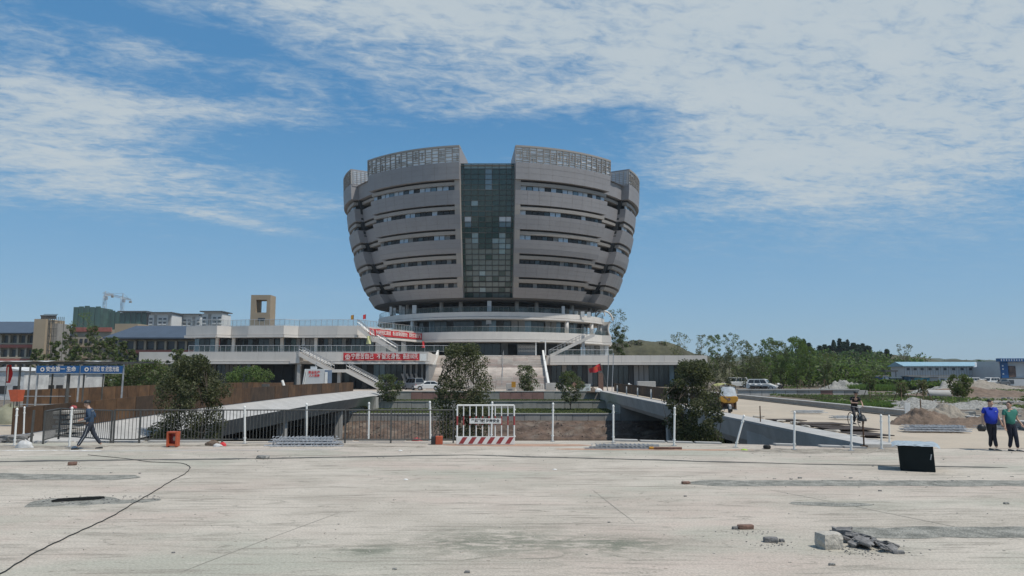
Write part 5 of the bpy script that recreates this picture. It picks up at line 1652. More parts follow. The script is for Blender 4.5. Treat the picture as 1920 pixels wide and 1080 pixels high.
# banner 2 on the oblique upper band
A = Vector((X(668, 127.6), 127.6, 0)); B = Vector((-17.8, 149.0, 0))
def onband(s): return A + (B - A) * s
dd = (B - A).normalized(); nr = Vector((dd.y, -dd.x, 0)); rzb = atan2(dd.y, dd.x)
pa, pb = onband(.14) + nr * .30, onband(.95) + nr * .30
t = thing('banner', 'narrow red banner of small white characters on the slanting upper band beside the grey bowl', 'banner', ((pa.x + pb.x) / 2, (pa.y + pb.y) / 2, 9.4))
wavy_sheet((pa.x, pa.y), (pb.x, pb.y), 9.35, 10.6, 9.3, 10.55, .03).build('cloth', M_banner, t, fix=False)
for s0, s1, tx in ((.10, .38, '争分夺秒抢抓工期进度'), (.40, .70, '精心组织确保质量安全'), (.72, .98, '圆满完成工程建设任务')):
    p = pa.lerp(pb, (s0 + s1) / 2) + nr * .08
    text_obj('lettering', tx, .85, M_wprint, (p.x, p.y, 9.93), t, rz=rzb, width=(pb - pa).length * (s1 - s0) * .94, bold=.01)
p = pa.lerp(pb, .05) + nr * .08
text_obj('emblem', '@', 1.05, M_wprint, (p.x, p.y, 9.98), t, rz=rzb)
# hanging cloths, flags
def hang(name, label, u, v0, v1, d, w, m, cat='cloth', tilt=0):
    z0, z1 = Z(v1, d), Z(v0, d)
    x = X(u, d)
    def fn(s, t_): return (x + (s - .5) * w * (1 - .25 * t_) + tilt * t_, d + .08 * sin(s * 7 + t_ * 4), z0 + (z1 - z0) * t_)
    return MB().grid(fn, 6, 8).build(name, m, None, label=label, cat=cat, fix=False)
hang('hanging_cloth', 'small bright red cloth hung inside the upper floor opening over the bushes', 406, 637, 650, 130.5, .6, M_red, tilt=.15)
hang('hanging_cloth', 'pink red cloth hanging in the dark terrace opening under the slanting banner', 793, 640, 652, 140, .55, M_red)
hang('hanging_jacket', 'blue and white jacket hanging on the upper floor glass wall', 567, 634, 648, 130.3, .6, M_prefab)
hang('hanging_sheet', 'pale yellow sheet draped over the landing of the upper pale stair', 690, 630, 645, 124.6, .75, mat('pale_yellow_cloth', (.60, .60, .30), .8))
def flag(label, u, vt, vb, d, m, w=.6, name='flag'):
    t = thing(name, label, 'flag', (X(u, d), d, Z(vb, d)))
    z0, z1 = Z(vb, d), Z(vt, d)
    MB().tube((X(u, d) + w * .5, d, z0 - 1.2), (X(u, d) + w * .5, d, z1), .03, n=5).build('pole', M_steel, t)
    def fn(s, t_): return (X(u, d) + w * (.5 - s), d + .1 * sin(s * 6), z0 + (z1 - z0) * (.35 + .65 * t_) - .15 * s)
    MB().grid(fn, 6, 4).build('flag_cloth', m, t, fix=False)
flag('tiny yellow flag on the zigzag roof edge', 658, 590, 603, 129, M_yellow, .5)
flag('tiny red flag on the roof edge next to the bowl, right of the yellow one'.replace(', right of', ' beyond'), 681, 589, 602, 130, M_red, .5)
# big red flag on the bridge
d = 100
t = thing('flag', 'red flag with yellow emblem blowing from a leaning pole at the grey bridge end', 'flag', (X(1136, d), d, .1))
p0, p1 = P(1140, 733, d), P(1125, 681, d)
MB().tube(p0, p1, .05, n=6).build('pole', M_rail, t)
f0 = P(1125, 682, d); f1 = P(1129, 695, d); g0 = P(1104, 692, d); g1 = P(1106, 700, d)
def fl(s, t_):
    a = f1.lerp(f0, t_); b = g1.lerp(g0, t_)
    q = a.lerp(b, s); q.y += .18 * sin(s * 7 + t_); q.z += .05 * sin(s * 9)
    return q
MB().grid(fl, 16, 6).build('flag_cloth', M_red, t, fix=False)
pc = (f0 + g1) / 2
text_obj('emblem', '◎', .5, M_yellow, (pc.x + .1, pc.y - .35, pc.z), t)

# ------------------------------------------------------------------ white fence posts
t0 = None
posts = [(27, 836, 32, 768), (44, 822, 46, 765), (130, 838, 135, 766), (459, 832, 459, 764), (575, 829, 575, 759), (691, 827, 692, 757), (807, 827, 806, 755), (921, 826, 923, 756),
         (1036, 828, 1037, 758), (1150, 830, 1150, 762), (1264, 836, 1265, 766), (1379, 839, 1395, 781), (1489, 843, 1490, 774), (1596, 845, 1597, 780), (1653, 842, 1652, 780), (1668, 836, 1667, 781)]
plab = ['slim white post leaning beside the olive tarpaulin', 'short white post just behind the leaning one at the tarpaulin', 'white post in front of the man in the blue jacket, left of his path'.replace(', left of his path', ''), 'white post by the red and white clothing on the ground',
        'white post behind the heap of stacked aluminium frames', 'white post before the red clay bank, past the aluminium frames', 'white post directly behind the orange and black tool box', 'white post rising behind the middle of the barrier gate',
        'white post standing alone just past the barrier gate', 'white post at the end of the flat steel mesh bundle', 'white post in front of the large rounded canal tree', 'white post leaning strongly away from the rounded canal tree',
        'white post before the bridge side wall, past the leaning one', 'white post beside the dark timber sheets', 'white post nearest to the covered black tank'.replace('nearest to', 'next to'), 'thin white post behind the one next to the covered tank']
for (ub, vb, ut, vt), lab in zip(posts, plab):
    g = G(ub, vb); top = P(ut, vt, g.y)
    t = thing('fence_post', lab, 'post', g, 0, 'white fence posts along the canal edge')
    h = top.z
    dxx = top.x - g.x
    r = .036 if ub not in (1668, 44) else .03
    MB().tube((0, 0, 0), (dxx, 0, h), r, n=10).build('shaft', M_wpaint, t, world=False, smooth=False)
    MB().lathe([(r * 1.25, h - .015), (r * 1.25, h + .02), (r * .6, h + .06), (.001, h + .07)], (dxx, 0, 0), 10).build('cap', M_wpaint, t, world=False)
    for hh in (.16, .84):
        c = dxx * hh
        MB().box((c, 0, h * hh), (r * 3.0, .02, .05)).box((c, 0, h * hh), (.02, r * 2.6, .04)).build('bracket', M_wpaint, t, world=False)
    MB().box((0, 0, .012), (.16, .16, .02)).build('base_plate', M_steel, t, world=False)

# dark railing
def railing(label, pts, ph, step=.128, m=M_rail):
    t = thing('railing', label, 'railing', (*pts[0], 0))
    for i, p in enumerate(pts):
        MB().box((p[0], p[1], ph / 2), (.055, .055, ph)).build('post', m, t)
    for a, b in zip(pts[:-1], pts[1:]):
        a3, b3 = Vector((*a, 0)), Vector((*b, 0))
        for zz_ in (.14, ph - .02):
            MB().tube(a3 + Vector((0, 0, zz_)), b3 + Vector((0, 0, zz_)), .024, n=4).build('rail', m, t)
        n = int((b3 - a3).length / step)
        mb = MB()
        for k in range(1, n):
            q = a3.lerp(b3, k / n)
            mb.tube(q + Vector((0, 0, .14)), q + Vector((0, 0, ph - .03)), .0125, n=4, caps=False)
        mb.build('balusters', m, t, kind='stuff')
    return t
yr = 28.75
railing('dark grey metal railing with thin bars running along the canal up to the barrier gate', [(X(u, yr), yr) for u in (220, 268, 422, 536, 650, 735, 851)], 1.27)
railing('short darker railing length turning away towards the rust panels', [(X(90, 28.4), 28.4), (X(118, 30.5), 30.5), (X(220, yr) - .1, yr)], 1.25)
MB().tube(G(58, 832), P(64, 769, G(58, 832).y), .045, n=8).build('steel_post', M_rail, None, label='lone dark steel post beside the stacked grey slabs', cat='post')

# barrier gate
gy = 28.0
t = thing('barrier_gate', 'white tubular safety barrier with red striped foot board and a white notice strip', 'barrier', (X(910, gy), gy, 0))
xa, xb = X(858, gy), X(964, gy)
zb, zt = .05, Z(760, gy)
MB().tube((xa, gy, zt), (xb, gy, zt), .030, n=8).build('top_rail', M_wpaint, t)
n = 10
for i in range(n):
    x = xa + (xb - xa) * i / (n - 1)
    r = .03 if i in (0, n - 1) else .021
    MB().tube((x, gy, zb), (x, gy, zt), r, n=8).build('picket', M_wpaint, t)
    MB().tube((x, gy, Z(797, gy)), (x, gy, Z(780, gy)), r + .003, n=8).build('red_sleeve', M_rpaint, t)
for z in (Z(780, gy), Z(798, gy)): pass
z0, z1 = .03, Z(818, gy)
MB().bb((xa - .02, gy - .03, z0), (xb + .02, gy, z1)).build('foot_board', M_wpaint, t)
w = (xb - xa)
for i in range(6):
    x = xa + .06 + w * i / 6.15
    MB().face([(x, gy - .033, z0 + .02), (x + .17, gy - .033, z0 + .02), (x + .33, gy - .033, z1 - .03), (x + .16, gy - .033, z1 - .03)]).build('red_stripe', M_rpaint, t, fix=False)
MB().bb((X(881, gy), gy - .05, Z(794, gy)), (X(940, gy), gy - .03, Z(784.5, gy))).build('notice_strip', M_wpaint, t)
text_obj('lettering', '严禁翻越 注意安全', .125, M_dprint, (X(910.5, gy), gy - .055, Z(789.2, gy)), t, width=X(937, gy) - X(884, gy), bold=.004)
for x in (xa - .03, xb + .03):
    for z in (Z(768, gy), Z(818, gy)): MB().box((x, gy, z), (.06, .04, .05)).build('hinge_lug', M_wpaint, t)

# ------------------------------------------------------------------ bundles of aluminium and mesh
def bundle(label, c, L_, W_, n, m=M_alu, rz=0, layers=3, name='metal_bundle', seed=0, ladder=True):
    r = random.Random(seed)
    t = thing(name, label, 'metal bundle', c, rz)
    k = 0
    for la in range(layers):
        nn_k = n - la * 2
        for i in range(nn_k):
            y = (i - nn_k / 2) * W_ / n + r.uniform(-.02, .02)
            l = L_ * r.uniform(.78, 1.0) * (1 - la * .08)
            x = r.uniform(-.12, .12) * L_ * .6
            o = MB().box((0, 0, 0), (l, .05, .04)).build('bar', m, t, world=False)
            o.location = (x, y, .03 + la * .085 + r.uniform(0, .02)); o.rotation_euler = (0, r.uniform(-.012, .012), r.uniform(-.05, .05))
        if ladder:
            mb = MB()
            s = int(L_ / .16)
            for j in range(s):
                x = -L_ / 2 * .9 + L_ * .9 * j / s
                mb.box((x, 0, .07 + la * .085), (.03, W_ * (1 - la * .2), .025), rz=r.uniform(-.2, .2))
            mb.build('cross_bars', m, t, world=False, kind='stuff')
    return t
g = G(574, 836); bundle('loose heap of stacked aluminium frames on the slab edge by the canal', (g.x, g.y + .1, 0), 2.75, .9, 8, seed=1, rz=.03, layers=4)
g = G(1172, 842); bundle('flat bundle of grey steel mesh strips lying before the canal tree', (g.x, g.y + .15, 0), 2.55, .5, 5, seed=2, rz=-.03, layers=2, m=M_steel)
g = G(1765, 812); bundle('wrapped pile of grey metal sections lying on the bridge road beyond the tank', (g.x, g.y + .5, 0.06), 2.9, 1.3, 8, seed=3, rz=-.12, layers=3)
g = G(1517, 776); bundle('small pile of pale metal strips by the curb on the bridge road', (g.x, g.y, .06), 2.2, .9, 6, seed=4, layers=2, m=M_tarp)
g = G(1590, 787); bundle('thin pile of pale strips behind the cyclist', (g.x, g.y, .06), 2.0, .8, 5, seed=5, layers=2, m=M_tarp)
g = G(1900, 806); bundle('grey wrapped pile lying behind the two walking men', (g.x, g.y + .3, 0.0), 3.0, 1.2, 7, seed=6, layers=2, m=M_steel)

# ------------------------------------------------------------------ small things on the slab
# orange plastic stool with a paper cup inside
g = G(321, 839)
t = thing('tool_stand', 'orange open fronted plastic stand on the slab before the railing', 'plastic stand', (g.x, g.y, 0))
w, hgt, dp = .32, .56, .26
for sx_ in (-1, 1): MB().bb((g.x + sx_ * w / 2 - .03, g.y, .03), (g.x + sx_ * w / 2 + .03, g.y + dp, hgt)).build('side_panel', M_orange, t)
MB().bb((g.x - w / 2, g.y + .002, hgt - .06), (g.x + w / 2, g.y + dp, hgt)).build('top', M_orange, t, bevel=.01)
MB().bb((g.x - w / 2 + .03, g.y + dp - .04, .08), (g.x + w / 2 - .03, g.y + dp - .01, hgt - .06)).build('back_panel', M_rpaint, t)
MB().bb((g.x - w / 2 + .03, g.y + .01, .05), (g.x + w / 2 - .03, g.y + dp, .12)).build('shelf', M_orange, t)
MB().lathe([(.05, .22), (.075, .30), (.05, .38), (.03, .38), (.03, .22)], (g.x + .03, g.y + .2, 0), 12).build('reel', M_stone, t)
for sx_ in (-1, 1): MB().tube((g.x + sx_ * .15 - .02, g.y + .1, .04), (g.x + sx_ * .15 + .02, g.y + .1, .04), .04, n=10).build('wheel', M_black, t)
# orange and black tool box
g = G(819, 834)
t = thing('tool_box', 'orange and black case standing on the slab edge by a white post', 'case', (g.x, g.y, 0))
MB().bb((g.x - .22, g.y, 0), (g.x - .06, g.y + .3, .30)).build('black_half', M_black, t, bevel=.02)
MB().bb((g.x - .055, g.y + .01, 0), (g.x + .2, g.y + .3, .31)).build('orange_half', M_orange, t, bevel=.02)
MB().path([(g.x - .1, g.y + .15, .3), (g.x - .08, g.y + .15, .37), (g.x + .08, g.y + .15, .37), (g.x + .1, g.y + .15, .3)], .012).build('handle', M_black, t)
def blob_cloth(name, label, u, v, w, h, m, cat='cloth', seed=0, dpt=None, z=0, yoff=0.1):
    g = G(u, v, z)
    def fn(s, t_):
        a = 2 * pi * s; el_ = pi / 2 * t_
        k = 1 + .28 * nn_.noise(Vector((cos(a) * 2 + seed, sin(a) * 2, t_ * 3)))
        return (g.x + w / 2 * cos(a) * cos(el_) * k, g.y + yoff + (dpt or w / 2) / 2 * sin(a) * cos(el_) * k, z + .005 + h * sin(el_) * (.8 + .35 * nn_.noise(Vector((cos(a) * 3, sin(a) * 3 + seed, t_ * 2)))))
    return MB().grid(fn, 22, 7).build(name, m, None, label=label, cat=cat, smooth=True)
blob_cloth('crumpled_cloth', 'brownish crumpled cloth beside the white and red one', 397, 836, .55, .22, M_soil, seed=1)
blob_cloth('crumpled_cloth', 'red crumpled cloth lying on the slab before the railing bars', 416, 837, .26, .16, M_red, seed=2)
blob_cloth('crumpled_cloth', 'white crumpled cloth between the brown and the red one', 406, 838, .36, .12, M_tarp, seed=3)
blob_cloth('crumpled_cloth', 'dark red bundle lying by the canal edge near the tool case', 781, 827, .40, .14, M_rpaint, seed=4)
blob_cloth('plastic_bag', 'pale crumpled sack at the foot of the lone dark steel post', 42, 840, .60, .30, M_tarp, 'sack', seed=5)
blob_cloth('plastic_bag', 'small greenish plastic scrap at the foot of a white post by the walking man', 137, 841, .26, .08, M_film, 'plastic scrap', seed=6)
blob_cloth('plastic_bag', 'lime green scrap lying past the leaning white post', 1397, 845, .22, .06, mat('lime_plastic', (.30, .45, .04), .6), 'plastic scrap', seed=7)
blob_cloth('paper_scrap', 'tiny white paper scrap on the slab below the orange case', 750, 846, .14, .03, M_wpaint, 'paper', seed=8)
blob_cloth('paper_scrap', 'tiny white scrap near the middle of the dusty slab', 1041, 882, .12, .03, M_wpaint, 'paper', seed=9)
blob_cloth('paper_scrap', 'faint white scrap on the slab beside the pale tyre marks', 760, 901, .12, .03, M_wpaint, 'paper', seed=10)
g = G(1440, 842)
MB().lathe([(.10, 0), (.13, .03), (.13, .10), (.10, .13), (.05, .12), (.05, .02)], (g.x, g.y + .1, 0), 16).build('rubber_ring', M_rubber, None, label='small dark rubber block lying on the slab by the bridge wall', cat='rubber block')
g = G(1242, 843)
t = thing('timber_pole', 'reddish brown timber pole with a pale yellow end by the canal tree', 'pole', (g.x, g.y, .04))
MB().tube((g.x - .30, g.y + .05, .05), (g.x + .68, g.y + .0, .05), .045, n=8).build('pole', M_brick, t)
MB().tube((g.x - .45, g.y + .06, .05), (g.x - .30, g.y + .05, .05), .047, n=8).build('pale_end', M_yellow, t)

# covered black tank
g = G(1720, 884)
t = thing('covered_tank', 'black square tank with clear plastic film spread over its top', 'tank', (g.x, g.y, 0), -atan2(g.x, g.y) * .93)
TG = g; g = Vector((0, 0, 0))
w, dp, hgt = .86, .85, .70
mb = MB()
mb.hexa([(g.x - w / 2 + .02, g.y, 0), (g.x + w / 2 + .01, g.y - .04, 0), (g.x + w / 2 - .03, g.y + dp, 0), (g.x - w / 2 + .06, g.y + dp, 0),
         (g.x - w / 2 - .02, g.y - .02, hgt), (g.x + w / 2 - .02, g.y - .05, hgt), (g.x + w / 2 - .03, g.y + dp, hgt), (g.x - w / 2, g.y + dp, hgt)])
mb.build('body', M_tank, t, bevel=.025, world=False)
MB().bb((g.x - w / 2 - .05, g.y - .07, hgt - .03), (g.x + w / 2 - .03, g.y + dp + .02, hgt + .015)).build('rim', M_tank, t, bevel=.01, world=False)
MB().tube((g.x + .33, g.y - .05, .33), (g.x + .36, g.y - .05, .48), .015, n=6).build('latch', M_steel, t, world=False)
def film(s, t_):
    x = g.x - w / 2 - .16 + (w + .30) * s; y = g.y - .12 + (dp + .2) * t_
    edge = max(0, abs(s - .5) * 2 - .82) * .35 + max(0, .1 - t_) * .6
    return (x, y, hgt + .03 + .03 * abs(nn_.noise(Vector((x * 4, y * 4, 1)))) - edge * .8 + .008 * nn_.noise(Vector((x * 14, y * 12, 3))))
MB().grid(film, 40, 24).build('plastic_sheet', M_film, t, fix=False, smooth=True, world=False)

# bricks, blocks, rubble
def rocky(name, m, c, s, seed, parent=None, label=None, cat=None, rz=0, amp=.18, sub=2):
    import bmesh
    bm = bmesh.new(); bmesh.ops.create_cube(bm, size=1)
    bmesh.ops.subdivide_edges(bm, edges=bm.edges, cuts=sub, use_grid_fill=True)
    for v in bm.verts:
        q = v.co.copy()
        rnd_ = q.normalized() * .62
        q = q.lerp(rnd_, .35)
        q *= 1 + amp * nn_.noise(q * 3 + Vector((seed, seed * 1.7, 0)))
        v.co = Vector((q.x * s[0], q.y * s[1], q.z * s[2]))
    me = bpy.data.meshes.new(name); bm.to_mesh(me); bm.free(); me.materials.append(m)
    o = bpy.data.objects.new(name, me); COL.objects.link(o); o.location = c; o.rotation_euler = (0, 0, rz)
    adopt(o, parent)
    return props(o, label, cat)
def brick(label, u, v, s, m=M_brick, rz=0.0, name='brick'):
    g = G(u, v)
    return MB().box((0, 0, s[2] / 2 + .001), s).build(name, m, None, label=label, cat=name, bevel=.006).__setattr__('location', (g.x, g.y + s[1] / 2, 0)) or bpy.context.scene
def put_brick(label, u, v, s, m=M_brick, rz=0.0, name='brick'):
    g = G(u, v)
    o = rocky(name, m, (g.x, g.y + s[1] / 2, s[2] * .5), s, u * .1, None, label, 'brick', rz, .10, 3)
    return o
put_brick('reddish clay brick, upper of the two bricks before the pale stone block', 1400, 993, (.27, .12, .07), M_brick, .1)
rocky('stone', M_rock, (G(1378, 992).x, G(1378, 992).y, .02), (.09, .07, .045), 3, None, 'small dark stone beside the reddish clay brick', 'stone')
put_brick('dark grey brick lying between the clay brick and the pale stone block', 1448, 1018, (.22, .12, .075), M_rock, -.1)
rocky('stone', M_rock, (G(1466, 1016).x, G(1466, 1016).y, .02), (.07, .08, .05), 5, None, 'crumbled stone touching the dark grey brick', 'stone')
put_brick('small brownish brick on the slab beside the start of the long cable', 133, 873, (.22, .14, .10), M_brick, .2)
put_brick('grey broken block lying on the saw cut line before the railing', 491, 861, (.36, .2, .11), M_gravel, -.3)
put_brick('half brick at the start of the long gravel strip', 1287, 908, (.20, .12, .06), M_brick, .1)
for i, (u, v, s) in enumerate(((1500, 897, .08), (1483, 899, .05), (1595, 897, .06), (1285, 931, .05), (1887, 945, .08), (1650, 921, .06), (1142, 980, .04), (325, 1037, .04), (740, 1068, .05), (876, 1074, .06), (1560, 1060, .07), (262, 888, .05), (208, 887, .05))):
    g = G(u, v)
    rocky('pebble', M_rock if i % 2 else M_gravel, (g.x, g.y, s * .2), (s * 1.2, s * .8, s * .45), i, None, 'small loose stone %s' % ['just above the gravel strip', 'beside another stone above the gravel strip', 'above the middle of the gravel strip', 'below the half brick', 'at the picture edge on the scraped band', 'on the scraped band below the tank', 'alone in the middle of the slab', 'alone inside the cable curve', 'at the lower edge of the slab by the tyre marks', 'lower, past the tyre marks', 'below the rubble heap', 'between the dark hole and the cut line', 'on the cut band above the dark hole'][i], 'stone')
g = G(1562, 1031)
rocky('stone_block', M_stone, (g.x, g.y + .14, .11), (.33, .26, .235), 8, None, 'pale square cut stone block with one rough face beside the grey rubble', 'stone block', rz=.25, amp=.08, sub=5)
t = thing('rubble_heap', 'low heap of dark grey broken slabs against the pale stone block', 'rubble', (G(1620, 1030).x, G(1620, 1030).y, 0))
rr = random.Random(4)
for i in range(26):
    f = rr.random() ** .8
    u = 1582 + 92 * f; v = 1018 + 16 * f + rr.uniform(-7, 7)
    g = G(u, v)
    h = (1 - f) * .13 * rr.random()
    o = rocky('rubble_slab', M_rock, (g.x, g.y + .05, .04 + h), (rr.uniform(.13, .26), rr.uniform(.10, .18), rr.uniform(.04, .075)), i, t, rz=rr.uniform(-1, 1), amp=.3)
    o.rotation_euler = (rr.uniform(-.35, .35), rr.uniform(-.35, .35), rr.uniform(-1, 1))
g = G(1697, 1038); rocky('stone', M_rock, (g.x - .1, g.y, .02), (.16, .08, .05), 12, None, 'small grey fragment past the end of the rubble heap', 'stone')
# long chipped slab piece behind the stone block
g0, g1 = G(1560, 996), G(1590, 1007)
MB().hexa([(g0.x, g0.y, 0), (g1.x, g1.y, 0), (g1.x + .05, g1.y + .12, 0), (g0.x + .04, g0.y + .1, 0), (g0.x, g0.y, .07), (g1.x, g1.y, .05), (g1.x + .05, g1.y + .12, .05), (g0.x + .04, g0.y + .1, .07)]).build('kerb_fragment', M_rock, None, label='dark narrow slab fragment lying at the end of the crumbled strip', cat='slab fragment')

# gravel strips, saw cut, hole
def strip(name, p, q, w, m, z=.004, n=80, seed=0, rag=.3, edge=.7, hump=.022):
    p, q = Vector(p), Vector(q); d = (q - p).normalized(); nr = Vector((-d.y, d.x, 0)); L_ = (q - p).length
    mb = MB()
    def fn(s, t_):
        c = p.lerp(q, s)
        taper = min(1, s * 14 + .15, (1 - s) * 10 + .15)
        ww = w * taper * (1 + rag * nn_.fractal(Vector((s * L_ * edge, t_ * 2 + seed, 3)), 1, 2, 4))
        o = (t_ - .5) * ww + .06 * nn_.noise(Vector((s * L_ * .3, seed, 7)))
        hgt = hump * max(0, 1 - abs(t_ - .5) * 2) * abs(nn_.noise(Vector((s * L_ * 4, t_ * 5, seed))))
        return (c.x + nr.x * o, c.y + nr.y * o, z + hgt)
    return mb.grid(fn, n, 6).build(name, m, kind='structure', fix=False)
def GG(u, v): g = G(u, v); return (g.x, g.y, 0)
M_hole = mat('broken_hole', (.012, .012, .011), .95, spec=.05)
M_cut = mat('saw_cut', (.10, .097, .085), .95, var=.3, scale=3)
M_strip = mat('crumbled_strip', (.21, .21, .18), .95, var=.3, scale=3, col2=(.33, .32, .28), fine=.4, fscale=30, bump=1, bscale=24)
strip('cut_line', GG(-60, 866), GG(480, 860), .34, M_cut, seed=1, n=160, rag=.9)
strip('cut_line', GG(470, 860), GG(880, 853), .30, M_cut, seed=2, n=160, rag=.9)
strip('cut_line', GG(870, 853), GG(1500, 870), .28, M_cut, seed=3, n=160, rag=.9)
strip('cut_line', GG(1490, 870), GG(1890, 877), .24, M_cut, seed=4, n=120, rag=.9)
strip('gravel_strip', GG(1280, 906), GG(2050, 906), .95, M_strip, seed=5, n=200)
strip('gravel_strip', GG(-80, 892), GG(260, 896), .95, M_strip, seed=6, n=120)
strip('gravel_strip', GG(1570, 998), GG(2060, 998), .85, M_strip, seed=7, n=160)
strip('gravel_strip', GG(1480, 944), GG(1640, 947), .35, M_strip, seed=8, n=60, rag=.8)
strip('hole', GG(97, 939), GG(196, 935), .42, M_hole, seed=9, n=60, rag=.8, z=.012, hump=0)
strip('gravel_strip', GG(60, 941), GG(300, 938), .9, M_strip, z=.001, seed=10, n=60, rag=1.2, hump=.006)
strip('pale_strip', GG(120, 846), GG(640, 843), .16, M_conc, seed=11, n=90, rag=.8)
strip('pale_strip', GG(0, 845), GG(190, 845), .10, M_wpaint, seed=12, n=60, rag=.8)
M_rdust = mat('red_dust', (.37, .24, .17), .95, var=.15, scale=2, fine=.15, fscale=20)
strip('red_dust', GG(830, 834), GG(1110, 835), .9, M_rdust, seed=13, n=60, rag=.4)
strip('red_dust', GG(1040, 842), GG(1420, 844), .5, M_rdust, seed=14, n=60, rag=.7, z=.003)
# cable
cp = [(-40, 1098), (0, 1078), (60, 1041), (120, 1011), (170, 988), (210, 969), (250, 945), (290, 922), (320, 903), (345, 890), (356, 879), (352, 873), (338, 869), (310, 868), (275, 866), (240, 861), (200, 857), (160, 853)]
pts = []
for i in range(len(cp) - 1):
    for k in range(6):
        s = k / 6
        a = cp[max(i - 1, 0)]; b = cp[i]; c = cp[i + 1]; e = cp[min(i + 2, len(cp) - 1)]
        def cr(j): return .5 * ((2 * b[j]) + (-a[j] + c[j]) * s + (2 * a[j] - 5 * b[j] + 4 * c[j] - e[j]) * s * s + (-a[j] + 3 * b[j] - 3 * c[j] + e[j]) * s ** 3)
        g = G(cr(0), cr(1)); pts.append(Vector((g.x + .012 * sin(i * 5 + k * 2.1), g.y, .014)))
MB().path(pts, .0085, n=6).build('cable', M_rubber, None, label='long dark cable curving across the dusty slab from the railing', cat='cable')

# ------------------------------------------------------------------ dark boards on the bridge road
for i, (u0, u1, v0, v1, lab) in enumerate(((1440, 1500, 786, 789, 'thin dark timber board, first of the stepped boards'), (1490, 1580, 793, 797, 'brown dark board overlapping the first thin one'),
                                      (1530, 1625, 800, 807, 'broad dark board in the middle of the stepped boards'), (1585, 1650, 812, 819, 'dark board at the end beside the white posts'), (1515, 1570, 800, 803, 'short dark board under the broad one, toward the wall'))):
    a = G((u0 + u1) / 2, (v0 + v1) / 2, .07)
    y0, y1 = G(0, v1, .07).y, G(0, v0, .07).y
    mb = MB(); x0, x1 = X(u0, a.y), X(u1, a.y)
    mb.hexa([(x0 + .2, y0, .062 + i * .012), (x1, y0, .062 + i * .012), (x1 - .3, y1, .062 + i * .012), (x0, y1, .062 + i * .012), (x0 + .2, y0, .10 + i * .012), (x1, y0, .10 + i * .012), (x1 - .3, y1, .10 + i * .012), (x0, y1, .10 + i * .012)])
    mb.build('timber_board', M_plank_d, None, label=lab, cat='board')
for i, (u, v) in enumerate(((1412, 781), (1452, 789), (1500, 799), (1545, 808), (1478, 792), (1588, 817), (1618, 825))):
    g = G(u, v, .1); rocky('concrete_lump', M_stone, (g.x + .35, g.y, .1), (.6, .35, .09), i, None, 'pale broken mortar lump %s on the bridge edge' % ['first after the yellow three wheeler', 'second past the thin steel post', 'below the brown board', 'close to the white post', 'above the wall crack', 'under the broad dark board', 'at the foot of the rusty post'][i], 'mortar lump', amp=.4, rz=i)
for (u, vb, vt, lab) in ((1426, 792, 761, 'thin dark steel stake on the bridge edge by the yellow three wheeler'), (1620, 835, 790, 'thin rusty steel stake between two white posts'), (1728, 792, 748, 'thin rusty stake beside the soil heap')):
    g = G(u, vb, .1); t = thing('steel_stake', lab, 'stake', (g.x, g.y, .07))
    MB().tube((g.x, g.y, .06), (g.x, g.y, Z(vt, g.y)), .03, n=6).build('rod', M_rust, t)
    MB().box((g.x, g.y, .08), (.2, .2, .04)).build('base_plate', M_rust, t)
g = G(1703, 793, 0); t = thing('board_sign', 'narrow white board standing upright beyond the bridge curb', 'sign board', (g.x, g.y, 0))
MB().hexa([(g.x - .15, g.y, .0), (g.x + .12, g.y, .0), (g.x + .12, g.y + .05, 0), (g.x - .15, g.y + .05, 0), (g.x - .10, g.y, Z(754, g.y)), (g.x + .16, g.y, Z(756, g.y)), (g.x + .16, g.y + .05, Z(756, g.y)), (g.x - .10, g.y + .05, Z(754, g.y))]).build('board', M_wpaint, t)
MB().tube((g.x, g.y + .1, 0), (g.x, g.y + .1, 1.0), .025).build('post', M_steel, t)

# ------------------------------------------------------------------ right hand ground: lawn, heaps, wall, pipes
d = 88
t = thing('low_wall', 'long low grey and pink panel wall behind the bridge curb under the street trees', 'wall', (X(1480, d), d, 0))
u = 1382
i = 0
while u < 1606:
    x0, x1 = X(u, d), X(u + 22, d)
    ubox('wall_panel', [M_conc_w, M_conc_d, M_conc_w, M_pinkwall][i % 4] if u > 1470 else M_conc, ((x0 + x1) / 2, d, .1), (x1 - x0 - .05, .4, 1.15), t)
    u += 22; i += 1
MB().bb((X(1382, d), d - .3, .68), (X(1608, d), d + .4, .80)).build('coping', M_conc, t)
def heap(name, label, u, v, w, h, dpt, m, seed, cat='heap', z=0, amp=.35, peak=1.3):
    g = G(u, v, z)
    def fn(s, t_):
        x = (s - .5) * 2; y = (t_ - .5) * 2
        r_ = sqrt(x * x + y * y)
        hh = max(0, 1 - r_ ** peak) * h * (1 + amp * nn_.fractal(Vector((x * 3 + seed, y * 3, 0)), 1, 2, 4)) + .11 * nn_.fractal(Vector((x * 9 + seed, y * 9, 0)), .8, 2, 4) * (r_ < .95)
        return (g.x + x * w / 2, g.y + dpt / 2 + y * dpt / 2, z + max(-.03, hh - .02))
    return MB().grid(fn, 60, 36).build(name, m, None, label=label, cat=cat, fix=False, smooth=True)
heap('soil_heap', 'brown soil heap with darker earth spilling on its side beyond the metal pile', 1765, 800, 3.6, .85, 3, M_soil, 1)
heap('sand_heap', 'pointed pale sand heap rising behind the brown soil heap', 1797, 797, 3.4, 1.05, 2.8, M_sand, 2)
heap('soil_heap', 'low brown earth spread just behind the two walking men', 1870, 803, 6.5, .45, 3, M_soil, 3)
heap('gravel_heap', 'low pale gravel heap in front of the staked sapling', 1745, 766, 5, .7, 4, M_gravel, 4)
heap('gravel_heap', 'white sheeted low gravel bank around the bushy young tree', 1850, 768, 8, .45, 4, M_gravel, 5, amp=.7)
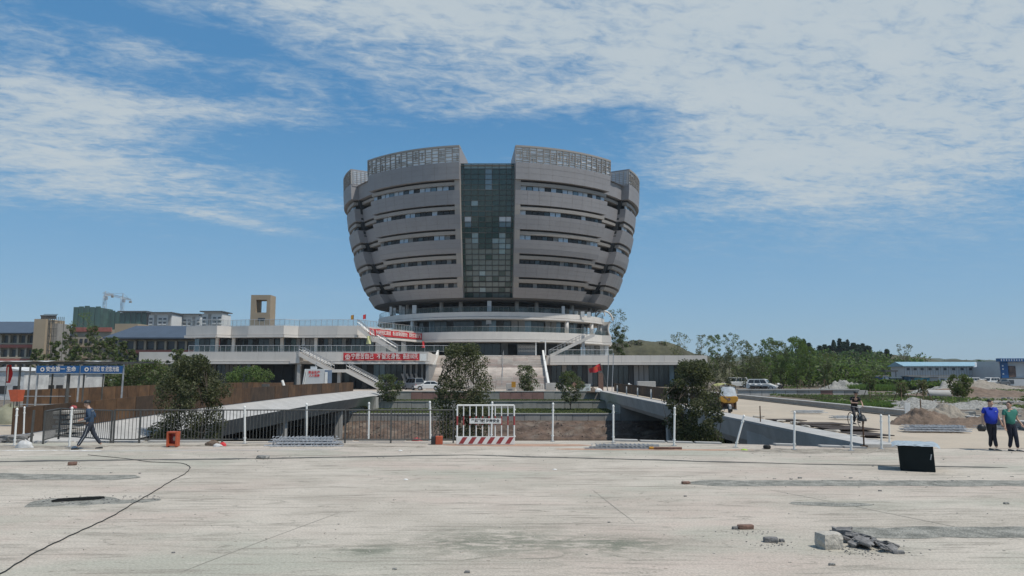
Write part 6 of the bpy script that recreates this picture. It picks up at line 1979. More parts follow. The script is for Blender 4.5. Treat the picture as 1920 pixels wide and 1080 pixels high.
heap('soil_heap', 'reddish soil bank before the small sheds', 1700, 728, 24, 1.1, 12, M_clay, 6, amp=.5)
heap('soil_heap', 'broad brown soil bank past the bushy young tree', 1875, 745, 16, .9, 10, M_soil, 7, amp=.5)
heap('soil_heap', 'grey brown broken earth in front of the parked white cars', 1840, 730, 20, 1.3, 9, M_sand, 8, amp=.6)
heap('rubble_heap', 'pale broken rubble between the pipe and the bushy young tree', 1800, 742, 10, 1.0, 6, M_gravel, 9, amp=.9)
heap('rubble_heap', 'grey rubble heap at the end of the low wall beside half built pipes', 1600, 732, 9, 1.2, 6, M_gravel, 10, amp=.8)
sheet('lawn', X(1572, 62), 58, X(1702, 62), 68, .004, M_grass)
grass_strip(X(1572, 62), 58, X(1702, 62), 68, .01, 16000, 11, hgt=.3, m=M_leaf_lt)
grass_strip(X(1500, 80), 74, X(1740, 80), 86, .01, 16000, 13, hgt=.28, m=M_leaf_ol)
sheet('lawn', X(1580, 150), 120, X(1640, 150), 132, .006, M_grass)
grass_strip(X(1575, 120), 112, X(1650, 120), 124, .01, 9000, 12, hgt=1.1, m=M_leaf_lt)
sheet('path', 30, 69, 62, 73, .008, M_conc_d)
g = G(1762, 746)
t = thing('concrete_pipe', 'pale broken concrete pipe lying among the soil', 'pipe', (g.x, g.y, 0))
MB().lathe([(.42, -1.1), (.42, 1.1), (.33, 1.1), (.33, -1.1), (.42, -1.1)], (g.x, g.y, .42), 16, M=Matrix.Rotation(pi / 2, 3, 'Y') @ Matrix.Rotation(.35, 3, 'X')).build('pipe_shell', M_conc, t, smooth=True)
for i, (u, v) in enumerate(((1586, 728), (1600, 729), (1615, 730))):
    g = G(u, v)
    t = thing('concrete_ring', 'pale concrete pipe ring %s of the three by the trees' % ['first', 'middle', 'last'][i], 'pipe ring', (g.x, g.y, 0), 0, 'concrete rings near the trees')
    MB().lathe([(.9, 0), (.9, 1.0), (.75, 1.0), (.75, 0)], (g.x, g.y, 0), 18).build('ring', M_conc, t, smooth=False)
rr = random.Random(9)
t = thing('scattered_rubble', 'scattered broken concrete pieces over the brown soil beyond the bridge', 'rubble', (50, 80, 0))
mb = MB()
for i in range(420):
    u = rr.uniform(1560, 1990); v = 724 + 60 * rr.random() ** 1.6
    g = G(u, v); s = rr.uniform(.08, .4)
    if g.x < 25.5: continue
    mb.box((g.x, g.y, s * .2), (s * rr.uniform(.7, 1.8), s, s * .5), rr.uniform(0, 3))
o = mb.build('broken_pieces', M_stone, t, kind='stuff')

# ------------------------------------------------------------------ left side: canopy, tents, stacks
dC = 42
zdeck = .2
t = thing('site_canopy', 'dark steel framed open canopy with two blue sign panels on the bridge', 'canopy', (X(120, dC), dC, zdeck))
zt = Z(683, dC)
for u, rr_, m in ((36, .06, M_rail), (55, .05, M_steel), (70, .05, M_steel), (98, .05, M_rail), (128, .09, M_rail), (148, .05, M_steel), (157, .045, M_rail), (193, .04, M_rail), (230, .05, M_steel)):
    dd_ = dC + (0 if u not in (55, 98, 193) else 3)
    MB().tube((X(u, dd_), dd_, zdeck), (X(u, dd_) + .04, dd_, zt), rr_, n=8).build('post', m, t)
MB().bb((X(-60, dC), dC - .1, zt), (X(238, dC), dC + .05, zt + .12)).build('front_beam', M_rail, t)
MB().bb((X(-60, dC), dC + 3.4, zt + .1), (X(232, dC), dC + 3.5, zt + .2)).build('back_beam', M_rail, t)
for u in range(-40, 236, 46): MB().bb((X(u, dC), dC, zt + .02), (X(u, dC) + .06, dC + 3.4, zt + .1)).build('cross_beam', M_rail, t)
def sheetroof(s, t_):
    x = X(-60, dC) + (X(160, dC) - X(-60, dC)) * s; y = dC - .25 + 3.8 * t_
    return (x, y, zt + .17 + .05 * nn_.noise(Vector((x * 2, y * 2, 0))) + .06 * t_)
MB().grid(sheetroof, 40, 8).build('roof_sheet', M_tarp, t, fix=False)
MB().bb((X(40, dC), dC, 1.35), (X(135, dC), dC + .05, 1.39)).bb((X(40, dC), dC, .9), (X(105, dC), dC + .05, .94)).build('cross_rail', M_steel, t)
for (u0, u1, tx, full) in ((72, 152, '安全第一 生命', 0), (154.5, 232, '体验区 欢 迎您光临', 1)):
    z0, z1 = Z(699.5, dC), Z(685.8, dC)
    MB().bb((X(u0, dC), dC - .2, z0), (X(u1, dC), dC - .14, z1)).build('sign_panel', M_blue, t)
    MB().bb((X(u0, dC), dC - .22, z0 - .04), (X(u1, dC), dC - .13, z0)).bb((X(u0, dC) - .03, dC - .22, z0 - .04), (X(u0, dC), dC - .13, z1)).build('sign_frame', M_steel, t)
    text_obj('lettering', tx, .30, M_wprint, (X((u0 + u1) / 2 + 6, dC), dC - .215, (z0 + z1) / 2), t, width=(X(u1, dC) - X(u0, dC)) * .7, bold=.006)
    lx, lz = X(u0 + 11.5, dC), (z0 + z1) / 2
    MB().lathe([(.06, 0), (.12, 0)], (lx, dC - .215, lz), 16, M=Matrix.Rotation(pi / 2, 3, 'X')).build('emblem', M_wprint, t, fix=False)
# white tents and sheeted stacks behind it
def tent(label, u0, u1, vt, d, seed):
    t = thing('white_tent', label, 'tent', (X((u0 + u1) / 2, d), d, 0))
    xa, xb, zt_ = X(u0, d), X(u1, d), Z(vt, d)
    MB().bb((xa, d, 0), (xb, d + 4, zt_ - .4)).build('wall', M_tarp, t)
    mb = MB(); mb.prism([(xa - .2, zt_ - .4), (xb + .2, zt_ - .4), ((xa + xb) / 2, zt_)], 'y', d - .15, d + 4.2); mb.build('roof', M_tarp, t)
    for k in range(3): ubox('opening', M_dark, (xa + (xb - xa) * (k + .5) / 3, d - .02, 1.0), (.7, .05, .8), t)
tent('white tent with dark round openings behind the red narrow flag', -30, 46, 688, 75, 1)
tent('white tent half hidden behind the blue canopy sign', 72, 122, 690, 80, 2)
tent('white tent behind the thick canopy post', 126, 160, 693, 84, 3)
heap('sheeted_stack', 'broad grey sheeted material stack under the canopy', 120, 738, 13, 1.0, 8, M_tarp, 21, cat='covered stack', amp=.3, peak=3)
heap('sheeted_stack', 'sheeted stack with glinting plastic wrap beyond the canopy posts', 200, 733, 9, 1.4, 8, M_film, 22, cat='covered stack', amp=.5, peak=2.5)
heap('sheeted_stack', 'pale sacks piled against the wide olive bush', 255, 727, 7, 1.2, 6, M_tarp, 23, cat='covered stack', amp=.8, peak=2)
rr = random.Random(12)
t = thing('sack_pile', 'pile of pale wrapped sacks lying past the canopy end', 'sacks', (X(230, 62), 62, 0))
mb = MB()
for i in range(60):
    u = rr.uniform(140, 300); g = G(u, rr.uniform(737, 748))
    MB
    rocky('sack', rr.choice([M_tarp, M_film, M_stone]), (g.x - 0, g.y + 4, rr.uniform(.2, .9)), (rr.uniform(.3, .8), .4, rr.uniform(.15, .3)), i, t, rz=rr.uniform(-1, 1), amp=.3)
# narrow red flag
d = 44
t = thing('feather_flag', 'narrow red feather flag with a white stripe of writing before the white tent', 'flag', (X(16, d), d, .2))
def ff(s, t_): return (X(12, d) + (.35 if 1 else 0) * s * (1 - .3 * abs(t_ - .5)), d + .05 * sin(s * 5 + t_ * 6), Z(718, d) + (Z(684, d) - Z(718, d)) * t_)
MB().grid(ff, 5, 10).build('flag_cloth', M_red, t, fix=False)
MB().bb((X(15, d), d - .07, Z(715, d)), (X(17.5, d), d - .06, Z(688, d))).build('white_stripe', M_wprint, t)
MB().tube((X(12, d), d, .2), (X(12, d), d, Z(683, d)), .025).build('pole', M_steel, t)
# orange bin, red block, tarpaulin, slabs
g = G(28, 782)
t = thing('orange_bin', 'orange square bin standing under the canopy edge', 'bin', (X(28, 36), 36, .05))
MB().hexa([(X(24, 36), 36, 1.3), (X(37, 36), 36, 1.3), (X(37, 36), 36.4, 1.3), (X(24, 36), 36.4, 1.3), (X(18, 36), 36, Z(731, 36)), (X(37, 36), 36, Z(731, 36)), (X(37, 36), 36.5, Z(731, 36)), (X(18, 36), 36.5, Z(731, 36))]).build('bin_body', M_orange, t)
for u in (25, 36): MB().tube((X(u, 36), 36.2, .03), (X(u, 36), 36.2, 1.31), .02).build('leg', M_rail, t)
blob_cloth('covered_machine', 'olive green tarpaulin draped over a machine at the picture edge', 4, 800, 2.1, 1.15, M_tarpg, 'covered machine', seed=31, dpt=1.6, yoff=.5)
blob_cloth('helmet', 'dark red safety helmet resting on the railing end', 135, 766, .30, .14, M_rpaint, 'helmet', seed=33, z=1.25)
t = thing('slab_stack', 'stack of grey stone slabs between two dark steel posts', 'slab stack', (G(75, 826).x, G(75, 826).y, 0))
rr = random.Random(5)
for k in range(6):
    g = G(75, 828)
    MB().box((g.x + rr.uniform(-.06, .06), g.y + 1.8 + .2 * rr.random(), .10 + k * .19), (.62, 1.2, .12), rz=rr.uniform(-.06, .06)).build('slab', M_stone if k % 2 else M_conc_d, t, bevel=.01)
g = G(12, 830)
rocky('debris_lump', M_rock, (g.x, g.y + .2, .12), (1.2, .6, .3), 4, None, 'dark debris lump before the olive tarpaulin', 'debris', amp=.5, sub=4)
# broad kerb-side boards near the far parking
# ------------------------------------------------------------------ bits before the stairs
d = 118
def blockrow(label, u0, u1, vt, m, d=118, dep=.8, vb=729):
    z1 = Z(vt, d)
    return MB().bb((X(u0, d), d, 0.0), (X(u1, d), d + dep, z1)).build('concrete_block', m, None, label=label, cat='block', bevel=.04)
blockrow('grey concrete block at the foot of the stair handrail', 949, 966, 719, M_conc, 115)
blockrow('grey block directly before the white barred barrier', 969, 984, 719, M_conc_w, 115)
blockrow('square grey block at the foot of the stair balustrade', 1023, 1043, 718, M_conc, 115)
blockrow('pale block past the small dark gap by the balustrade', 1046, 1062, 718, M_conc_w, 115)
blockrow('pale long block by the podium door at the bridge corner', 1195, 1229, 715, M_conc, 104)
ubox('traffic_bin', M_yellow, (X(963, 114.5), 114.5, Z(721, 114.5)), (.65, .4, .85), None, label='small orange yellow box standing on the grey block by the stairs', cat='box')
t = thing('crowd_barrier', 'white barred barrier panel at the foot of the stairs behind the small tree', 'barrier', (X(1006, 113), 113, 0))
xa, xb = X(993, 113), X(1019, 113)
for z in (.12, Z(720, 113)): MB().bb((xa, 113, z - .06), (xb, 113.08, z + .06)).build('rail', M_wpaint, t)
for i in range(9):
    x = xa + (xb - xa) * i / 8
    MB().bb((x - .035, 113.01, .1), (x + .035, 113.07, Z(720, 113))).build('picket', M_wpaint, t)
t = thing('sign_board', 'wide white notice board with small dark print beside the small double bodied tree', 'notice board', (X(1095, 106), 106, 0))
MB().bb((X(1083, 106.5), 106.5, .12), (X(1107, 106.5), 106.6, Z(720, 106.5))).build('board', M_wpaint, t, bevel=.03)
for r_, (u0, u1, v) in enumerate(((1084, 1094, 722.6), (1084, 1093, 729.5), (1097, 1105, 722.4), (1098, 1104, 729.8))):
    text_obj('lettering', ['公示牌', '施工图', '安全生产', '文明'][r_], .38, M_dprint, (X((u0 + u1) / 2, 106.4), 106.46, Z(v, 106.4)), t, width=X(u1, 106) - X(u0, 106))
for u in (1086, 1104): MB().tube((X(u, 107), 106.7, 0), (X(u, 107), 106.7, .8), .04).build('leg', M_steel, t)
heap('soil_heap', 'small reddish soil heap beside the white notice board', 1112, 735, 1.6, .7, 1.5, M_clay, 41)
blob_cloth('white_sack', 'pale rounded sack lying on the bridge corner next to the red soil', 1123, 735, 1.2, .6, M_tarp, 'sack', seed=42)
heap('brick_pile', 'reddish brick pile against the podium glass behind the small tree', 1085, 726, 3, 1.1, 1.4, M_brick, 43, cat='brick pile', peak=3)
MB().bb((X(1122, 110), 110, .05), (X(1131, 110), 110.3, Z(699, 110))).build('door_leaf', M_brick, None, label='reddish door leaf standing on end under the red flag', cat='door leaf')
for i, u in enumerate((1142, 1151)):
    MB().tube((X(u - 4, 112), 112, 0), (X(u, 112), 112, Z(662, 112)), .06, n=6).build('steel_pole', M_steel, None, label=['slim grey pole standing close to the red flag', 'second slim grey pole, a step past the one close to the flag'][i], cat='pole')
# orange things over the left bridge
blob_cloth('orange_cover', 'bright orange plastic piece showing over the rust panels by the green shrub', 497, 716, 1.0, 1.1, M_orange, 'plastic cover', seed=51)
t = thing('orange_barrel', 'small orange box with a dark lid standing behind the lower rust panels', 'box', (X(498, 75), 75, .3))
MB().bb((X(493, 75), 75, .35), (X(503, 75), 75.4, Z(726, 75))).build('box_body', M_orange, t)
MB().bb((X(492, 75), 74.95, Z(726, 75)), (X(504, 75), 75.45, Z(720, 75))).build('lid', M_rail, t)
blob_cloth('excavator_bucket', 'rusty orange machine bucket on the bridge near the white trailer', 524, 727, 1.4, .7, M_brick, 'machine part', seed=52, z=.3)
MB().tube(P(534, 728, 92), P(529, 713, 92), .16, n=8).build('white_pipe', M_wpaint, None, label='short white pipe leaning beside the rusty bucket', cat='pipe')
blob_cloth('red_sack', 'pale red sack resting on the rust panels under the long pale stair', 660, 716, .95, .55, M_red, 'sack', seed=53, z=.6)
# white trailer (site generator) with red writing
d = 100
t = thing('site_trailer', 'boxy off white site trailer with red writing and a blue end under the stair', 'trailer', (X(592, d), d, .2))
zf = .25
x0, x1 = X(566, d), X(608, d)
zt_ = Z(692, d)
mb = MB()
mb.prism([(x0, zf + .35), (x0 + .35, zt_), (x1, zt_), (x1, zf + .6), (x0 + 2.2, zf + .6)], 'y', d, d + 2.0); mb.build('body', M_prefab, t, bevel=.04)
MB().bb((x1 + .02, d + .1, zf + .65), (X(616, d), d + 1.9, zt_ - .15)).build('end_panel', mat('dull_blue_panel', (.12, .17, .25), .6), t)
MB().bb((X(609, d), d - .04, zf + .8), (X(614, d), d + .1, zt_ - .4)).build('window', M_wpaint, t)
MB().tube((x0 + 1.75, d - .02, zf + .42), (x0 + 1.75, d + .25, zf + .42), .42, n=16).build('wheel', M_rubber, t)
MB().tube((x0 + 1.75, d - .03, zf + .42), (x0 + 1.75, d + .0, zf + .42), .2, n=12).build('wheel_hub', M_steel, t)
MB().tube((x0 + .1, d - .1, zf + .2), (x0 + .5, d - .1, zt_ - .05), .05, n=6).tube((x0 + .3, d - .1, zf + .3), (x0 + .7, d - .1, zt_ - .1), .05, n=6).build('ladder_rail', M_wpaint, t)
MB().bb((X(580, d), d + .5, zt_), (X(590, d), d + 1.2, zt_ + .35)).build('roof_unit', M_prefab, t)
MB().path([(X(586, d), d + .9, zt_), (X(590, d), d + .9, zt_ + .9), (X(597, d), d + .9, zt_ + .7)], .05).build('exhaust', M_steel, t)
text_obj('lettering', '安全生产', .40, M_red, (X(589, d), d - .04, Z(698.5, d)), t, width=X(600, d) - X(578.5, d), bold=.015)
text_obj('lettering', '人人有责', .36, M_red, (X(589.5, d), d - .04, Z(704.5, d)), t, width=X(600, d) - X(580, d), bold=.015)
# curling white chute at the right of the bowl
d = 163
t = thing('spiral_chute', 'curling white chute with arched rim standing beside the round terraces', 'chute', (X(1133, d), d, Z(631, d)))
zb_, zt_ = Z(631, d), Z(603, d)
def ch(s, t_):
    a = -1.2 + 2.4 * s
    w = 1.25 - .45 * sin(pi * t_) + .35 * (1 - t_)
    return (X(1134, d) + w * 1.25 * sin(a) + .5 * (1 - t_) * -1, d - .9 * cos(a) * w * -1, zb_ + (zt_ - zb_) * t_)
MB().grid(ch, 16, 12).build('trough', M_conc_w, t, fix=False, smooth=True)
mb = MB(); p_ = []
for side in (0, 1): mb.path([Vector(ch(side, k / 12)) + Vector((0, -.1, 0)) for k in range(13)], .20)
mb.build('rim', M_white, t)
mb = MB()
for k in range(10):
    a, b = pi * k / 10, pi * (k + 1) / 10
    cx_, cz = X(1134, d), zt_ + .2
    mb.tube((cx_ + 1.9 * cos(a), d, cz + 2.1 * sin(a)), (cx_ + 1.9 * cos(b), d, cz + 2.1 * sin(b)), .22, n=6)
    mb.tube((cx_ - .8 + 1.1 * cos(a), d + .6, cz + 1 + 1.4 * sin(a)), (cx_ - .8 + 1.1 * cos(b), d + .6, cz + 1 + 1.4 * sin(b)), .14, n=6)
mb.build('arched_rim', M_white, t)
# objects standing on the terraces
def tbox(label, u0, u1, v0, v1, d, m, name='panel_stack', cat='panel'):
    return MB().bb((X(u0, d), d, Z(v1, d)), (X(u1, d), d + .3, Z(v0, d))).build(name, m, None, label=label, cat=cat, bevel=.02)
tbox('white upright panel on the top terrace under the bowl', 771, 779, 572, 588, 151, M_prefab)
tbox('pale bluish upright panel in the centre of the top terrace', 913, 921, 564, 584, 147, M_lit)
tbox('white narrow panel on the top terrace toward the chute', 1054, 1060, 574, 590, 151, M_prefab)
tbox('pale panel hanging in the terrace glass below the centre panel', 911, 921, 600, 608, 148.5, M_lit)
for i, (u, v0, v1) in enumerate(((728, 575, 590), (735, 577, 591), (746, 573, 590), (752, 575, 591))):
    tbox(['first', 'second', 'third', 'fourth'][i] + ' white panel leaning at the curved terrace end', u, u + 5, v0, v1, 157, M_prefab)
for i, u in enumerate((1068, 1078, 1090, 1102)):
    tbox(['low white package at the third column of the top terrace', 'second low white package along the terrace rail', 'third low white package along the terrace rail', 'last low white package at the terrace end'][i], u, u + 7, 582 + i, 592 + i, 154, M_prefab, 'package', 'package')
tbox('cluster of grey framed panels beside the stair top on the terrace', 970, 1003, 646, 666, 148, M_gpanel, 'framed_panel')
t = thing('portal_frame', 'white steel portal frame at the head of the grand staircase', 'frame', (X(1013, 146), 146, 6.15))
for u in (1004, 1022): MB().bb((X(u, 146.5), 146.5, 6.15), (X(u, 146.5) + .22, 146.7, Z(640, 146.5))).build('post', M_wpaint, t)
MB().bb((X(1004, 146.5), 146.5, Z(640, 146.5) + .003), (X(1022, 146.5) + .22, 146.7, Z(640, 146.5) + .2)).build('beam', M_wpaint, t)
mb = MB()
n = 7
d = 147.8
for i in range(n):
    u = 974 + i * 4.6
    mb.lathe([(.14, 0), (.20, .02)], (X(u, d), d, Z(651, d)), 10, M=Matrix.Rotation(pi / 2, 3, 'X'))
    mb.lathe([(.14, 0), (.20, .02)], (X(u, d), d, Z(658, d)), 10, M=Matrix.Rotation(pi / 2, 3, 'X'))
mb.build('round_frame', M_wprint, None, label='two rows of small pale rings on the framed panels by the stair top', cat='rings')
# dirt, dust and small debris along the canal edge
M_fringe = mat('edge_dirt', (.26, .225, .18), .95, var=.3, scale=3, col2=(.38, .34, .28), fine=.3, fscale=25, bump=.8, bscale=20)
strip('edge_dirt', GG(190, 836), GG(700, 834), .75, M_fringe, seed=21, n=140, rag=.9, z=.0015)
strip('edge_dirt', GG(-40, 838), GG(200, 838), 1.1, M_fringe, seed=22, n=80, rag=.7, z=.0015)
strip('edge_dirt', GG(1380, 845), GG(1720, 846), 1.3, M_fringe, seed=23, n=90, rag=.8, z=.0015)
strip('edge_dirt', GG(640, 836), GG(800, 838), .5, M_fringe, seed=24, n=60, rag=.9, z=.0025)
rr = random.Random(77)
mb = MB()
for i in range(900):
    if rr.random() < .55: g = G(rr.uniform(-20, 1940), rr.uniform(836, 862))
    elif rr.random() < .3: g = G(rr.uniform(1270, 1940), rr.uniform(893, 915))
    else: g = G(rr.uniform(0, 1920), 862 + 200 * rr.random() ** 1.5)
    s = rr.uniform(.006, .025) * (1 if rr.random() < .93 else 1.8)
    mb.box((g.x, g.y, s * .25), (s * rr.uniform(.8, 2), s, s * .5), rr.uniform(0, 3))
mb.build('loose_grit', M_stone, kind='stuff')
mb = MB()
for i in range(120):
    g = G(rr.choice([rr.uniform(185, 300), rr.uniform(60, 200)]), rr.uniform(930, 946))
    s = rr.uniform(.008, .03)
    mb.box((g.x, g.y, s * .2), (s * 1.4, s, s * .5), rr.uniform(0, 3))
mb.build('loose_grit', M_rock, kind='stuff')
M_crack = mat('hairline_crack', (.22, .205, .175), .95, var=.2)
strip('crack', GG(1440, 918), GG(1930, 1015), .02, M_crack, seed=31, n=120, rag=.8, hump=0, z=.003)
strip('crack', GG(1110, 918), GG(1190, 980), .015, M_crack, seed=32, n=80, rag=.8, hump=0, z=.003)
strip('crack', GG(640, 960), GG(330, 1075), .015, M_crack, seed=33, n=80, rag=.8, hump=0, z=.003)
mb = MB()
for i in range(200):
    g = G(rr.gauss(1622, 42), rr.gauss(1030, 8))
    s = rr.uniform(.004, .018)
    mb.box((g.x, g.y, s * .3), (s * rr.uniform(.8, 1.8), s, s * .6), rr.uniform(0, 3))
for u, v in ((1400, 993), (1448, 1018), (491, 861), (133, 873)):
    for i in range(40):
        g = G(rr.gauss(u, 22), rr.gauss(v + 3, 4)); s = rr.uniform(.005, .018)
        mb.box((g.x, g.y, s * .3), (s * 1.3, s, s * .6), rr.uniform(0, 3))
mb.build('loose_grit', M_rock, kind='stuff')
# ------------------------------------------------------------------ vehicles
def wheel(parent, x, y, r, w=.22, nm='wheel', side=1):
    o = MB().tube((x, y - w / 2, r), (x, y + w / 2, r), r, n=20).build(nm, M_rubber, parent, world=False)
    MB().tube((x, y - side * (w / 2 + .005), r), (x, y - side * (w / 2 - .03), r), r * .62, n=16).build('rim', M_steel, o, world=False)
    return o
M_carw = mat('car_white', (.62, .62, .60), .3, var=.03, spec=.6)
M_card = mat('car_dark', (.02, .022, .025), .3, var=.1, spec=.6)
M_carg = mat('car_glass', (.015, .018, .02), .08, var=.1, spec=.8)
M_lamp = mat('lamp_lens', (.45, .46, .46), .2)
def car(label, c, rz, m, kind='hatch', group=None, far=False):
    """long axis along local x, nose at -x; wheels on ground"""
    t = thing('parked_car', label, 'car', c, rz, group)
    L_, W_, H_ = {'hatch': (4.3, 1.8, 1.48), 'suv': (4.6, 1.88, 1.78), 'van': (4.6, 1.75, 1.9)}[kind]
    hl = L_ / 2; r = .33 if kind != 'suv' else .37
    belt = .92 if kind == 'hatch' else 1.08
    low = [(-hl, .35), (-hl + .02, .62), (-hl + .25, .74), (-hl + 1.15, belt - .04), (hl - .35, belt + .04), (hl - .05, belt - .1), (hl, .5), (hl - .06, .3),
           (hl - .55, .26), (hl - .60, .52), (hl - .78, .66), (hl - 1.05, .66), (hl - 1.22, .52), (hl - 1.28, .26), (-hl + 1.28, .26), (-hl + 1.22, .52), (-hl + 1.05, .66), (-hl + .78, .66), (-hl + .60, .52), (-hl + .55, .28)]
    MB().prism(low, 'y', -W_ / 2, W_ / 2).build('body', m, t, world=False, bevel=.06)
    if kind == 'hatch': cab = [(-hl + 1.05, belt - .05), (-hl + 1.85, H_ - .08), (-hl + 2.4, H_), (hl - 1.1, H_ - .03), (hl - .25, belt + .02)]
    elif kind == 'suv': cab = [(-hl + 1.15, belt - .05), (-hl + 1.7, H_ - .08), (-hl + 2.1, H_), (hl - .4, H_ - .02), (hl - .08, belt)]
    else: cab = [(-hl + .6, belt - .05), (-hl + 1.25, H_ - .08), (-hl + 1.6, H_), (hl - .3, H_), (hl - .05, belt)]
    n = len(cab)
    mb = MB(); wi, wo = W_ / 2 - .24, W_ / 2 - .05
    zz_ = [wo if p[1] < belt + .1 else wi for p in cab]
    a = [(p[0], -w, p[1]) for p, w in zip(cab, zz_)]; b = [(p[0], w, p[1]) for p, w in zip(cab, zz_)]
    mb.face(a); mb.face(b[::-1])
    for i in range(n): j = (i + 1) % n; mb.face([a[j], a[i], b[i], b[j]])
    mb.build('cabin', m, t, world=False, bevel=.05)
    # windows follow the cabin planes, 1 cm proud
    def inset(q0, q1, s):  # point along cabin side
        return q0 + (q1 - q0) * s
    for sgn in (-1, 1):
        xs0, xs1 = cab[0][0] + .28, cab[-1][0] - .18
        xt0, xt1 = cab[1][0] + .12, cab[-2][0] - .08
        k = 2 if kind == 'hatch' else 3
        for i in range(k):
            f0, f1 = i / k + .015, (i + 1) / k - .015
            zb_, zt_ = belt + .05, H_ - .13
            yb, yt = wo + .004 - .03, wi + .035
            q = [(xs0 + (xs1 - xs0) * f0, sgn * yb, zb_), (xs0 + (xs1 - xs0) * f1, sgn * yb, zb_), (xt0 + (xt1 - xt0) * f1, sgn * yt, zt_), (xt0 + (xt1 - xt0) * f0, sgn * yt, zt_)]
            mb = MB(); mb.hexa([q[0], q[1], (q[1][0], q[1][1] + sgn * .012, q[1][2]), (q[0][0], q[0][1] + sgn * .012, q[0][2]), q[3], q[2], (q[2][0], q[2][1] + sgn * .012, q[2][2]), (q[3][0], q[3][1] + sgn * .012, q[3][2])])
            mb.build('side_window', M_carg, t, world=False)
    def screen(p, q, nm, dxx):
        a_, b_ = Vector((p[0], 0, p[1])).lerp(Vector((q[0], 0, q[1])), .12), Vector((p[0], 0, p[1])).lerp(Vector((q[0], 0, q[1])), .9)
        mb = MB()
        mb.hexa([(a_.x, -wo + .12, a_.z), (a_.x, wo - .12, a_.z), (a_.x + dxx, wo - .12, a_.z + .012), (a_.x + dxx, -wo + .12, a_.z + .012), (b_.x, -wi + .06, b_.z), (b_.x, wi - .06, b_.z), (b_.x + dxx, wi - .06, b_.z + .012), (b_.x + dxx, -wi + .06, b_.z + .012)])
        mb.build(nm, M_carg, t, world=False)
    screen(cab[0], cab[1], 'windscreen', -.02); screen(cab[-1], cab[-2], 'rear_window', .02)
    for x in (-hl + .92, hl - .92):
        wheel(t, x, -W_ / 2 + .13, r, side=1); wheel(t, x, W_ / 2 - .13, r, side=-1)
    for sgn in (-1, 1):
        MB().box((-hl + .05, sgn * (W_ / 2 - .28), .66), (.08, .38, .14)).build('headlight', M_lamp, t, world=False, bevel=.02)
        MB().box((hl - .03, sgn * (W_ / 2 - .2), .8), (.06, .25, .14)).build('tail_light', M_rpaint, t, world=False)
        MB().box((cab[0][0] + .35, sgn * (W_ / 2 + .07), belt + .08), (.14, .16, .1)).build('mirror', m, t, world=False, bevel=.03)
    MB().box((-hl - .005, 0, .52), (.05, .9, .16)).build('grille', M_black, t, world=False)
    return t
c1 = car('white hatchback parked side on at the foot of the stairs by the tall tree', (X(803, 117), 117, .02), 0.06, M_carw)
c2 = car('dark windowed pale grey car parked just behind the white hatchback', (X(776, 120.5), 120.5, .02), -1.0, mat('car_silver', (.25, .26, .27), .35, var=.05), 'van')
c3 = car('dark car half hidden by the long pale stair foot', (X(735, 121), 121, .02), .9, M_card)
c4 = car('white off-road car parked under the half bare street trees', (X(1429, 114), 114, .02), pi - .55, M_carw, 'suv')
for i, (u, lab) in enumerate(((1818, 'white car, first of the row below the gable ended cabin'), (1836, 'white car in the second place of the row by the cabins'), (1855, 'white car in the third place before the gable ended cabin'), (1873, 'dark grey car at the end of the parked row'))):
    car(lab, (X(u, 158), 158, 0), pi / 2 * (1 if 0 else 0) + .35, M_carw if i < 3 else mat('car_grey', (.1, .11, .12), .35), 'hatch' if i % 2 else 'suv', group='cars parked by the site cabins')
car('blue van parked between the shed row and the long prefab', (X(1735, 152), 152, 0), 1.2, mat('car_blue', (.08, .14, .22), .4), 'van')
car('white van between the dark trees past the podium end', (X(1378, 140), 140, 0), .1, M_carw, 'van')

def motorbike(label, c, rz, m=M_card, group='parked motorbikes'):
    t = thing('motorbike', label, 'motorbike', c, rz, group)
    for x in (-.62, .62):
        mb = MB()
        n = 16
        for i in range(n):
            a, b = 2 * pi * i / n, 2 * pi * (i + 1) / n
            mb.tube((x + .27 * cos(a), 0, .3 + .27 * sin(a)), (x + .27 * cos(b), 0, .3 + .27 * sin(b)), .045, n=5, caps=False)
        mb.build('wheel', M_rubber, t, world=False)
    MB().tube((-.62, 0, .3), (-.38, 0, .95), .04).build('fork', M_steel, t, world=False)
    MB().prism([(-.4, .45), (-.38, .85), (.05, .78), (.75, .82), (.72, .66), (.3, .4), (-.1, .35)], 'y', -.13, .13).build('body', m, t, world=False, bevel=.04)
    MB().box((.28, 0, .84), (.75, .26, .10)).build('seat', M_black, t, world=False, bevel=.03)
    MB().tube((-.36, -.35, 1.02), (-.36, .35, 1.02), .02).build('handlebar', M_steel, t, world=False)
    MB().tube((-.50, 0, .88), (-.44, 0, .88), .09, n=12).build('headlight', M_lamp, t, world=False)
    MB().prism([(-.44, .8), (-.52, 1.2), (-.40, 1.0)], 'y', -.16, .16).build('windshield', M_lamp, t, world=False)
    return t
motorbike('dark motorbike with raised windshield parked by the podium glass', (X(1183, 103), 103, .1), -1.1)
motorbike('dark motorbike parked first in the row under the street trees', (X(1410, 108), 108, 0), -1.2)
motorbike('dark motorbike beside the front wheel of the white off-road car', (X(1420, 106), 106, 0), -1.3)
motorbike('dark motorbike before the nose of the white off-road car', (X(1431, 105), 105, 0), -1.1)
motorbike('dark motorbike standing in the shade past the white off-road car', (X(1462, 112), 112, 0), -1.4)

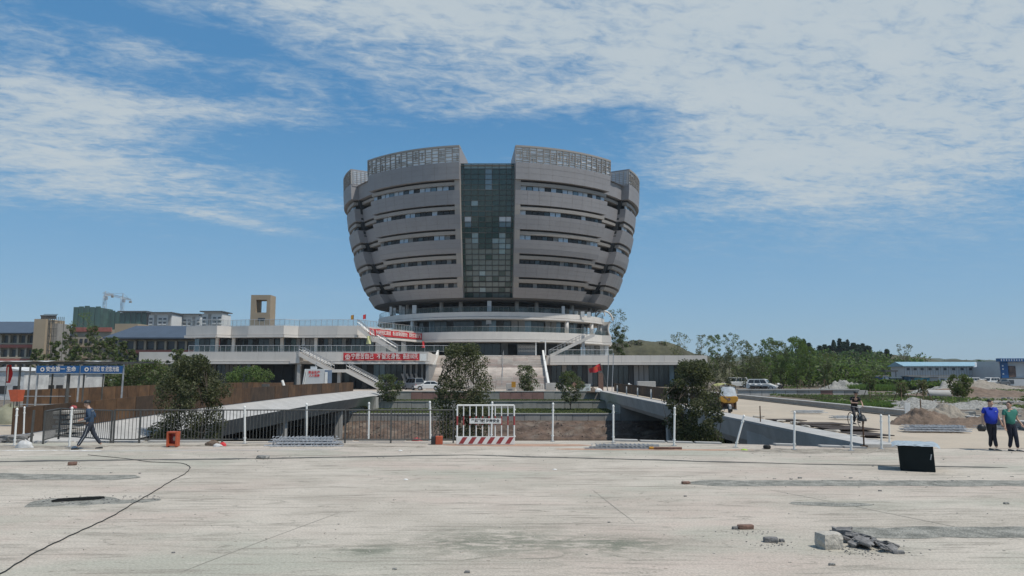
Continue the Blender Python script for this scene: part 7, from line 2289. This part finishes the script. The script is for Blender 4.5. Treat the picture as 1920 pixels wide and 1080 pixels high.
# yellow three-wheeler, front towards -Y
g = G(1371, 776, .06)
t = thing('three_wheeler', 'yellow fronted three wheeled cargo cycle with pale canopy driving on the bridge', 'three wheeler', (g.x, g.y + .35, .06), radians(-4))
MB().box((0, 1.9, .62), (1.15, 1.7, .55)).build('cargo_box', M_brick, t, world=False, bevel=.03)
MB().box((0, .75, .33), (.95, .9, .12)).build('floor', M_rail, t, world=False)
mb = MB(); mb.prism([(-.56, .78), (-.60, 1.02), (-.50, 1.12), (.50, 1.12), (.60, 1.02), (.56, .78), (.30, .66), (-.30, .66)], 'y', .02, .42)
mb.build('front_cowl', M_yellow, t, world=False, bevel=.05)
mb = MB(); mb.grid(lambda s, q: ((s - .5) * (1.08 - .16 * q), .12 + .28 * q - .10 * (1 - (2 * s - 1) ** 2), 1.10 + .62 * q), 12, 6)
mb.build('windscreen', mat('glare_screen', (.42, .45, .47), .25, var=.25, scale=3), t, world=False, smooth=True)  # white glare on the screen painted as pale grey
mb = MB(); mb.grid(lambda s, q: ((s - .5) * 1.25, .30 + 2.2 * q, 1.74 + .16 * (1 - (2 * s - 1) ** 2) + .03 * q), 10, 6)
mb.build('canopy', mat('olive_canopy', (.36, .34, .12), .7), t, world=False)
for x in (-.52, .52):
    MB().tube((x, .45, 1.0), (x, .45, 1.76), .022).build('canopy_pole', M_rail, t, world=False)
    MB().tube((x, 2.4, .8), (x, 2.4, 1.76), .022).build('canopy_pole', M_rail, t, world=False)
    o = MB().tube((x - .06, 1.95, .29), (x + .06, 1.95, .29), .29, n=18).build('rear_wheel', M_rubber, t, world=False)
    MB().tube((x * 1.13 - .02, 1.95, .29), (x * 1.13 + .02, 1.95, .29), .14, n=12).build('rim', M_steel, o, world=False)
    MB().box((x * .82, .28, .52), (.14, .3, .5)).build('leg_shield', M_rust, t, world=False, bevel=.02)
    MB().box((x * .75, .05, .25), (.22, .16, .05)).build('foot_plate', M_steel, t, world=False)
o = MB().tube((-.045, 0.02, .27), (.045, .02, .27), .27, n=20).build('front_wheel', M_rubber, t, world=False)
MB().tube((-.05, .02, .27), (.05, .02, .27), .13, n=12).build('rim', M_steel, o, world=False)
MB().prism([(-.30, .30), (-.30, .50), (-.1, .60), (.25, .58), (.3, .5)], 'x', -.07, .07).build('mudguard', M_steel, t, world=False)
MB().tube((0, .02, .27), (0, .25, .80), .035).build('fork', M_steel, t, world=False)
MB().tube((0, 0, .92), (0, .05, .92), .10, n=14).build('headlight', M_brick, t, world=False)
MB().box((0, .9, .85), (.8, .5, .35)).build('driver_seat', M_black, t, world=False, bevel=.04)

# ------------------------------------------------------------------ people
M_skin = mat('skin', (.46, .29, .21), .6, var=.05)
M_hair = mat('black_hair', (.012, .011, .010), .7, var=.2)
def skin_mesh(name, verts, edges, radii, m, parent, root=0, sub=2):
    me = bpy.data.meshes.new(name); me.from_pydata([tuple(v) for v in verts], edges, []); me.update(); me.materials.append(m)
    o = bpy.data.objects.new(name, me); COL.objects.link(o); adopt(o, parent, False)
    md = o.modifiers.new('skin', 'SKIN'); md.use_smooth_shade = True
    sv = me.skin_vertices[0].data
    for i, r in enumerate(radii):
        sv[i].radius = r if isinstance(r, tuple) else (r, r); sv[i].use_root = (i == root)
    ss = o.modifiers.new('sub', 'SUBSURF'); ss.levels = sub; ss.render_levels = sub
    return o
def person(label, loc, rz, J, shirt, trous, shoe, hairm=None, hold=None, belly=1.0, sleeve='short', fast_face=True):
    """figure built facing -Y; J joint positions in metres (local)"""
    t = thing('person', label, 'person', loc, rz)
    V, E, R = [], [], []
    def add(p, r, par=None):
        V.append(Vector(p)); R.append(r)
        if par is not None: E.append((par, len(V) - 1))
        return len(V) - 1
    pel = add(J['pelvis'], (.135, .10))
    wa = add(J['waist'], (.125, .095), pel)
    ch = add(J['chest'], (.150, .105), wa)
    nb = add(J['neck'], (.062, .06), ch)
    nk = add(Vector(J['neck']).lerp(Vector(J['head']), .35), .052, nb)
    hd = Vector(J['head']); up = (hd - Vector(J['neck'])).normalized(); fw = Vector(J.get('face', (0, -1, 0))).normalized()
    h1 = add(hd + fw * .012 - up * .055, (.068, .072), nk)
    h2 = add(hd + up * .03, (.078, .09), h1)
    h3 = add(hd + up * .095, (.06, .072), h2)
    no = add(hd + fw * .105 - up * .018, .013, h1)
    for s in 'LR':
        sh = add(J['sh' + s], .058, ch)
        el = add(J['el' + s], .040, sh)
        wr = add(J['ha' + s], .028, el)
        d = (Vector(J['ha' + s]) - Vector(J['el' + s])).normalized()
        side = d.cross(Vector((0, 1, 0))); side = side.normalized() if side.length > .1 else Vector((1, 0, 0))
        cu = J.get('curl' + s, Vector((0, -.3, 0)))
        pm = add(Vector(J['ha' + s]) + d * .05, (.038, .022), wr)
        for k, (off, ln) in enumerate(((-.030, .066), (-.010, .078), (.010, .073), (.029, .058))):
            b = Vector(J['ha' + s]) + d * .095 + side * off
            f1 = add(b, .0095, pm)
            f2 = add(b + d * ln * .5 + Vector(cu) * ln * .4, .0088, f1)
            add(b + d * ln * .75 + Vector(cu) * ln * 1.4, .0075, f2)
        th = add(Vector(J['ha' + s]) + d * .035 - side * .045 + Vector((0, -.012, 0)), .0105, pm)
        add(Vector(J['ha' + s]) + d * .085 - side * .055 + Vector((0, -.03, 0)), .009, th)
        hp = add(J['hip' + s], .088, pel)
        kn = add(J['kn' + s], .055, hp)
        add(J['an' + s], .038, kn)
    skin_mesh('body', V, E, R, M_skin, t)
    # shirt
    V, E, R = [], [], []
    p0 = add(Vector(J['pelvis']) - Vector((0, 0, .07)), (.172 * belly, .135 * belly))
    w = add(J['waist'], (.162 * belly, .135 * belly), p0)
    c = add(J['chest'], (.178, .130), w)
    n = add(Vector(J['chest']).lerp(Vector(J['neck']), .75), (.085, .075), c)
    for s in 'LR':
        sh = add(J['sh' + s], .078, c)
        if sleeve == 'short': add(Vector(J['sh' + s]).lerp(Vector(J['el' + s]), .62), .068, sh)
        else:
            e = add(J['el' + s], .062, sh); add(Vector(J['el' + s]).lerp(Vector(J['ha' + s]), .88), .048, e)
    skin_mesh('shirt', V, E, R, shirt, t)
    V, E, R = [], [], []
    p0 = add(Vector(J['pelvis']) + Vector((0, 0, .12)), (.145, .112))
    p1 = add(Vector(J['pelvis']) - Vector((0, 0, .03)), (.150, .112), p0)
    for s in 'LR':
        hp = add(J['hip' + s], .105, p1); kn = add(J['kn' + s], .073, hp); add(Vector(J['kn' + s]).lerp(Vector(J['an' + s]), .93), .060, kn)
    skin_mesh('trousers', V, E, R, trous, t)
    for s in 'LR':
        a, b = Vector(J['an' + s]), Vector(J['to' + s]); d = (b - a); d.z = 0
        L_ = .27; dr = d.normalized() if d.length > .01 else Vector((0, -1, 0))
        heel = Vector((a.x, a.y, min(a.z, b.z) - .02)) - dr * .06
        V, E, R = [], [], []
        x = add(heel + Vector((0, 0, .01)), (.042, .042)); y = add(heel + dr * .12 + Vector((0, 0, .005)), (.045, .036), x); add(heel + dr * .26 + Vector((0, 0, -.008)), (.036, .026), y)
        skin_mesh('shoe', V, E, R, shoe, t, sub=1)
    # hair cap and eyes
    M3 = Matrix.Translation(hd + up * .045 - fw * .012)
    mb = MB()
    mb.lathe([(.098 * cos(e), .098 * 1.05 * sin(e)) for e in [radians(q) for q in (-5, 20, 45, 70, 90)]], (0, 0, 0), 14)
    o = mb.build('hair', hairm or M_hair, t, world=False, smooth=True)
    o.location = hd + up * .050 - fw * .022; o.scale = (.80, .92, .82)
    sd = fw.cross(up).normalized()
    for s in (-1, 1):
        MB().lathe([(.0001, -.010), (.010, 0), (.0001, .010)], hd + fw * .086 + sd * s * .030 + up * .018, 8).build('eye', M_black, t, world=False)
        MB().lathe([(.0001, -.028), (.016, 0), (.0001, .028)], hd + sd * s * .080 - up * .01, 8).build('ear', M_skin, t, world=False)
    MB().box(hd + fw * .082 - up * .060, (.045, .01, .010)).build('mouth', mat('lips', (.25, .10, .08), .6), t, world=False)
    return t
def shift(J, **k): J = dict(J); J.update(k); return J
# the man in the blue polo shirt: face towards the camera, head turned to his companion
g = G(1862, 844)
J = dict(pelvis=(0, 0, .93), waist=(0, -.01, 1.08), chest=(-.01, -.01, 1.32), neck=(-.01, -.01, 1.48), head=(0, -.02, 1.62), face=(.75, -.65, 0),
         shL=(.19, 0, 1.41), elL=(.27, .03, 1.16), haL=(.31, -.08, .93), shR=(-.21, 0, 1.41), elR=(-.27, .04, 1.14), haR=(-.32, -.03, .90),
         hipL=(.09, 0, .84), knL=(.04, -.05, .48), anL=(.03, -.16, .09), toL=(.08, -.32, .04), hipR=(-.09, 0, .84), knR=(-.035, .0, .48), anR=(-.03, .10, .09), toR=(.0, -.04, .04))
t = person('stout man in a bright blue polo shirt and dark trousers carrying a round black helmet', (g.x, g.y, 0), 0, J, mat('blue_polo', (.005, .03, .36), .8, var=.1), mat('dark_trousers', (.014, .016, .024), .85), mat('grey_shoe', (.10, .11, .10), .7), belly=1.36)
MB().box((.10, -.145, 1.34), (.035, .01, .02)).build('chest_mark', M_wpaint, t, world=False)
MB().prism([(-.07, 0), (0, -.06), (.07, 0)], 'y', -.12, -.06).build('collar', mat('blue_polo', (0, 0, 0)), t, world=False).location = (-.01, 0, 1.47)
hx, hy = g.x - .375, g.y - .05
t2 = thing('helmet', 'round black riding helmet held in the hand of the man in blue', 'helmet', (hx, hy, .76))
MB().lathe([(.001, .14), (.07, .125), (.12, .07), (.135, 0), (.125, -.06), (.10, -.11), (.085, -.11), (.105, -.04), (.11, 0)], (hx, hy, .76), 20).build('shell', M_black, t2, smooth=True)
MB().path([(hx - .02, hy, .86), (hx + .04, hy, .90), (hx + .06, hy + .05, .84)], .01).build('strap', M_black, t2)
# the man in green
g = G(1899, 846)
J = dict(pelvis=(-.01, 0, .91), waist=(-.01, 0, 1.05), chest=(-.01, 0, 1.28), neck=(-.01, 0, 1.43), head=(-.02, -.01, 1.565), face=(-.8, -.6, 0),
         shL=(.18, 0, 1.36), elL=(.25, .05, 1.10), haL=(.33, -.05, .93), shR=(-.19, 0, 1.36), elR=(-.25, -.02, 1.10), haR=(-.27, -.10, .85),
         hipL=(.08, 0, .82), knL=(.085, -.10, .47), anL=(.15, -.05, .09), toL=(.24, -.18, .04), hipR=(-.08, 0, .82), knR=(-.01, .02, .46), anR=(-.05, .08, .09), toR=(.04, -.06, .04))
person('slimmer man in a sea green t-shirt and dark trousers walking beside the man in blue', (g.x, g.y, 0), 0, J, mat('green_tshirt', (.03, .17, .13), .8, var=.12), mat('navy_trousers', (.008, .012, .026), .85), mat('black_white_shoe', (.04, .04, .04), .7, var=.2, scale=20, col2=(.5, .5, .5), lo=.55, hi=.6))
# walking worker in blue jacket: walks towards the picture's left edge, seen from behind his shoulder
g = G(166, 842)
J = dict(pelvis=(0, 0, .90), waist=(0, -.02, 1.06), chest=(0, -.05, 1.29), neck=(0, -.08, 1.44), head=(0, -.14, 1.56), face=(0, -1, -.25),
         shL=(.18, -.04, 1.36), elL=(.22, .02, 1.10), haL=(.16, -.20, 1.04), shR=(-.18, -.04, 1.36), elR=(-.24, .10, 1.12), haR=(-.20, -.12, 1.06),
         hipL=(.085, 0, .82), knL=(.08, -.14, .48), anL=(.08, -.34, .10), toL=(.08, -.46, .05), hipR=(-.085, 0, .82), knR=(-.08, .14, .48), anR=(-.08, .38, .14), toR=(-.08, .28, .04))
t = person('worker in a blue jacket and dark cap walking along the railing with striped trousers', (g.x, g.y, 0), radians(-72), J, mat('work_jacket', (.032, .062, .11), .85, var=.2, scale=4), mat('dark_work_trousers', (.022, .028, .042), .85, var=.2, scale=4), M_black, sleeve='long')
mb = MB()
mb.lathe([(.105, 0), (.108, .05), (.085, .095), (.001, .11)], (0, -.13, 1.60), 14).box((0, -.25, 1.605), (.14, .10, .012))
mb.build('cap', M_black, t, world=False, smooth=False)
mb = MB(); mb.tube((.165, -.03, .8), (.145, -.12, .48), .012, n=6).tube((.145, -.12, .48), (.135, -.30, .16), .012, n=6)
mb.build('trouser_stripe', M_steel, t, world=False)
MB().box((0, .055, 1.33), (.30, .02, .03)).build('reflective_band', M_steel, t, world=False)

# cyclist and bicycle, coming towards the camera
g = G(1620, 803, .06)
t = thing('bicycle', 'slim dark bicycle ridden towards the camera by the rider in black', 'bicycle', (g.x, g.y + .3, .07))
for y in (0, 1.05):
    mb = MB(); n = 24
    for i in range(n):
        a, b = 2 * pi * i / n, 2 * pi * (i + 1) / n
        mb.tube((0, y + .32 * cos(a), .34 + .32 * sin(a)), (0, y + .32 * cos(b), .34 + .32 * sin(b)), .020, n=6, caps=False)
    o = mb.build('wheel', M_rubber, t, world=False)
    mb = MB()
    for i in range(12):
        a = 2 * pi * i / 12; mb.tube((0, y, .34), (0, y + .32 * cos(a), .34 + .32 * sin(a)), .003, n=3)
    mb.build('spokes', M_steel, o, world=False, kind='stuff')
mb = MB()
for a, b in (((0, .12, .78), (0, .55, .36)), ((0, .55, .36), (0, .68, .86)), ((0, .14, .74), (0, .66, .80)), ((0, .55, .36), (0, 1.05, .34)), ((0, .66, .78), (0, 1.05, .34))): mb.tube(a, b, .018)
mb.build('frame', M_rail, t, world=False)
MB().tube((0, 0, .34), (0, .13, .90), .018).build('fork', M_steel, t, world=False)
MB().path([(-.28, .22, 1.0), (-.1, .12, .96), (.1, .12, .96), (.28, .22, 1.0)], .014).build('handlebar', M_steel, t, world=False)
MB().box((0, .72, .90), (.16, .26, .06)).build('saddle', M_black, t, world=False, bevel=.02)
MB().tube((-.14, .52, .26), (.14, .58, .46), .012).build('pedal_crank', M_steel, t, world=False)
J = dict(pelvis=(0, .62, .98), waist=(0, .58, 1.12), chest=(0, .48, 1.33), neck=(0, .42, 1.46), head=(0, .36, 1.585), face=(0, -1, -.35),
         shL=(.18, .46, 1.38), elL=(.27, .36, 1.14), haL=(.23, .22, 1.06), shR=(-.18, .46, 1.38), elR=(-.26, .32, 1.16), haR=(-.08, .18, 1.16),
         hipL=(.085, .58, .90), knL=(.13, .26, .66), anL=(.12, .48, .28), toL=(.12, .34, .24), hipR=(-.085, .58, .90), knR=(-.13, .34, .60), anR=(-.12, .42, .22), toR=(-.12, .28, .18))
t = person('rider in a black t-shirt and dark cap sitting on the bicycle', (g.x, g.y + .3, .07), 0, J, mat('black_tshirt', (.012, .012, .013), .85), mat('grey_trousers', (.035, .034, .038), .85), M_black)
MB().box((.0, .325, 1.16), (.12, .012, .09)).build('shirt_print', mat('faded_print', (.16, .15, .15), .8, var=.5, scale=30), t, world=False)
MB().lathe([(.105, 0), (.108, .05), (.085, .095), (.001, .11)], (0, .36, 1.61), 14).box((0, .245, 1.615), (.14, .10, .012)).build('cap', M_black, t, world=False)
blob_cloth('shoulder_bag', 'black bag hanging at the side of the bicycle rider', 1633, 792, .30, .30, M_black, 'bag', seed=61, z=.72, dpt=.3, yoff=.7)
# ------------------------------------------------------------------ air
hz = bpy.data.materials.new('haze_air'); hz.use_nodes = True
N, L = hz.node_tree.nodes, hz.node_tree.links
for n in list(N): N.remove(n)
pv = N.new('ShaderNodeVolumePrincipled'); pv.inputs['Color'].default_value = (.82, .90, .97, 1); pv.inputs['Density'].default_value = 0.00013
pv.inputs['Anisotropy'].default_value = 0.0
out = N.new('ShaderNodeOutputMaterial'); L.new(pv.outputs[0], out.inputs['Volume'])
MB().bb((-2600, -410, -7), (2600, 3300, 130)).build('haze', hz, kind='stuff')
